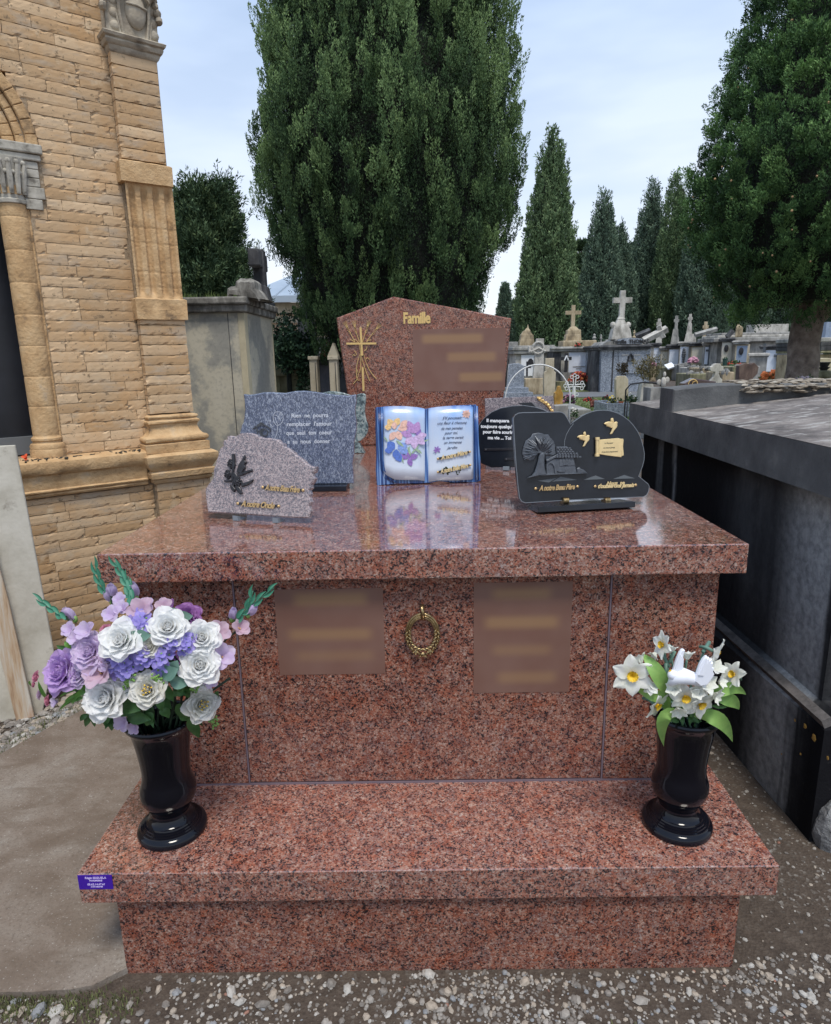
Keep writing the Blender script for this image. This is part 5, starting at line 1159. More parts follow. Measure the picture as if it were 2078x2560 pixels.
# ---------------------------------------------------------------- trees
def leafmat(name, dark, mid, light, rough=.7):
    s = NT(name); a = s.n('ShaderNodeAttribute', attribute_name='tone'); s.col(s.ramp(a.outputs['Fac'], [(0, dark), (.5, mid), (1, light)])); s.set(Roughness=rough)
    s.b.inputs['Specular IOR Level'].default_value = .25
    return s.m
def np_mesh(name, V, F, tone, mat, parent, k):
    me = bpy.data.meshes.new(name); nf = len(F)
    me.vertices.add(len(V)); me.vertices.foreach_set('co', V.astype(np.float32).ravel())
    me.loops.add(nf*k); me.loops.foreach_set('vertex_index', F.astype(np.int32).ravel())
    me.polygons.add(nf); me.polygons.foreach_set('loop_start', np.arange(nf, dtype=np.int32)*k); me.polygons.foreach_set('loop_total', np.full(nf, k, dtype=np.int32))
    me.materials.append(mat); me.update(calc_edges=True)
    at_ = me.attributes.new('tone', 'FLOAT', 'FACE'); at_.data.foreach_set('value', tone.astype(np.float32))
    o = bpy.data.objects.new(name, me); put(o, parent); return o
TG = .34
def foliage(centers, axes, L, R, n, ll, lw, rs, tone0, up=.75):
    """plumes: centres (N,3), unit axes (N,3), lengths L (N), radii R (N); n leaf quads each"""
    N = len(centers); idx = np.repeat(np.arange(N), n); M = len(idx)
    t = rs.random(M)**.8; c = centers[idx]; ax = axes[idx]
    rnd = rs.normal(size=(M, 3)); rnd -= (rnd*ax).sum(1)[:, None]*ax; rnd /= np.linalg.norm(rnd, axis=1)[:, None]+1e-9
    prof = np.sin(np.pi*np.clip(t*.74+.22, 0, 1))**.8
    rr = R[idx]*prof*rs.uniform(.55, 1.05, M)
    p = c+ax*(L[idx]*t)[:, None]+rnd*rr[:, None]
    d = ax*up+rnd*(.55-.3*t)[:, None]+rs.normal(size=(M, 3))*.28; d /= np.linalg.norm(d, axis=1)[:, None]
    s_ = np.cross(d, rs.normal(size=(M, 3))); s_ /= np.linalg.norm(s_, axis=1)[:, None]
    l = (ll*rs.uniform(.6, 1.3, M))[:, None]; w_ = (lw*rs.uniform(.7, 1.3, M))[:, None]
    V = np.stack([p-s_*w_*.35, p+d*l*.45-s_*w_*.5, p+d*l, p+d*l*.45+s_*w_*.5], 1).reshape(-1, 3)
    F = np.arange(M*4).reshape(-1, 4)
    tone = np.clip(tone0[idx]+TG*(t-.45)+rs.normal(size=M)*.10+.15*(rr/(R[idx]+1e-9)-.5), 0, 1)  # lighter towards plume tips and outside: light painted into the leaf tone
    return V, F, tone
def crown_mesh(rootname, parent, ctr, prof, z0, z1, spacing, Lr, Rr, n, ll, lw, mat, seed, tilt=.25, depth=.25, clump=1.0, spikes=0, front=None, cones=0, lump=.10):
    """prof(z)->radius; plumes spread on and just inside the crown surface"""
    rs = np.random.RandomState(seed); C = []; A = []; Ls = []; Rs = []; T = []
    cx, cy = ctr; z = z0
    while z < z1:
        r = prof(z); sp_ = spacing(z); k = max(5, int(2*math.pi*r/sp_))
        for i in range(k):
            a = 2*math.pi*(i+rs.random()*.9)/k; zz = z+rs.uniform(-.5, .5)*sp_*1.4
            lob = math.sin(a*5+zz*1.3+seed)*.5+math.sin(a*9-zz*2.1+seed*2)*.5; lob2 = math.sin(a*17+zz*3.1)*.4
            rr = max(.02, prof(zz)*(1+lump*(lob+lob2))-rs.random()**2*depth)
            if front is not None and rs.random() > front(a): continue
            C.append((cx+rr*math.cos(a), cy+rr*math.sin(a), zz)); o_ = np.array([math.cos(a), math.sin(a), 0.])*tilt*(rs.uniform(.4, 1.3)); ax = o_+np.array([rs.normal()*.12, rs.normal()*.12, 1.]); A.append(ax/np.linalg.norm(ax))
            sc = sp_/spacing(z0)*.6+.4; Ls.append(rs.uniform(*Lr)*sc); Rs.append(rs.uniform(*Rr)*sc); T.append(np.clip(.42+.22*lob+rs.normal()*.14, .02, .95))
        z += sp_*.62
    C, A, Ls, Rs, T = map(np.array, (C, A, Ls, Rs, T))
    V, F, tone = foliage(C, A, Ls, Rs, int(n*1.9), ll*.72, lw*.75, rs, T)
    crown = np_mesh(rootname, V, F, tone, mat, parent, 4)
    return crown
def inner(parent, ctr, prof, z0, z1, k, mat, loc):  # solid near-black core: shade deep in the crown put into its colour
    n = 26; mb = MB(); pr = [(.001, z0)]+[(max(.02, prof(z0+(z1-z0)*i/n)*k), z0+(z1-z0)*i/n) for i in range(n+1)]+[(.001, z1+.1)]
    mb.lathe(pr, (ctr[0]-loc[0], ctr[1]-loc[1], 0), 20); return mb.build('shade_core', mat, parent, world=False)
M_cyp = leafmat('cypress_leaves', (.011,.022,.010), (.062,.118,.044), (.20,.30,.115))
M_cyp2 = leafmat('cypress_leaves_dark', (.009,.022,.010), (.062,.135,.046), (.19,.33,.11))
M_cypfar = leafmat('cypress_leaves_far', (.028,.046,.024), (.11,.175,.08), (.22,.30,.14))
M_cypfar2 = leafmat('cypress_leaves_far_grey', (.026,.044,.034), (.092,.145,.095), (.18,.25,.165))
M_pine = leafmat('conifer_leaves', (.016,.034,.018), (.06,.105,.05), (.14,.19,.08))
M_stem_core = plain('dark_stem_and_core', (.008,.011,.007), .95, noise=.5, nscale=12, bump=.8, bscale=20, bd=.05)
M_bark = plain('cypress_bark', (.2,.16,.13), .95, stops=[(.3, (.06,.045,.038)), (.5, (.17,.135,.115)), (.7, (.27,.225,.195))], nscale=5, bump=.9, bscale=14, bd=.05)
def lerp_prof(pts):
    def f(z):
        if z <= pts[0][0]: return pts[0][1]
        for (a, ra), (b, rb_) in zip(pts, pts[1:]):
            if z <= b: return ra+(rb_-ra)*(z-a)/(b-a)
        return pts[-1][1]
    return f
def trunk_mesh(mb, x, y, z0, z1, r0, r1, seed=0, n=14, flare=.35):
    rs = random.Random(seed); k = 12
    mb.tube([(x+rs.uniform(-.02, .02), y, z0+(z1-z0)*i/k) for i in range(k+1)], [r0*(1+flare*max(0, 1-i/2.5))+(r1-r0)*i/k for i in range(k+1)], n)
# big cypress behind the headstone
BX, BYY = -.30, 8.2
def edge_x(u, v, Y): return Py(u, v, Y).x
ztab = []
for v, ul, ur in ((0, 628, 1288), (150, 624, 1285), (300, 624, 1276), (450, 648, 1288), (540, 680, 1292), (600, 708, 1290), (660, 735, 1272), (720, 772, 1240), (775, 800, 1215)):
    a = Py(ul, v, BYY); b = Py(ur, v, BYY); ztab.append((a.z*.5+b.z*.5, (b.x-a.x)/2, (a.x+b.x)/2))
ztab.sort(); zc = [t[0] for t in ztab]
pb_ = lerp_prof([(1.2, .85), (1.6, 1.05)]+[(z, r+(.16 if z < 2.7 else .07 if z < 3.6 else -.04 if z < 4.2 else -.15)) for z, r, c in ztab if z > 1.65]+[(7.5, ztab[-1][1]-.2), (9, 1.05), (11, .8), (13, .3), (14, .05)])
BX = sum(t[2] for t in ztab)/len(ztab)-.03
bt = thing('cypress_tree', (BX, BYY, 0), 'broad dark green cypress rising directly behind the gabled red headstone', 'tree', 'cypress trees of the cemetery')
mb = MB(); trunk_mesh(mb, BX, BYY, 0, 5, .26, .16, 3); mb.build('trunk', M_bark, bt)
def two_layer(ctr, prof, z0, z1, zsplit, big, small, mat, seed, fr):
    """large feathery plumes standing proud of a darker, denser under-layer; returned as one mesh"""
    rs = np.random.RandomState(seed); C = []; A = []; Ls = []; Rs = []; T = []; N = []
    for lay, P in ((0, small), (1, big)):  # the small layer's dark tone paints the shade between the plumes
        z = z0
        while z < z1:
            sp_ = P['sp']*(1 if z < zsplit else 2.3); r = prof(z)+P['off']; k = max(4, int(2*math.pi*max(r, .1)/sp_))
            for i in range(k):
                a = 2*math.pi*(i+rs.random()*.95)/k; zz = z+rs.uniform(-.6, .6)*sp_*P['asp']; sn = math.sin(a)
                if sn > .35 and rs.random() > fr: continue
                rr = max(.02, prof(zz)+P['off']+rs.uniform(-1, 1)*P['jit']); C.append((ctr[0]+rr*math.cos(a), ctr[1]+rr*sn, zz))
                tl = P['tilt']*rs.uniform(.3, 1.4); ax = np.array([math.cos(a)*tl+rs.normal()*.09, sn*tl+rs.normal()*.09, 1.]); A.append(ax/np.linalg.norm(ax))
                g_ = 1 if z < zsplit else 1.9; q = rs.uniform(.7, 1.35); Ls.append(P['L']*q*g_); Rs.append(P['R']*(q*.5+.5)*g_); T.append(np.clip(P['tone']+rs.normal()*P['tv'], 0, 1)); N.append(P['n'] if z < zsplit else int(P['n']*.5))
            z += sp_*P['asp']*.72
    C, A, Ls, Rs, T, N = map(np.array, (C, A, Ls, Rs, T, N)); Vs = []; Fs = []; Ts = []; o = 0
    def emit(c, ax, l, r, t, n_, k_, up_):
        nonlocal o
        if not len(c): return
        V, F, tt = foliage(c, ax, l, r, int(n_), big['ll']*k_, big['lw']*k_, rs, t, up=up_); Vs.append(V); Fs.append(F+o); Ts.append(tt); o += len(V)
    sm = N < big['n']*.45; hi = C[:, 2] >= zsplit; isbig = np.array([n_ in (big['n'], int(big['n']*.5)) for n_ in N])
    for h_ in (0, 1):
        m_ = ~isbig & (hi == bool(h_)); emit(C[m_], A[m_], Ls[m_], Rs[m_], T[m_], small['n']*(.5 if h_ else 1), 2.3 if h_ else 1, .8)
        m_ = isbig & (hi == bool(h_)); c, ax, l, r, t = C[m_], A[m_], Ls[m_], Rs[m_], T[m_]
        if not len(c): continue
        S = big['sub'] if not h_ else 5; idx = np.repeat(np.arange(len(c)), S); f = rs.random(len(idx))**1.05*.86; f[::S] = .72
        rnd = rs.normal(size=(len(idx), 3)); rnd -= (rnd*ax[idx]).sum(1)[:, None]*ax[idx]; rnd /= np.linalg.norm(rnd, axis=1)[:, None]
        env = np.sin(np.pi*np.clip(f*.74+.24, 0, 1))**.9; cc = c[idx]+ax[idx]*(l[idx]*f)[:, None]+rnd*(r[idx]*env*rs.uniform(.15, .85, len(idx)))[:, None]
        aa = ax[idx]+rnd*big['spread']+rs.normal(size=(len(idx), 3))*.10; aa /= np.linalg.norm(aa, axis=1)[:, None]
        sl__ = l[idx]*big['subL']*rs.uniform(.6, 1.3, len(idx)); tt = np.clip(t[idx]+.42*(f-.42)+rs.normal(size=len(idx))*.11, 0, 1)  # sub-plumes darker at the base, lighter on top: painted light and shade
        emit(cc, aa, sl__, r[idx]*big['subR']*rs.uniform(.7, 1.3, len(idx)), tt, big['n']/S*(.6 if h_ else 1), 2.3 if h_ else 1, big['up'])
    return np_mesh('crown', np.concatenate(Vs), np.concatenate(Fs), np.concatenate(Ts), mat, None, 4)
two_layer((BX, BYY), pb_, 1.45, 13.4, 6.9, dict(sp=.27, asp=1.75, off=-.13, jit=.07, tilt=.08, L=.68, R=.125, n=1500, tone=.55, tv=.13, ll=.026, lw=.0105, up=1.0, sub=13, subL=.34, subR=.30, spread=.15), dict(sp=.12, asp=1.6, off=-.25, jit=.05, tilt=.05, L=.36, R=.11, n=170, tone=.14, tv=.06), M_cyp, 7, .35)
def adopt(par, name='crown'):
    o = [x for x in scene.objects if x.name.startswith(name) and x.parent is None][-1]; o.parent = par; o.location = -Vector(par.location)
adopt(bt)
inner(bt, (BX, BYY), lambda z: max(.02, pb_(z)-.30), 1.55, 13.2, 1, M_stem_core, (BX, BYY))
# right cypress with visible trunk
RX, RY = 7.55, 13.0; RX = Py(2012, 800, RY).x
rz = []
for v, ul in ((0, 1838), (100, 1806), (200, 1782), (300, 1768), (400, 1745), (480, 1722), (600, 1716), (680, 1740), (740, 1775), (790, 1815)):
    a = Py(ul, v, RY); rz.append((a.z, RX+.35-a.x))
rz.sort(); pr_ = lerp_prof([(rz[0][0]-.15, rz[0][1]*.8)]+[(z, r-.2-max(0, z-4.5)*.14) for z, r in rz]+[(9, rz[-1][1]-.75), (11, 1.0), (13.5, .5), (15, .1)])
rt = thing('cypress_tree', (RX, RY, 0), 'large cypress with a thick bare greyish trunk at the right edge, behind the black tomb', 'tree', 'cypress trees of the cemetery')
mb = MB(); trunk_mesh(mb, RX+.05, RY, 0, 3.2, .30, .25, 5, 18, .3); mb.tube([(RX+.15, RY, 2.0), (RX+.6, RY-.05, 2.5), (RX+1.0, RY, 3.1)], .14, 10, r1=.09); mb.tube([(RX, RY, 2.1), (RX-.4, RY-.1, 2.7), (RX-.7, RY, 3.4)], .12, 10, r1=.08); mb.tube([(RX, RY, 3.0), (RX, RY, 9)], .25, 10, r1=.1)
mb.build('trunk', M_bark, rt, smooth=True)
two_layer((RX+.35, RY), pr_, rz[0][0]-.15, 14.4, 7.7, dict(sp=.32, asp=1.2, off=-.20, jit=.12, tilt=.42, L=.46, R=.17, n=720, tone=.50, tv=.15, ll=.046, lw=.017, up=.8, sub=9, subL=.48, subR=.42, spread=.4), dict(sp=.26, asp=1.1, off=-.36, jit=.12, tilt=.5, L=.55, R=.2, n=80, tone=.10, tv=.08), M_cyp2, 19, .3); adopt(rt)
inner(rt, (RX+.35, RY), lambda z: max(.02, pr_(z)-.42), rz[0][0]+.2, 14, .97, M_stem_core, (RX, RY))
mb = MB(); rs_ = random.Random(8)
for i in range(120):
    z = rs_.uniform(2.2, 7.5); a = rs_.uniform(math.pi*.95, math.pi*2.0); r = pr_(z)*1.03; c = Vector((RX+.35+r*math.cos(a), RY+r*math.sin(a), z)); mb.ball(c, rs_.uniform(.012, .024), 6, 4)
mb.build('cones', plain('tan_cypress_cones', (.36,.24,.12), .8, noise=.4), rt)
# background cypresses
def far_cypress(name, apex, base_l, base_r, vb, Y, label, mat, seed, shape=1.0, n=12, ll=.30, lw=.10, wide=None, cat='tree'):
    a = Py(apex[0], apex[1], Y); bl = Py(base_l, vb, Y); br = Py(base_r, vb, Y); cx = (bl.x+br.x)/2; R0 = (br.x-bl.x)/2; H = a.z; zb = bl.z
    pf_ = lambda z: max(.04, R0*.92*max(0, 1-((max(z, zb)-zb)/(H-zb))**(1.35*shape))**(.80)*(1 if z > zb else .8+.2*z/max(zb, .1)))
    t = thing(name, (cx, Y, 0), label, cat, 'cypress trees of the cemetery')
    mb = MB(); trunk_mesh(mb, cx, Y, 0, H*.5, .3, .12, seed, 8); mb.build('trunk', M_bark, t)
    sh = a.x-cx
    o = crown_mesh('crown', None, (cx, Y), pf_, .15, H-.5, lambda z: R0*.125+.05, (R0*.30, R0*.62), (R0*.05, R0*.085), n, ll, lw, mat, seed, tilt=.16, depth=R0*.15, lump=.05, front=lambda a_: 1 if math.sin(a_) < .3 else .25)
    v_ = np.empty(len(o.data.vertices)*3, dtype=np.float32); o.data.vertices.foreach_get('co', v_); v_ = v_.reshape(-1, 3); v_[:, 0] += sh*np.clip(v_[:, 2]/H, 0, 1)**2; o.data.vertices.foreach_set('co', v_.ravel())
    adopt(t); inner(t, (cx, Y), lambda z: pf_(z)*.86, .3, H*.93, 1, M_stem_core, (cx, Y))
    return t
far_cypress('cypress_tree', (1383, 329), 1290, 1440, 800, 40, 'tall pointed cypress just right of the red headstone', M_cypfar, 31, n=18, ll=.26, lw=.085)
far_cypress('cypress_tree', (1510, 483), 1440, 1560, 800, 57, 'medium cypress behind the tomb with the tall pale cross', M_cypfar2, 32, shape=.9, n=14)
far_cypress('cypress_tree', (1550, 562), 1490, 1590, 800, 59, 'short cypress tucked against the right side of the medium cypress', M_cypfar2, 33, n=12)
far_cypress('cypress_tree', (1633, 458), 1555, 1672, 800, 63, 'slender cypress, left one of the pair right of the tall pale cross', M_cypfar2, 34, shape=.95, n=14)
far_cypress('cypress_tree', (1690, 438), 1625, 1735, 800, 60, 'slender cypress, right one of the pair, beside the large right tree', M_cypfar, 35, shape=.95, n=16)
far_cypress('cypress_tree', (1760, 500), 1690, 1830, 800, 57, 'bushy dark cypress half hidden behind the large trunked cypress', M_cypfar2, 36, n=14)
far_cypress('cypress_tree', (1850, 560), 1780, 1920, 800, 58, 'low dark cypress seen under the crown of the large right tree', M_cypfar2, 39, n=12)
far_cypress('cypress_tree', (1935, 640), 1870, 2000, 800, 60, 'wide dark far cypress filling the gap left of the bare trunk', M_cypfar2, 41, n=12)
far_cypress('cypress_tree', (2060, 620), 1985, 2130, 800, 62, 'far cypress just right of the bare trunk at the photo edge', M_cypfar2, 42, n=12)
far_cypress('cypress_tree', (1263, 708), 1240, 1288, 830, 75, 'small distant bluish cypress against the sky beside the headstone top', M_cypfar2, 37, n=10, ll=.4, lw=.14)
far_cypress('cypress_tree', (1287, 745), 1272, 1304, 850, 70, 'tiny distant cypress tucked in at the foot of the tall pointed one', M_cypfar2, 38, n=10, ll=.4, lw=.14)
def conifer(apx, apy, ul, ur, vb, Y, label, seed, mat=M_pine, L=2.0, tiers=15, per=13, leaf_=(.085, .022)):
    a = Py(apx, apy, Y); bl = Py(ul, vb, Y); br = Py(ur, vb, Y); cx = (bl.x+br.x)/2; R0 = (br.x-bl.x)/2; H = a.z; rs = np.random.RandomState(seed)
    t = thing('conifer_tree', (cx, Y, 0), label, 'tree'); mb = MB(); trunk_mesh(mb, cx, Y, 0, H*.95, .28, .05, seed, 10)
    C = []; A = []; Ls = []; Rs = []; T = []
    for k_ in range(tiers):
        f = k_/tiers; z = .8+(H-1.0)*f; rr = R0*(1.0-.25*abs(f-.35)-.0)*(1-f**2.6)**.5
        for i in range(per):
            az = rs.uniform(0, 6.28); up_ = rs.uniform(.15, .5)+.5*f; dirv = np.array([math.cos(az), math.sin(az), up_]); e = rr*rs.uniform(.75, 1.08)
            mb.tube([(cx, Y, z), (cx+dirv[0]*e*.9, Y+dirv[1]*e*.9, z+up_*e*.7)], .03, 4, r1=.01)
            for s_ in np.linspace(.25, 1, 8):
                for q in range(4):
                    p = np.array([cx, Y, z])+dirv*e*s_*np.array([1, 1, .8])+rs.normal(size=3)*.13; ax = dirv*.6+np.array([0, 0, .6])+rs.normal(size=3)*.35
                    C.append(p); A.append(ax/np.linalg.norm(ax)); Ls.append(rs.uniform(.28, .5)); Rs.append(rs.uniform(.06, .11)); T.append(np.clip(.40+rs.normal()*.2, .02, .95))
    mb.build('trunk', M_bark, t)
    V, F, tone = foliage(*map(np.array, (C, A, Ls, Rs)), 44 if leaf_[0] < .2 else 14, leaf_[0], leaf_[1], rs, np.array(T)); o = np_mesh('crown', V, F, tone, mat, None, 4); adopt(t)
conifer(545, 478, 432, 625, 740, 14, 'spreading dark conifer above the grey plastered tomb, left of the big cypress', 51)
conifer(1447, 590, 1425, 1470, 790, 74, 'far spiky conifer between two cypresses right of the headstone', 52, tiers=10, per=8, leaf_=(.5, .14))
conifer(1580, 600, 1560, 1610, 790, 76, 'far spiky conifer in the gap left of the slender cypress pair', 53, tiers=10, per=8, leaf_=(.5, .14))
# ---------------------------------------------------------------- background tombs, left side
rf = random.Random(31)
def stone_mat(name, a, b, c, sc=3, fine=30):
    s = NT(name); v = s.coord(); n1 = s.noise(s.coord((1,1,.5)), sc, 6, .65); n2 = s.noise(v, fine, 5, .7)
    s.col(s.mix(s.ramp(n1, [(.32, a), (.5, b), (.68, c)]), tuple(x*.35 for x in a), s.ramp(n2, [(.6, 0.), (.72, .6)]))); s.set(Roughness=.9); s.bump(n2, .5, .01); return s.m
M_st_grey = stone_mat('weathered_grey_stone', (.10,.10,.095), (.24,.235,.22), (.38,.37,.34))
M_st_dark = stone_mat('blackened_stone', (.018,.018,.02), (.045,.046,.05), (.13,.13,.13))
M_st_pale = stone_mat('pale_weathered_stone', (.2,.19,.165), (.42,.40,.36), (.56,.54,.49), 4)
M_st_och = stone_mat('ochre_lichen_stone', (.14,.11,.07), (.34,.27,.17), (.50,.42,.29), 4)
M_st_moss = stone_mat('mossy_stone', (.07,.065,.035), (.20,.19,.11), (.36,.34,.24), 3)
M_beige = stone_mat('beige_stone', (.26,.22,.15), (.46,.40,.29), (.55,.49,.38), 3, 50)
M_marble = plain('bluish_white_marble', (.66,.71,.80), .45, noise=.12, nscale=2)
M_marble2 = plain('cream_marble', (.55,.52,.44), .6, noise=.12, nscale=2)
M_bmar = plain('blue_grey_marble', (.24,.30,.40), .4, noise=.2, nscale=3)
M_iron = plain('black_iron', (.02,.02,.024), .5); M_wiron = plain('white_painted_iron', (.72,.73,.72), .5)
M_redf = plain('red_silk_flowers', (.42,.06,.04), .8, noise=.5, nscale=14); M_orf = plain('orange_silk_flowers', (.55,.16,.05), .8, noise=.4, nscale=14); M_yelf = plain('yellow_silk_flowers', (.6,.45,.06), .8); M_pinkf = plain('pink_silk_flowers', (.5,.25,.32), .8, noise=.4, nscale=14); M_gleaf = plain('grave_plant_leaves', (.03,.065,.02), .8, noise=.5, nscale=10)
def q3(X, Y): return (400+X/3.056, 450+Y/3.056)
def qL(X, Y): return (640+X/7.89, 760+Y/7.89)
def q7(X, Y): return (1250+X/3.858, 700+Y/3.858)
def q8(X, Y): return (1600+X/3.632, 700+Y/3.632)
def RB(q, X0, X1, Yt, Yb, D):
    a = Py(*q(X0, (Yt+Yb)/2), D); b = Py(*q(X1, (Yt+Yb)/2), D); t = Py(*q((X0+X1)/2, Yt), D); c = Py(*q((X0+X1)/2, Yb), D); return a.x, b.x, c.z, t.z
def cross_into(mb, cx, y, z0, z1, span, w, th, arm=.68):
    za = z0+(z1-z0)*arm; mb.box(cx-w/2, cx+w/2, y-th/2, y+th/2, z0, z1); mb.box(cx-span/2, cx-w/2+.001, y-th/2+.003, y+th/2-.003, za-w/2, za+w/2); mb.box(cx+w/2-.001, cx+span/2, y-th/2+.003, y+th/2-.003, za-w/2, za+w/2)
# grey rendered tomb with cornice
D = 6.1; a = Py(614, 860, D); X_1 = a.x; zc_ = Py(614, 779, D).z; zt_ = Py(614, 742, D).z
s = NT('patchy_grey_render'); v = s.coord(); n1 = s.noise(v, 2.0, 6, .62); n2 = s.noise(v, 30, 4); sp = s.n('ShaderNodeSeparateXYZ'); s.l(v, sp.inputs[0])
c_ = s.ramp(n1, [(.40, (.29,.285,.255)), (.48, (.34,.33,.29)), (.53, (.52,.48,.38)), (.7, (.58,.54,.44))], 'LINEAR'); s.col(s.mix(c_, (.15,.15,.14), s.ramp(n2, [(.5, 0.), (.8, .5)]))); s.set(Roughness=.9); s.bump(n2, .3, .005); M_render = s.m
M_corn = stone_mat('lichen_cornice', (.05,.048,.042), (.20,.19,.17), (.42,.41,.37), 9, 40)
M_cream = plain('cream_render_strip', (.52,.46,.32), .85, noise=.15, nscale=6)
gt = thing('rendered_tomb', (X_1-.6, D, 0), 'tall grey rendered tomb with lichened cornice, between the brick mausoleum and the big cypress', 'tomb')
DB = D*1.19
MB().box(X_1-1.6, X_1, D, DB, 0, zc_).build('wall', M_render, gt)
mb = MB(); mb.box(X_1-.002, X_1+.006, D-.004, D+.11, 0, zc_-.01); mb.box(X_1-.05, X_1-.0021, D-.006, D+.01, 0, zc_-.01); mb.build('cream_corner_strip', M_cream, gt)
MB().box(X_1-.002, X_1+.006, D+(DB-D)*.98-.004, D+(DB-D)*.98+.02, 0, zc_-.01).build('cream_corner_strip', M_cream, gt)
jx_ = Py(575, 860, D).x; MB().box(jx_-.003, jx_+.003, D-.003, D+.01, 0, zc_-.01).build('wall_joint', M_st_dark, gt)
mb = MB(); mb.box(X_1-1.7, X_1+.035, D-.05, DB+.06, zc_-.002, zt_-.02); mb.box(X_1-1.72, X_1+.06, D-.08, DB+.08, zc_+.06, zt_); mb.build('cornice', M_corn, gt, bevel=.015)
def zf(z): return z
mb = MB(); pts = [Py(*q3(*p), D+.02) for p in [(515,905),(520,830),(545,815),(580,812),(585,775),(620,752),(670,755),(700,752),(728,775),(735,830),(765,862),(790,905),(835,940)]]
P_ = [(p.x, p.z) for p in pts]; P_ = [(x, max(z, zt_-.03)) for x, z in P_]
mb.prism(P_, D-.04, D+.30, inset=.04); mb.build('pediment_block', M_corn, gt, bevel=.01)
mb = MB(); cxp = Py(*q3(745, 700), D+.35); zb_ = zt_; ztp = Py(*q3(730, 487), D+.35).z; M45 = Matrix.Rotation(rad(38), 3, 'Z')
cc = Vector((cxp.x, D+.35, 0)); h = ztp-zb_
R90 = Matrix.Rotation(rad(4), 3, 'Z'); mb.cbox(cc+Vector((0, .1, zb_+h*.46)), (.105, .15, h*.92), R90); za = zb_+h*.73
mb.cbox(cc+Vector((-.01, .1, za)), (.10, .50, .15), R90); mb.cbox(cc+Vector((0, .1, zb_+.06)), (.17, .3, .14), R90, .75)
mb.build('stone_cross', M_st_dark, gt, bevel=.012)
mb = MB(); rng = rf
for i in range(500): blade(mb, X_1-rf.uniform(0, 1.6), D+rf.uniform(-.06, .4), rf.uniform(.02, .08), .004, zt_-.002)
tag(mb.build('roof_weeds', M_grass, gt))
# low mossy tomb
D = 8.2; x0, x1, z0, z1 = RB(qL, 330, 960, 1420, 1760, D)
t = thing('mossy_tomb', ((x0+x1)/2, D, 0), 'low mossy brownish tomb with a broad lid, right of the grey rendered tomb', 'tomb')
MB().box(x0-.5, x1-.02, D, D+1.5, 0, z1).build('wall', M_st_moss, t); zz = Py(*qL(600, 1215), D).z
MB().box(x0-.55, x1+.01, D-.06, D+1.6, z1, zz).build('lid', M_st_moss, t, bevel=.02)
mb = MB(); [mb.box(x1-.35+k_*.11, x1-.30+k_*.11, D-.015, D+.01, 0, z1) for k_ in range(3)]; mb.build('pilaster', M_st_moss, t)
# dark narrow monument behind
D = 8.9; x0, x1, z0, z1 = RB(qL, 270, 450, 210, 1200, D)
t = thing('stepped_monument', ((x0+x1)/2, D, 0), 'dark narrow stepped stone monument wedged behind the grey rendered tomb', 'monument')
MB().box(x0-.1, x1-.10, D, D+.4, z0+.8, z1).build('upper_block', M_st_dark, t); x2 = Py(*qL(640, 1050), D).x; MB().box(x0-.1, x1-.05, D-.04, D+.5, 0, Py(*qL(400, 590), D).z).build('middle_block', M_st_grey, t)
MB().box(x1-.06, x2, D-.1, D+.4, 0, Py(*qL(540, 930), D).z).build('lower_block', M_st_dark, t)
# broken cross shaft on block
D = 9.2; t = thing('cross_shaft', (Py(*qL(950, 500), D).x, D, 0), 'broken grey stone cross shaft on a square block, left of the big cypress foot', 'monument')
x0, x1, z0, z1 = RB(qL, 872, 990, -480, 305, D); MB().box(x0, x1, D, D+.16, z0, z1).build('shaft', M_st_grey, t)
MB().box(x1, x1+.055, D+.02, D+.16, z0, z1-.02).build('shaded_side', M_st_dark, t)  # separate dark strip, the shade of this side is its stone colour
x0, x1, z0, z1 = RB(qL, 835, 1065, 300, 690, D); MB().box(x0, x1, D-.05, D+.22, z0, z1).build('block', M_st_grey, t, bevel=.01)
pts = [Py(*qL(*p), D) for p in [(1065,320),(1110,340),(1130,680),(1190,880),(1180,1080),(1075,1080),(1060,700)]]; MB().prism([(p.x, p.z) for p in pts], D-.02, D+.3).build('buttress', M_st_dark, t)
MB().box(x0+.03, x1+.02, D-.02, D+.25, 0, z0).build('foot', M_st_dark, t)
# pair of beige posts and slate slab
D = 7.6
def stele_post(ql, qr, ytop, D, label, gable):
    x0, x1, z0, z1 = RB(qL, ql, qr, 1100, 1740, D); t = thing('grave_post', ((x0+x1)/2, D, 0), label, 'post'); MB().box(x0, x1, D, D+.18, 0, z1).build('shaft', M_beige, t, bevel=.008)
    MB().box(x0-.012, x1+.012, D-.015, D+.195, z1, z1+.04).build('cap', M_beige, t, bevel=.005)
    if gable: zt = Py(*qL((ql+qr)/2, ytop), D).z; MB().prism([(x0-.01, z1+.04), (x1+.012, z1+.04), ((x0+x1)/2+.01, zt)], D-.01, D+.19).build('gable', M_beige, t)
    MB().box((x0+x1)/2+.02, (x0+x1)/2+.028, D-.006, D+.01, .3, z1-.03).build('groove', M_st_dark, t)
stele_post(1065, 1215, 1060, D, 'plain beige grooved grave post left of the dark slate slab', False); stele_post(1450, 1610, 765, D-.3, 'beige grave post with pointed gable just left of the red headstone', True)
x0, x1, z0, z1 = RB(qL, 1215, 1490, 1200, 1745, D+.3); t = thing('slate_slab', ((x0+x1)/2, D+.3, 0), 'dark bluish slate grave slab standing between the two beige posts', 'grave slab')
MB().box(x0, x1, D+.3, D+.4, 0, z1).build('slab', stone_mat('dark_slate', (.05,.055,.07), (.10,.105,.125), (.17,.17,.19)), t, bevel=.006)
MB().box(x0+.01, x1-.01, D+.26, D+.42, z1, Py(*qL(1320, 1095), D+.3).z).build('moulded_top', M_st_dark, t, bevel=.008)
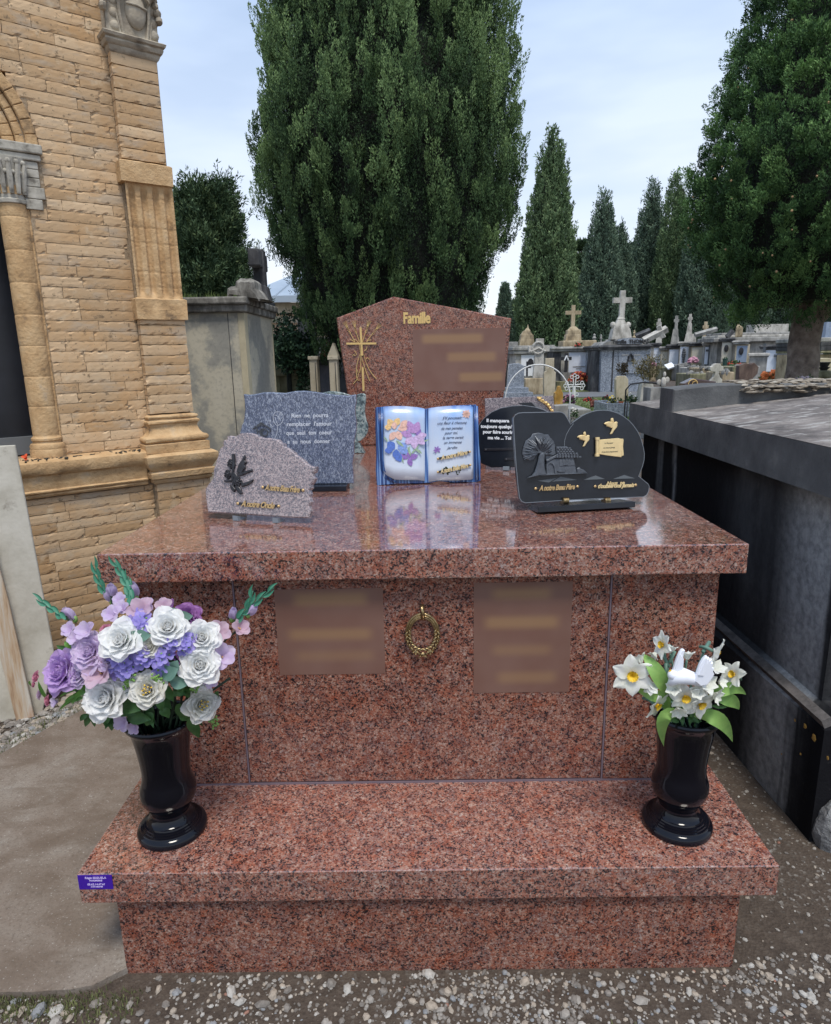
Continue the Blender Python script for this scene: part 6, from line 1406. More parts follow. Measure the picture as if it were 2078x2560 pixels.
D = 12; x0, x1, z0, z1 = RB(qL, 1160, 1480, 650, 1200, D); t = thing('boundary_wall', ((x0+x1)/2, D, 0), 'low grey stone wall behind the beige posts under the big cypress', 'wall')
MB().box(x0-.6, x1+1.2, D, D+.3, 0, z1).build('wall', M_st_grey, t); MB().box(x0-.6, x1+1.2, D-.4, D, 0, z1-.45).build('ledge', M_st_dark, t)
tb_ = thing('red_shrub', (Py(*qL(1440, 900), 11.0).x, 11.0, 0), 'small rusty red leaved shrub beside the gabled beige post', 'shrub')
rs = np.random.RandomState(3); M_redleaf = leafmat('red_leaves', (.10,.02,.012), (.26,.07,.03), (.4,.14,.06)); c0 = Py(*qL(1440, 900), 11.0)
V, F, tn = foliage(np.array([[c0.x+rs.normal()*.06, 11.0+rs.normal()*.1, c0.z-.28+rs.random()*.3] for i in range(50)]), np.tile([[0, 0, 1.]], (50, 1)), np.full(50, .14), np.full(50, .05), 14, .05, .02, rs, np.full(50, .5)); np_mesh('foliage', V, F, tn, M_redleaf, None, 4); adopt(tb_, 'foliage')
mb = MB(); mb.tube([(c0.x, 11, 0), (c0.x, 11, c0.z)], .02, 5); mb.build('stem', M_stem_core, tb_)
# ivy and rose bush
iv = thing('climbing_bush', (Py(*qL(700, 800), 8.0).x, 8.0, 0), 'dark green climbing rose bush over the mossy tomb with bare tips', 'shrub'); C = []; mb = MB()
for i in range(300):
    X = 380+rs.random()*680; Y = 560+rs.random()*640
    if Y < 560+max(0, (X-500))*.0+(rs.random()*120): continue
    if X > 950 and Y < 700: continue
    p = Py(*qL(X, Y), 8.0+rs.normal()*.12); C.append((p.x, p.y, p.z))
for i in range(50): p = Py(*qL(1010+rs.normal()*35, 1150+rs.random()*560), 8.0+rs.normal()*.05); C.append((p.x, p.y, p.z))
for i in range(60): p = Py(*qL(380+rs.random()*330, 210+rs.random()*330), 8.0+rs.normal()*.1); C.append((p.x, p.y, p.z)) if rs.random() < .45 else None
C = np.array(C); n_ = len(C); A = rs.normal(size=(n_, 3)); A /= np.linalg.norm(A, axis=1)[:, None]
V, F, tn = foliage(C, A, np.full(n_, .13), np.full(n_, .07), 13, .045, .026, rs, np.clip(.4+rs.normal(size=n_)*.25, 0, 1), up=.3); np_mesh('foliage', V, F, tn, leafmat('ivy_leaves', (.008,.02,.012), (.022,.055,.028), (.06,.11,.05)), None, 4); adopt(iv, 'foliage')
for i in range(14):
    a = Py(*qL(600+rs.normal()*90, 900), 8.0); b = Py(*qL(400+rs.random()*330, 230+rs.random()*200), 8.0); mb.tube([(a.x, 8, a.z), ((a.x+b.x)/2+rs.normal()*.05, 8, (a.z+b.z)/2), (b.x, 8, b.z)], .006, 4, r1=.003)
a = Py(*qL(640, 1200), 8.0); mb.tube([(a.x, 8.0, 0), (a.x, 8.0, a.z+.4)], .03, 6); mb.build('stem', M_stem_core, iv)
# house with zinc roof
D = 25; hb = thing('brick_building', (Py(700, 850, D).x, D, 0), 'low brick building with pale zinc roof behind the left graves', 'building')
zr0 = Py(*q3(900, 900), D).z; zr1 = Py(*q3(900, 706), D+4).z; xl = Py(*q3(655, 900), D).x; xr_ = Py(900, 850, D).x; x_a = Py(*q3(640, 880), D-.4).x
s = NT('zinc_roof'); v = s.coord(); sp = s.n('ShaderNodeSeparateXYZ'); s.l(v, sp.inputs[0]); s.col(s.ramp(s.noise(v, .6, 3), [(.3, (.30,.36,.42)), (.7, (.38,.44,.50))])); s.set(Roughness=.5, Metallic=.2); M_zinc = s.m
s = NT('pale_brick'); bt_ = s.n('ShaderNodeTexBrick'); v = s.n('ShaderNodeSeparateXYZ'); s.l(s.tc.outputs['Object'], v.inputs[0]); cb = s.n('ShaderNodeCombineXYZ'); s.l(v.outputs[0], cb.inputs[0]); s.l(v.outputs[2], cb.inputs[1]); s.l(cb.outputs[0], bt_.inputs[0])
bt_.inputs['Color1'].default_value = (.50,.36,.24,1); bt_.inputs['Color2'].default_value = (.42,.30,.19,1); bt_.inputs['Mortar'].default_value = (.36,.29,.22,1); bt_.inputs['Scale'].default_value = 1; bt_.inputs['Brick Width'].default_value = .5; bt_.inputs['Row Height'].default_value = .13; bt_.inputs['Mortar Size'].default_value = .012; s.l(bt_.outputs[0], s.b.inputs['Base Color']); s.set(Roughness=.9); M_pbrick = s.m
mb = MB(); mb.add([(x_a-.2, D-.5, zr0), (xr_, D-.5, zr0), (xr_, D+4.5, zr1), (x_a+1.0, D+4.5, zr1)], [(0, 1, 2, 3)]); mb.add([(x_a-.2, D-.5, zr0-.16), (xr_, D-.5, zr0-.16), (xr_, D+4.5, zr1-.2), (x_a+1.0, D+4.5, zr1-.2)], [(0, 3, 2, 1)]); mb.add([(x_a-.2, D-.5, zr0), (x_a+1, D+4.5, zr1), (x_a-.2, D+9, zr0)], [(0, 1, 2)])
roof = mb.build('roof', M_zinc, hb); MB().box(x_a-.25, xr_, D-.62, D-.5, zr0-.2, zr0+.02).build('gutter', M_zinc, roof)
mb = MB(); [mb.tube([(x_a+k_*1.1, D-.5, zr0+.02), (x_a+k_*1.1+.2, D+4.5, zr1+.02)], .03, 4) for k_ in range(1, 8)]; mb.build('seam', M_zinc, roof)
z_b = Py(700, 835, D).z; MB().box(xl-1, xr_, D, D+8, z_b, zr0-.17).build('wall', M_pbrick, hb); MB().box(xl-1, xr_, D-.05, D+8, 0, z_b).build('cream_base', plain('cream_wall', (.55,.47,.33), .9, noise=.15, nscale=1), hb)
mb = MB(); mb.box(xl-1, xr_, D-.16, D, zr0-.55, zr0-.18); mb.box(xl-1, xr_, D-.09, D, Py(700, 800, D).z-.1, Py(700, 800, D).z+.12); mb.build('string_course', M_beige, hb)
# ---------------------------------------------------------------- background tombs, right side
rd_ = MB(); rd_.add([(-2, 24.2, .008), (34, 24.2, .008), (60, 33, .008), (60, 44, .008), (17, 33, .008), (10, 27.5, .008), (-2, 27.0, .008)], [tuple(range(7))])
M_path = plain('grey_asphalt_path', (.13,.135,.14), .9, noise=.2, nscale=2, bump=.3, bscale=30); tag(rd_.build('path', M_path), kind='structure')
M_lawn = stone_mat('winter_lawn', (.07,.08,.03), (.125,.15,.045), (.19,.21,.07), 1.5, 9)
lw_ = MB(); lw_.add([(3.2, 13.5, .012), (6.4, 13.5, .012), (9.5, 23.6, .012), (4.0, 23.6, .012)], [(0, 1, 2, 3)]); lw_.add([(2.0, 27.3, .012), (9.0, 27.6, .012), (9.5, 29.2, .012), (2.0, 29.2, .012)], [(0, 1, 2, 3)])
lw_.add([(6.5, 10.5, .016), (13, 10.5, .016), (15, 22, .016), (9.8, 23, .016)], [(0, 1, 2, 3)])
tag(lw_.build('lawn', M_lawn), kind='structure')
mb = MB(); rng = random.Random(6)
for i in range(9000): y = rng.uniform(13.6, 23.5); f_ = (y-13.5)/10; x = 3.25+.75*f_+rng.random()*(3.1+2.3*f_); blade(mb, x, y, rng.uniform(.03, .08), .01, .012)
tag(mb.build('grass', M_grass), 'short winter grass among the graves', 'grass', kind='stuff')
def tombx(name, label, q, D, rect, body=M_st_pale, lid=M_st_grey, lid_rect=None, depth=2.2, panel=None, panel_m=M_marble, base=None, base_m=M_st_moss, cat='tomb', group=None, slope=0):
    x0, x1, z0, z1 = RB(q, *rect, D); t = thing(name, ((x0+x1)/2, D, 0), label, cat, group)
    MB().box(x0, x1, D, D+depth, 0, z1).build('wall', body, t)
    if lid_rect:
        a0, a1, c0, c1 = RB(q, *lid_rect, D-.1); mb = MB(); mb.box(a0, a1, D-.15, D+depth+.1, z1, c1); hh = (c1-z1)*.4; mb.box(a0-.05, a1+.05, D-.2, D+depth+.1, c1-hh*1.4, c1-hh*.4); mb.build('cornice', lid, t, bevel=.03)
    if panel:
        a0, a1, c0, c1 = RB(q, *panel, D-.05); MB().box(a0, a1, D-.05, D+.02, max(c0, .05), min(c1, z1-.03)).build('front_panel', panel_m, t, bevel=.01)
        fr = MB(); w_ = .05; c0 = max(c0, .05); c1 = min(c1, z1-.03); fr.box(a0-w_, a0, D-.04, D, c0, c1+w_*.6); fr.box(a1, a1+w_, D-.04, D, c0, c1+w_*.6); fr.build('panel_frame', body, t)
    if base:
        a0, a1, c0, c1 = RB(q, *base, D-.6); MB().box(a0, a1, D-.7, D-.001, 0, max(c1, .1)).build('step', base_m, t, bevel=.02)
    return t
def pedestal(mb, q, D, y, tiers):
    for (X0, X1, Yt, Yb, *r) in tiers:
        a0, a1, c0, c1 = RB(q, X0, X1, Yt, Yb, D+y); w1_ = (a1-a0)/2; w2_ = w1_*(r[0] if r else 1); cx = (a0+a1)/2
        mb.add([(cx-w1_, D+y-w1_*.7, c0), (cx+w1_, D+y-w1_*.7, c0), (cx+w1_, D+y+w1_*.7, c0), (cx-w1_, D+y+w1_*.7, c0), (cx-w2_, D+y-w2_*.7, c1), (cx+w2_, D+y-w2_*.7, c1), (cx+w2_, D+y+w2_*.7, c1), (cx-w2_, D+y+w2_*.7, c1)], [(0,3,2,1),(4,5,6,7),(0,1,5,4),(1,2,6,5),(2,3,7,6),(3,0,4,7)])
def qcross(q, X, Yt, Yb, span, w, D, y=.5, arm=.7, th=None, mat=M_st_pale, parent=None, name='stone_cross'):
    a0, a1, c0, c1 = RB(q, X-span/2, X+span/2, Yt, Yb, D+y); wm = (a1-a0)*w/span; mb = MB(); cross_into(mb, (a0+a1)/2, D+y, c0, c1, a1-a0, wm, th or wm*.8, arm); return mb.build(name, mat, parent, bevel=.01)
# F: tomb with marble door and ochre cross
t = tombx('cemetery_tomb', 'stone tomb with white marble front, lichened cross on a square pedestal and red flowers', q7, 29.6, (525, 950, 688, 1060), M_st_pale, M_st_grey, (508, 950, 640, 690), panel=(665, 860, 692, 890), base=(545, 1005, 975, 1060)); TF = t
a0, a1, c0, c1 = RB(q7, 508, 600, 690, 1060, 29.6); MB().box(a0-.01, a0+(a1-a0)*.85, 29.57, 31.8, 0, c1-.02).build('blackened_side', M_st_dark, t)
mb = MB(); pedestal(mb, q7, 29.8, .8, [(585, 905, 585, 650), (622, 778, 525, 600, .9), (640, 775, 480, 535, .95), (655, 760, 448, 482, .45)]); mb.build('pedestal', M_st_och, t, bevel=.03)
qcross(q7, 706, 243, 455, 150, 36, 29.8, .8, .66, mat=M_st_och, parent=t)
mb = MB(); a0, a1, c0, c1 = RB(q7, 705, 825, 830, 842, 29.53); [mb.box(a0+(a1-a0)*i/14, a0+(a1-a0)*(i+.6)/14, 29.535, 29.552, c0, c1) for i in range(14)]; a0, a1, c0, c1 = RB(q7, 735, 790, 850, 858, 29.53); [mb.box(a0+(a1-a0)*i/7, a0+(a1-a0)*(i+.6)/7, 29.535, 29.552, c0, c1) for i in range(7)]; mb.build('faint_inscription', M_st_grey, t)
def standcross(label, q, D, X, Yt, Yb, span, w, mat, arm=.62, lean=0, base=True, chev=False, name='grave_cross'):
    a0, a1, c0, c1 = RB(q, X-span/2, X+span/2, Yt, Yb, D); t = thing(name, ((a0+a1)/2, D, 0), label, 'cross'); mb = MB(); wm = (a1-a0)*w/span; zb = c0
    cross_into(mb, (a0+a1)/2, D, zb, c1, a1-a0, wm, wm*.5, arm); mb.build('cross', mat, t, bevel=.008)
    if base: MB().box((a0+a1)/2-wm*1.2, (a0+a1)/2+wm*1.2, D-.15, D+.15, 0, zb).build('base', M_st_grey, t)
    if chev: mb = MB(); cx = (a0+a1)/2; za = c0+(c1-c0)*arm; [mb.tube([(cx, D-wm*.3, za+.12), (cx+s_*wm*.6, D-wm*.3, za-.08)], .035, 4) for s_ in (-1, 1)]; mb.build('white_chevron', M_white, t)
    return t
standcross('black cross with a white chevron leaning on the marble fronted tomb', q7, 29.3, 640, 705, 890, 100, 32, M_iron, .72, chev=True)
tc_ = standcross('grey metal crucifix on the right of the marble fronted tomb', q7, 29.3, 902, 690, 885, 70, 14, M_dbronze2, .68)
a0, a1, c0, c1 = RB(q7, 950, 992, 820, 905, 28.9); u_ = thing('stone_urn', ((a0+a1)/2, 28.9, 0), 'small white stone urn on the corner post of the marble fronted tomb', 'urn'); h = c1-c0; r_ = (a1-a0)/2
MB().lathe([(.0001, c0), (r_*.8, c0), (r_*.7, c0+h*.15), (r_*.3, c0+h*.25), (r_*.8, c0+h*.5), (r_*.85, c0+h*.7), (r_*.4, c0+h*.8), (r_*.95, c0+h*.95), (r_*.8, c1), (.0001, c1)], n=14).build('vessel', M_st_pale, u_, world=False, smooth='auto'); MB().box(-r_, r_, -r_, r_, 0, c0).build('post', M_st_grey, u_, world=False)
def flowers(label, q, D, X0, X1, Y0, Y1, mats, seed, n=60, r=.05, pot=None, pot_m=None, cat='flowers', name='grave_flowers', leaf_n=30):
    rr = np.random.RandomState(seed); a0, a1, c0, c1 = RB(q, X0, X1, Y0, Y1, D); t = thing(name, ((a0+a1)/2, D, max(0, c0)), label, cat)
    for k_, m_ in enumerate(mats):
        mb = MB()
        for i in range(n//len(mats)):
            u = rr.uniform(-1, 1); w_ = rr.uniform(0, 1)*math.sqrt(max(0, 1-u*u)); p = ((a0+a1)/2+u*(a1-a0)/2, D+rr.uniform(-1, 1)*(a1-a0)*.25, c0+w_*(c1-c0)); mb.ball(p, (r*rr.uniform(.6, 1.2), r*.8, r*rr.uniform(.5, 1)), 6, 4, jit=.3, rng=random.Random(i+seed))
        mb.build('blooms', m_, t)
    mb = MB()
    for i in range(leaf_n):
        p = Vector((rr.uniform(a0, a1), D+rr.uniform(-.1, .1), c0+rr.random()*(c1-c0)*.7)); d = Vector((rr.normal(), -abs(rr.normal()), rr.normal()+.5)).normalized(); leaf(mb, (p, p+d*r, p+d*r*2.2), r*.9, nseg=3)
    mb.build('leaves', M_gleaf, t)
    if pot: b0, b1, e0, e1 = RB(q, *pot, D); rr_ = (b1-b0)/2; MB().lathe([(.0001, e0), (rr_*.7, e0), (rr_, e1-.03), (rr_*1.1, e1-.02), (rr_*1.1, e1), (.0001, e1)], ((b0+b1)/2, D, 0), 14).build('pot', pot_m or M_orf, t)
    return t
flowers('big round mound of red chrysanthemums before the marble fronted tomb', q7, 28.7, 672, 852, 885, 975, [M_redf, M_orf, plain('dark_red_silk', (.25,.03,.03), .8)], 1, 190, .06)
flowers('small red flower spray on the lid of the marble fronted tomb', q7, 29.5, 725, 790, 603, 635, [M_redf], 2, 20, .05)
for X0, X1, Yt, Yb, lb in ((885, 935, 515, 625, 'small turned stone finial behind the marble fronted tomb'), (958, 992, 522, 625, 'slim grey stone pinnacle between the marble and granite tombs'), (1280, 1312, 480, 555, 'small brown stone bust shaped finial right of the tall pale cross')):
    a0, a1, c0, c1 = RB(q7, X0, X1, Yt, Yb, 31.5); r_ = (a1-a0)/2; h = c1-c0; t = thing('stone_finial', ((a0+a1)/2, 31.5, 0), lb, 'finial'); MB().lathe([(.0001, 0), (r_*1.1, 0), (r_*1.1, c0+h*.1), (r_*.6, c0+h*.2), (r_*.45, c0+h*.45), (r_*.8, c0+h*.6), (r_*.4, c0+h*.75), (r_*.5, c0+h*.9), (.0001, c1)], n=10).build('finial', M_st_och if 'brown' in lb else M_st_grey, t, world=False, smooth='auto')
# J: granite tomb with tall pale cross
D = 27.0; t = tombx('cemetery_tomb', 'large grey granite tomb with blackened side and tall pale stone cross, family name on top', q7, D, (975, 1445, 672, 1055), M_grgran, M_st_dark, (960, 1455, 625, 675), panel=(1160, 1378, 680, 900), panel_m=M_grgran, depth=2.8)
a0, a1, c0, c1 = RB(q7, 966, 1092, 680, 1055, D); a2 = Py(*q7(1092, 870), D-.02).x
MB().add([(a0-.25, D+.4, 0), (a2, D-.03, 0), (a2, D+.6, 0), (a0-.1, D+2, 0), (a0-.1, D+.4, c1), (a2, D-.03, c1), (a2, D+.6, c1), (a0, D+2, c1)], [(0,3,2,1),(4,5,6,7),(0,1,5,4),(1,2,6,5),(2,3,7,6),(3,0,4,7)]).build('blackened_side', M_st_dark, t)
mb = MB(); P_ = [Py(*q7(*p), D+.1) for p in [(1000,632),(1030,600),(1140,585),(1150,568),(1260,560),(1372,568),(1380,620),(1440,632)]]; mb.prism([(p.x, p.z) for p in P_], D+.1, D+2); mb.build('stepped_top', M_st_grey, t, bevel=.02)
P_ = [Py(*q7(*p), D-.02) for p in [(1140,618),(1142,572),(1200,562),(1260,560),(1330,562),(1374,568),(1376,615)]]; pl = MB().prism([(p.x, p.z) for p in P_], D-.02, D+.095).build('name_plate', M_grgran, t)
mb = MB(); p = Py(*q7(1262, 594), D-.03); text_into(mb, 'Famille  THOMAS', .19, lambda a, b, c: (p.x+a, D-.045-c, p.z+b), ext=.004, off=.008); mb.build('family_name', M_iron, pl)
mb = MB(); pedestal(mb, q7, D, .9, [(1062, 1258, 470, 575, .82), (1085, 1240, 430, 475, .8), (1110, 1215, 380, 432, .62), (1130, 1208, 345, 382, .55)]); 
for X in (1090, 1238): p = Py(*q7(X, 432), D+.9); mb.ball(p, .12, 8, 6)
mb.build('pedestal', M_st_pale, t, bevel=.03); qcross(q7, 1180, 102, 362, 180, 50, D, .9, .64, mat=M_st_pale, parent=t)
mb = MB(); p = Py(*q7(1263, 745), D-.1); r_ = .12; mb.tube([(p.x-r_*.8, D-.09, p.z-r_), (p.x-r_*.6, D-.1, p.z+r_*.3), (p.x, D-.1, p.z+r_), (p.x+r_*.6, D-.1, p.z+r_*.3), (p.x+r_*.8, D-.09, p.z-r_)], .04, 6); mb.box(p.x-r_, p.x+r_, D-.11, D-.07, p.z-r_*1.3, p.z-r_); mb.build('bell_emblem', M_iron, t)
mb = MB(); [mb.box(Py(*q7(X, 720), D).x, Py(*q7(X+60, 720), D).x, D-.075, D-.05, Py(*q7(X, 726), D).z, Py(*q7(X, 720), D).z) for X in (1175, 1290)]; mb.build('faint_inscription', M_st_pale, t)
# B: domed tomb with arched dark opening, crosses in front
D = 31; t = tombx('cemetery_tomb', 'pale tomb with beehive shaped finial and dark arched opening, beside the headstone', q7, D, (150, 520, 712, 1060), M_st_pale, M_st_grey, (130, 530, 630, 715), panel=(205, 400, 718, 925), panel_m=M_white, base=(225, 425, 965, 1080))
mb = MB(); pedestal(mb, q7, D, .8, [(185, 325, 575, 640, .95), (195, 320, 530, 580, .95), (200, 312, 490, 532, .55), (235, 295, 462, 492, .3), (262, 278, 430, 465, .3)]); mb.build('beehive_finial', M_st_och, t, bevel=.04)
P_ = [Py(*q7(*p), D-.1) for p in [(272,815),(274,775),(290,757),(305,757),(322,775),(325,815)]]; MB().prism([(p.x, p.z) for p in P_], D-.1, D-.04).build('arched_opening', M_iron, t)
standcross('thin black cross in front of the tomb with the arched opening', q7, 29, 262, 785, 930, 76, 18, M_iron, .62)
D = 26.5; t = thing('grave_cross', (Py(*q7(375, 750), D).x, D, 0), 'tall carved pale stone cross with ringed head, right of the headstone edge', 'cross')
a0, a1, c0, c1 = RB(q7, 320, 425, 565, 945, D); cx = (a0+a1)/2; mb = MB(); mb.add([(a0-.0, D-.12, c0), (a1-.02, D-.12, c0), (a1-.02, D+.12, c0), (a0, D+.12, c0), (a0+.1, D-.1, c1), (a1-.03, D-.1, c1), (a1-.03, D+.1, c1), (a0+.1, D+.1, c1)], [(0,3,2,1),(4,5,6,7),(0,1,5,4),(1,2,6,5),(2,3,7,6),(3,0,4,7)])
b0, b1, e0, e1 = RB(q7, 275, 475, 638, 692, D); mb.box(b0, b1, D-.1, D+.1, e0, e1); mb.build('cross', M_st_pale, t, bevel=.015)
mb = MB(); p = Py(*q7(370, 655), D-.15); mb.tube([(p.x+.22*math.cos(k_*.524), D-.13, p.z+.22*math.sin(k_*.524)) for k_ in range(13)], .04, 6); [mb.tube([(p.x, D-.14, p.z), (p.x+s_*.28, D-.13, p.z-.13)], .04, 5) for s_ in (-1, 1)]; mb.build('ring_carving', M_st_pale, t); MB().box(cx-.55, cx+.5, D-.3, D+.3, 0, c0).build('base', M_st_och, t, bevel=.03)
def stele(name, label, q, D, pts, mat, th=.16, base=None, bm=None):
    P_ = [Py(*q(*p), D) for p in pts]; P_ = [(p.x, max(p.z, .0)) for p in P_]; cx = sum(p[0] for p in P_)/len(P_); t = thing(name, (cx, D, 0), label, 'headstone')
    zb = min(p[1] for p in P_); P_ = [(x, 0 if z < zb+.02 else z) for x, z in P_]; MB().prism(P_, D, D+th, inset=.01).build('stone', mat, t)
    if base:
        for k_, bb in enumerate(base): a0, a1, c0, c1 = RB(q, *bb, D-.2); MB().box(a0, a1, D-.1-.15*(k_+1), D+.3+.1*k_, 0, max(.05, c1)).build('base', bm or mat, t, bevel=.01)
    return t
stele('headstone', 'modern polished grey granite headstone with low gable top beside the red headstone', q7, 24.5, [(60,1045),(88,812),(150,805),(185,803),(238,830),(228,1045)], M_grgran, .2, [(60, 275, 1038, 1085), (40, 312, 1082, 1120)])
stele('headstone', 'weathered beige headstone with shouldered arch top standing alone', q7, 24.6, [(425,1110),(425,905),(432,885),(450,880),(462,850),(480,836),(500,838),(515,850),(522,878),(540,890),(532,1110)], M_beige, .2)
stele('headstone', 'plain beige upright stone behind the shouldered headstone', q7, 28.0, [(440,900),(440,755),(525,752),(525,900)], M_beige, .2)
stele('headstone', 'cream headstone slab with a dark dead plant on its top', q7, 21.8, [(1120,1180),(1122,960),(1135,935),(1150,925),(1215,925),(1240,960),(1240,1180)], M_beige, .22)
stele('headstone', 'small headstone covered in orange lichen left of the white iron cross', q7, 16.5, [(525,1240),(528,1090),(545,1075),(560,1025),(585,1022),(600,1075),(612,1095),(600,1240)], stone_mat('orange_lichen_stone', (.2,.12,.03), (.4,.22,.04), (.36,.33,.24), 6), .15)
stele('headstone', 'grey moss stained grave slab seen behind the gilded crucifix plaque', q7, 13.0, [(530,1290),(530,1213),(660,1207),(668,1290)], M_st_grey, .3)
stele('headstone', 'white marble cross shaped headstone cut in a rounded outline on the far right', q8, 21.0, [(635,935),(640,915),(672,880),(680,860),(685,835),(650,830),(638,812),(642,790),(665,778),(672,765),(700,757),(730,760),(742,780),(760,790),(762,815),(745,830),(720,832),(718,850),(730,885),(750,905),(748,945)], M_st_pale, .15)
stele('headstone', 'polished brown granite gabled headstone with gold ring emblem behind the black tomb', q8, 7.5, [(402,990),(402,940),(500,893),(695,922),(695,990)], plain('brown_granite', (.07,.045,.04), .2, noise=.3, nscale=40), .15)
th_ = scene.objects[-1].parent if scene.objects[-1].parent else None
t = [o for o in scene.objects if o.get('label', '').startswith('polished brown granite')][0]; p = Py(*q8(485, 943), 7.48); mb = MB(); mb.tube([(p.x+.05*math.cos(k_*.52), 7.49, p.z+.05*math.sin(k_*.52)) for k_ in range(13)], .006, 5); mb.tube([(p.x-.02, 7.49, p.z-.04), (p.x, 7.49, p.z+.02), (p.x+.03, 7.49, p.z+.03)], .006, 5); mb.build('gold_emblem', M_gold, t)
stele('headstone', 'rusty brown notched stone behind the black tomb near the orange flowers', q8, 25.0, [(900,930),(905,780),(960,755),(1010,765),(1040,750),(1080,790),(1070,850),(1030,890),(1030,930)], stone_mat('rusty_stone', (.05,.035,.03), (.12,.08,.065), (.2,.15,.12)), .3)
stele('headstone', 'pale cream arched headstone right of the bare cypress trunk', q8, 16.0, [(1565,940),(1600,715),(1700,708),(1800,715),(1820,940)], M_cream, .2)
# white iron cross, wire arch, black hoop
D = 20.5; c = Py(*q7(718, 1020), D); sc_ = (Py(*q7(800, 1020), D).x-c.x); t = thing('iron_cross', (c.x, D, 0), 'ornate openwork white iron cross with trefoil arms on the lawn', 'cross'); mb = MB()
for ang in (0, 90, 180, 270):
    L_ = sc_*(1.0 if ang in (0, 180) else 1.15); R_ = Matrix.Rotation(-rad(ang), 3, 'Y'); f_ = lambda x, z: Vector((c.x, D, c.z))+R_ @ Vector((x, 0, z))
    for s_ in (-1, 1): mb.tube([f_(.03, s_*.025), f_(L_*.75, s_*.04)], .018, 5)
    for a_ in (-70, 0, 70): e = f_(L_*.80+.07*math.cos(rad(a_)), .09*math.sin(rad(a_))); mb.tube([e+Vector((.05*math.cos(k_*1.05), 0, .05*math.sin(k_*1.05))) for k_ in range(7)], .014, 4)
    for s_ in (-1, 1): mb.tube([f_(.06, s_*.10), f_(.16, s_*.16), f_(.10, s_*.06)], .014, 4)
mb.tube([(c.x, D, c.z), (c.x, D, 0)], .05, 6); mb.build('openwork', M_wiron, t)
D = 12.5; tp = Py(*q7(390, 815), D); lf_ = Py(*q7(75, 985), D); rt_ = Py(*q7(675, 1200), D); cx = (Py(*q7(370, 900), D)).x; Rw = rt_.x-cx
t = thing('wire_arch', (cx, D, 0), 'thin white wire arch standing over a grave behind the plaques', 'arch'); zc0 = tp.z-Rw*1.05; mb = MB(); mb.tube([(cx+Rw, D, 0), (cx+Rw, D, zc0)]+[(cx+Rw*math.cos(rad(a)), D, zc0+Rw*1.05*math.sin(rad(a))) for a in range(6, 180, 6)]+[(cx-Rw, D, zc0), (cx-Rw, D, 0)], .0125, 6); mb.build('wire', M_wiron, t, smooth=True)
D = 14.5; a = Py(*q7(1200, 1310), D); b = Py(*q7(1215, 1060), D); c = Py(*q7(1260, 1005), D); d = Py(*q7(1380, 988), D); e = Py(*q7(1500, 995), D); g_ = Py(*q7(1550, 1010), D); h_ = Py(*q7(1562, 1050), D)
t = thing('iron_hoop', (d.x, D, 0), 'black iron hoop frame over a grave left of the black tomb', 'frame'); mb = MB(); mb.tube([(a.x, D, 0), (a.x, D, a.z), b, c, d, e, g_, h_, (h_.x+.02, D, 0)], .018, 6); mb.tube([(a.x+.08, D+.1, 0), (b.x+.08, D+.1, b.z-.25)], .014, 5); mb.build('frame', M_iron, t, smooth=True)
# planter box, pots, flowers
D = 16.2; a0, a1, c0, c1 = RB(q7, 1030, 1250, 1190, 1285, D); t = thing('granite_planter', ((a0+a1)/2, D, 0), 'grey granite grave planter box with orange pot and yellow flowers', 'planter'); mb = MB(); mb.box(a0, a1, D, D+.08, 0, c1); mb.box(a0, a0+.08, D+.081, D+1.2, 0, c1); mb.box(a1-.08, a1, D+.081, D+1.2, 0, c1); mb.box(a0+.081, a1-.081, D+1.1, D+1.19, 0, c1); mb.build('box', M_grgran, t, bevel=.01); MB().box(a0+.09, a1-.09, D+.09, D+1.09, 0, c1-.05).build('soil', M_dirt, t)
flowers('yellow and white flowers in the grey granite planter', q7, 16.6, 1045, 1125, 1120, 1190, [M_yelf, M_pc], 5, 24, .035, leaf_n=60)
flowers('dark red flowers left of the granite planter', q7, 17.5, 995, 1050, 1105, 1180, [plain('crimson_silk', (.2,.02,.03), .8)], 6, 10, .03, leaf_n=50)
flowers('terracotta pot beside the yellow flowers', q7, 16.35, 1155, 1180, 1150, 1175, [M_gleaf], 7, 6, .03, pot=(1145, 1190, 1170, 1222), pot_m=plain('terracotta', (.45,.14,.06), .8), cat='pot', name='flower_pot', leaf_n=6)
flowers('low green foliage with pale blooms right of the cream headstone', q7, 17.5, 1215, 1310, 1095, 1215, [M_gleaf, M_pc], 8, 40, .04, leaf_n=120)
flowers('purple pink flower bunch by the lichen covered headstone', q7, 17.0, 605, 725, 1100, 1185, [M_pinkf, plain('purple_silk', (.12,.05,.1), .8)], 9, 60, .04, leaf_n=60)
flowers('flat black and red grave wreath lying on the lawn', q7, 20.0, 805, 895, 1130, 1165, [M_iron, M_redf], 10, 40, .035, leaf_n=4); flowers('small reddish terracotta grave ornament on the lawn', q7, 18.6, 880, 955, 1160, 1215, [plain('brownish_red', (.2,.07,.05), .9)], 11, 40, .05, leaf_n=10)
flowers('white flower cushion right of the wire arch', q7, 13.4, 680, 735, 1235, 1330, [M_pc], 12, 60, .035, leaf_n=40)
D = 14.8; a0, a1, c0, c1 = RB(q7, 690, 880, 1250, 1310, D); t = thing('grave_slab', ((a0+a1)/2, D, 0), 'low grey grave slab on the lawn right of the wire arch', 'grave slab'); MB().box(a0, a1, D, D+1.9, 0, max(.12, c1)).build('slab', M_st_grey, t, bevel=.02); MB().box(a0-.05, a0+(a1-a0)*.45, D+2.0, D+2.3, 0, max(.3, Py(*q7(720, 1180), D+2).z)).build('head_block', M_st_grey, t, bevel=.02)
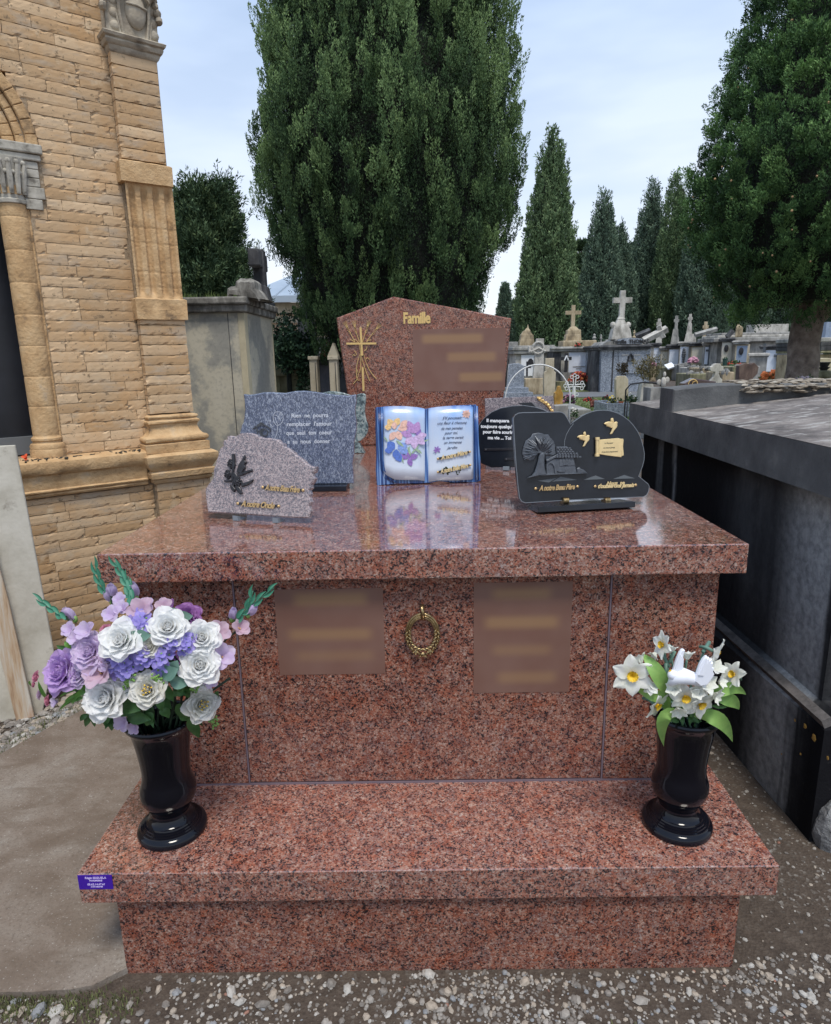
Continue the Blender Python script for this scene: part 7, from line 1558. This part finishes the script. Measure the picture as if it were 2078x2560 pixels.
D = 20.5; a0, a1, c0, c1 = RB(q7, 1330, 1480, 990, 1150, D); t = thing('stone_planter', ((a0+a1)/2, D, 0), 'tapering pale stone planter with a dry brown plant and small dark bucket', 'planter'); w1_ = (a1-a0)/2; cx = (a0+a1)/2
MB().add([(cx-w1_, D-w1_, 0), (cx+w1_, D-w1_, 0), (cx+w1_, D+w1_, 0), (cx-w1_, D+w1_, 0), (cx-w1_*.7, D-w1_*.7, c1), (cx+w1_*.7, D-w1_*.7, c1), (cx+w1_*.7, D+w1_*.7, c1), (cx-w1_*.7, D+w1_*.7, c1)], [(0,3,2,1),(4,5,6,7),(0,1,5,4),(1,2,6,5),(2,3,7,6),(3,0,4,7)]).build('pot', M_st_pale, t, bevel=.02)
b_ = Py(*q7(1420, 1105), D-.45); MB().lathe([(.0001, -.16), (.08, -.16), (.12, .16), (.0001, .16)], (b_.x, D-.5, b_.z), 12).build('bucket', M_iron, t)
V, F, tn = foliage(np.array([[cx+rs.normal()*.16, D+rs.normal()*.1, c1+rs.random()*.55] for i in range(70)]), np.array([[rs.normal()*.5, 0, .9] for i in range(70)]), np.full(70, .3), np.full(70, .07), 16, .09, .03, rs, np.full(70, .5), up=.6); np_mesh('dry_plant', V, F, tn, leafmat('dry_leaves', (.05,.045,.02), (.14,.12,.06), (.25,.22,.13)), None, 4); adopt(t, 'dry_plant')
a0, a1, c0, c1 = RB(q7, 1165, 1225, 865, 930, 21.8); t = thing('dry_plant', ((a0+a1)/2, 21.9, c0), 'dead brown plant tuft on top of the cream headstone slab', 'plant'); n_ = 30
V, F, tn = foliage(np.array([[(a0+a1)/2+rs.normal()*.09, 21.9, c0+rs.random()*.1] for i in range(n_)]), np.tile([[0, 0, 1.]], (n_, 1)), np.full(n_, .32), np.full(n_, .05), 14, .07, .03, rs, np.full(n_, .3)); np_mesh('foliage', V, F, tn, leafmat('dead_brown_leaves', (.03,.025,.015), (.08,.06,.035), (.16,.12,.08)), None, 4); adopt(t, 'foliage')
D = 13; a0, a1, c0, c1 = RB(q7, 1255, 1330, 1040, 1060, 22); 
t = thing('white_figure', (Py(*q8(220, 940), 12).x, 12, 0), 'small white angel figurine with pink wings on a low grave', 'figurine'); c = Py(*q8(215, 930), 12); mb = MB(); mb.ball((c.x, 12, c.z), (.05, .05, .10), 8, 6); mb.ball((c.x+.01, 12, c.z+.14), (.028, .03, .05), 8, 6); [mb.ball((c.x+s_*.07, 12.02, c.z+.02+.02*s_), (.045, .015, .06), 7, 5) for s_ in (-1, 1)]; mb.build('angel', M_st_pale, t, smooth=True); MB().box(c.x-.25, c.x+.3, 11.9, 12.3, 0, c.z-.09).build('pedestal', M_st_grey, t)
# fallen leaning crosses
def leaning(label, q, D, p0, p1, w, mat, arm=None):
    a = Py(*q(*p0), D); b = Py(*q(*p1), D); t = thing('fallen_cross', (a.x, D, a.z), label, 'cross'); mb = MB(); mb.tube([a, b], w, 4)
    if arm: c = a.lerp(b, arm); d = (b-a).normalized(); n_ = Vector((-d.z, 0, d.x)); mb.tube([c-n_*w*1.7, c+n_*w*1.7], w*.8, 4)
    mb.build('beam', mat, t)
leaning('long pale stone cross lying tilted over the lid of the granite tomb', q7, 31, (1385, 585), (1612, 470), .17, M_st_pale, .75); leaning('dark tilted stone beam behind the long pale tilted cross', q7, 33, (1310, 545), (1450, 490), .15, M_st_dark)
leaning('grey tilted cross beam resting on the tombs near the far right', q8, 40, (500, 500), (700, 445), .15, M_st_grey); leaning('short dark sloping stone left of the round finial in the far row', q8, 38, (790, 520), (845, 458), .14, M_st_dark)
# row of tombs at the far right
row = [((185,130,130), 0, M_marble)]
spec = [(82, 192, 128, 185, 612, 755, 48, M_marble, 'narrow tomb with a bluish marble front and pale cross, first of the far row'),
 (190, 258, 198, 250, 645, 780, 46.5, M_marble2, 'lower tomb with a cream front, second of the far row'),
 (258, 362, 272, 350, 625, 772, 45, M_marble, 'tomb with a bluish marble front below a square pedestal cross in the far row'),
 (362, 465, 372, 440, 600, 768, 43.5, M_marble, 'tomb with bronze figure on its marble front in the far row'),
 (468, 585, 480, 578, 605, 752, 42, M_marble2, 'tomb with cream and bluish front under a stubby cross in the far row'),
 (588, 742, 598, 684, 600, 765, 40, M_marble, 'tomb with a long bronze cross on its bluish front in the far row'),
 (744, 862, 758, 830, 565, 742, 38, M_marble2, 'tomb with dark oval medallion on a cream front in the far row'),
 (864, 988, 885, 972, 590, 748, 36.5, M_bmar, 'tomb with slate blue front panel and bronze drop in the far row'),
 (1128, 1345, 1150, 1268, 630, 832, 33, M_marble, 'near tomb with bluish marble front flanked by two bronze crosses, left of the trunk')]
for i, (X0, X1, a_, b_, Yt, Yb, D, pm, lb) in enumerate(spec):
    bm = M_st_pale if i % 3 == 0 else (M_beige if i % 3 == 1 else M_st_grey)
    t = tombx('row_tomb', lb, q8, D, (X0+4, X1-4, Yt-6, Yb+80), bm, M_st_grey if i % 2 else M_st_dark, (X0-3, X1+3, Yt-42, Yt-4), panel=(a_, b_, Yt+6, Yb), panel_m=pm, base=(X0+4, X1-6, Yb+18, Yb+90), group='tombs of the far row', depth=2.4)
    t['_row'] = 1
    if i in (3, 5): mb = MB(); p = Py(*q8((a_+b_)/2+(0 if i == 3 else 0), Yt+75), D-.12); (cross_into(mb, p.x, D-.12, p.z-.75, p.z+.55, .42, .12, .06, .75) if i == 5 else [mb.ball((p.x, D-.12, p.z+k_*.14), (.13-.02*abs(k_), .08, .11), 8, 6) for k_ in (-3, -2, -1, 0, 1, 2)]); mb.build('bronze_relief', M_dbronze2, t)
    if i in (6, 7): p = Py(*q8((a_+b_)/2, Yt+55), D-.1); mb = MB(); mb.ball((p.x, D-.1, p.z), (.12, .03, .2), 9, 6); mb.build('medallion', M_iron, t)
    if i == 8:
        for X in (1147, 1268): p = Py(*q8(X, 740), D-.15); mb = MB(); cross_into(mb, p.x, D-.15, p.z-.85, p.z+.85, .42, .13, .08, .66); mb.ball((p.x, D-.2, p.z+.15), (.1, .05, .3), 8, 6); mb.build('bronze_cross', M_dbronze2, t)
    if i == 0: qcross(q8, 152, 352, 470, 44, 26, D, .5, .6, mat=M_st_pale, parent=t); mb = MB(); pedestal(mb, q8, D, .5, [(125, 180, 470, 575, .7)]); mb.build('pedestal', M_st_pale, t)
    if i == 2: qcross(q8, 308, 325, 450, 44, 26, D, .5, .64, mat=M_st_grey, parent=t); mb = MB(); pedestal(mb, q8, D, .5, [(258, 332, 520, 590, .85), (270, 328, 445, 522, .7)]); mb.build('pedestal', M_st_grey, t)
    if i == 3: qcross(q8, 430, 310, 400, 40, 24, D, .5, .55, mat=M_st_pale, parent=t); mb = MB(); pedestal(mb, q8, D, .5, [(380, 482, 490, 570, .8), (400, 448, 395, 492, .7)]); mb.build('pedestal', M_st_pale, t)
    if i == 4: qcross(q8, 565, 380, 485, 50, 28, D, .5, .55, mat=M_st_och, parent=t); mb = MB(); pedestal(mb, q8, D, .5, [(535, 600, 485, 575, .85)]); mb.build('pedestal', M_st_och, t)
    if i == 6: mb = MB(); pedestal(mb, q8, D, .5, [(828, 890, 425, 520, .9), (835, 882, 400, 428, .3)]); mb.build('round_finial', M_st_och, t, bevel=.08)
for t in [o for o in scene.objects if o.get('_row')]: t.rotation_euler = (0, 0, -math.atan2(t.location.x, t.location.y)*.92); del t['_row']
D = 39; x0, x1, z0, z1 = RB(q8, 700, 1350, 530, 750, D); t = thing('long_wall_tomb', ((x0+x1)/2, D, 0), 'long stone family vault with stepped ledges behind the far row of tombs', 'tomb'); MB().box(x0, x1+2, D, D+2, 0, z1).build('wall', M_st_grey, t)
for (Yt, Yb, e) in ((520, 560, .3), (475, 500, -.2), (498, 522, .05)): a0, a1, c0, c1 = RB(q8, 700, 1400, Yt, Yb, D); MB().box(a0-e, a1+2, D-.2-e*.3, D+2, c0, c1).build('ledge', M_st_grey if Yt != 498 else M_st_pale, t, bevel=.04)
a0, a1, c0, c1 = RB(q8, 1040, 1350, 400, 478, D+1); MB().box(a0, a1, D+1, D+2, c0, c1).build('back_wall', M_st_pale, t)
D = 30; x0, x1, z0, z1 = RB(q8, 1000, 1140, 690, 930, D); t = thing('row_tomb', ((x0+x1)/2, D, 0), 'low grey stone tomb with flat top left of the tomb with two bronze crosses', 'tomb'); t.rotation_euler = (0, 0, -math.atan2((x0+x1)/2, D)*.95); MB().box(x0, x1, D, D+2, 0, z1).build('wall', M_st_grey, t); MB().box(x0-.08, x1+.08, D-.1, D+2.1, z1, z1+.12).build('lid', M_st_pale, t, bevel=.02)
D = 21; x0, x1, z0, z1 = RB(q8, 1625, 1900, 600, 920, D); t = thing('row_tomb', ((x0+x1)/2, D, 0), 'dark stone tomb with stepped cornice right of the bare cypress trunk', 'tomb'); MB().box(x0, x1, D, D+2.5, 0, z1-.25).build('wall', M_st_och, t)
for Yt, Yb, m_ in ((640, 662, M_st_moss), (600, 640, M_st_dark), (560, 600, M_st_dark), (520, 560, M_st_grey)): a0, a1, c0, c1 = RB(q8, 1620, 1900, Yt, Yb, D); MB().box(a0, a1, D-.15, D+2.5, c0, c1).build('cornice', m_, t, bevel=.02)
a0, a1, c0, c1 = RB(q8, 1690, 1760, 380, 520, D+.5); MB().box(a0, a1, D+.5, D+.9, c0, c1).build('blue_headpiece', M_bmar, t)
c = Py(*q8(1672, 800), 14.5); h = .0; t = thing('grave_urn', (c.x, 14.5, 0), 'dark metal urn on a grey stone jar right of the trunk', 'urn'); zz = Py(*q8(1672, 930), 14.5).z; z2_ = Py(*q8(1672, 820), 14.5).z; z3_ = Py(*q8(1672, 745), 14.5).z
MB().lathe([(.0001, zz), (.17, zz), (.22, zz+(z2_-zz)*.5), (.16, z2_-.02), (.10, z2_), (.0001, z2_)], (0, 0, 0), 14).build('jar', M_st_moss, t, world=False, smooth='auto'); MB().lathe([(.0001, z2_), (.06, z2_), (.12, z2_+(z3_-z2_)*.4), (.07, z3_-.1), (.12, z3_), (.0001, z3_)], (0, 0, 0), 12).build('lamp', M_iron, t, world=False, smooth='auto'); MB().box(-.3, .5, -.2, .3, 0, zz).build('base', M_st_grey, t, world=False)
flowers('left bunch of orange chrysanthemums behind the black tomb', q8, 24, 1103, 1157, 832, 905, [M_orf], 21, 60, .07, leaf_n=6); flowers('right bunch of orange chrysanthemums behind the black tomb', q8, 24, 1182, 1245, 820, 890, [M_orf], 22, 60, .07, leaf_n=6)
flowers('dark red and brown flower basket beside the green pot', q8, 30, 812, 915, 735, 800, [M_redf, M_gleaf], 23, 60, .09, leaf_n=30); flowers('pink faded flowers on a stone in front of the far row', q8, 36, 445, 520, 705, 745, [M_pinkf], 24, 40, .09, leaf_n=10); flowers('faded pink flowers by the narrow marble fronted tomb', q8, 34, 88, 150, 745, 775, [M_pinkf], 25, 30, .09, leaf_n=10); flowers('dark purple leafy plant behind the flaking kerb of the black tomb', q8, 9.5, 1440, 1560, 890, 930, [plain('grey_purple_leaves', (.12,.11,.14), .9)], 26, 50, .04, leaf_n=40)
flowers('green glazed pot in front of the far row', q8, 30, 760, 790, 700, 715, [M_gleaf], 27, 4, .03, pot=(750, 795, 712, 785), pot_m=plain('dark_green_pot', (.02,.06,.045), .5), cat='pot', name='flower_pot', leaf_n=2)
# low kerbed graves in front of the far row
M_k = (M_st_moss, M_st_grey, M_st_pale, M_st_och)
for i, (X0, X1, Yt, Yb, D) in enumerate(((240, 352, 790, 850, 37), (355, 460, 770, 850, 36), (470, 530, 795, 850, 34), (570, 640, 800, 850, 31), (455, 660, 850, 900, 29), (750, 860, 835, 905, 27), (845, 950, 785, 900, 28), (100, 150, 770, 850, 36), (1000, 1090, 780, 880, 29))):
    x0, x1, z0, z1 = RB(q8, X0, X1, Yt, Yb, D); t = thing('kerbed_grave', ((x0+x1)/2, D, 0), ['mossy low kerbed grave with a white slanted slab in the middle of the far row', 'grey kerbed grave with rounded stones in front of the bronze figure tomb', 'small pale block grave under the pink faded flowers', 'ochre kerb block left of the green pot', 'long mossy kerb nearest the path in front of the far row', 'mossy stacked kerb stones right of the white rounded cross', 'brownish kerb stones under the flower basket', 'ochre kerb stub at the left end of the far row', 'grey kerb behind the rusty notched stone'][i], 'grave', 'kerbed graves before the far row')
    MB().box(x0, x1, D, D+1.6, 0, max(.1, z1)).build('kerb', (M_st_moss, M_st_grey, M_st_pale, M_st_och, M_st_moss, M_st_och, M_st_moss, M_st_och, M_st_grey)[i], t, bevel=.04)
    mb = MB(); [mb.ball((rf.uniform(x0, x1), D-.02+rf.uniform(0, .4), max(.1, z1)), (rf.uniform(.06, .16), .08, rf.uniform(.05, .14)), 7, 5, jit=.2, rng=rf) for k_ in range(6)]; mb.build('loose_stones', M_st_grey, t)
x0, x1, z0, z1 = RB(q8, 232, 300, 768, 795, 37); t = thing('white_slab', ((x0+x1)/2, 37, z0), 'small white slanted marble slab on the mossy kerbed grave', 'slab'); MB().cbox(((x0+x1)/2, 36.9, (z0+z1)/2), (x1-x0, .5, .08), Matrix.Rotation(rad(-18), 3, 'Y') @ Matrix.Rotation(rad(25), 3, 'X')).build('slab', M_white, t)
# left strip of tombs seen between the wire arch and the marble tomb, and the far red roof
x0, x1, z0, z1 = RB(q7, 90, 140, 640, 830, 34); t = thing('row_tomb', ((x0+x1)/2, 34, 0), 'dark stone tomb just visible at the right edge of the red headstone', 'tomb'); MB().box(x0-2, x1, 34, 36, 0, z1).build('wall', M_st_dark, t); MB().box(x0-2, x1+.15, 33.9, 36, z1, z1+.22).build('lid', M_st_grey, t, bevel=.02)
x0, x1, z0, z1 = RB(q7, -40, 110, 330, 420, 70); t = thing('tiled_roof_house', ((x0+x1)/2, 70, 0), 'distant low house with reddish roof behind the headstone', 'building'); MB().box(x0-6, x1-2, 70, 76, 0, 3).build('wall', M_beige, t); MB().prism([(x0-6.5, 3), (x1-1.5, 3), (x1-3, 4.2), (x0-5, 4.2)], 69.6, 76.4).build('roof', plain('red_tiles', (.3,.12,.08), .9), t)
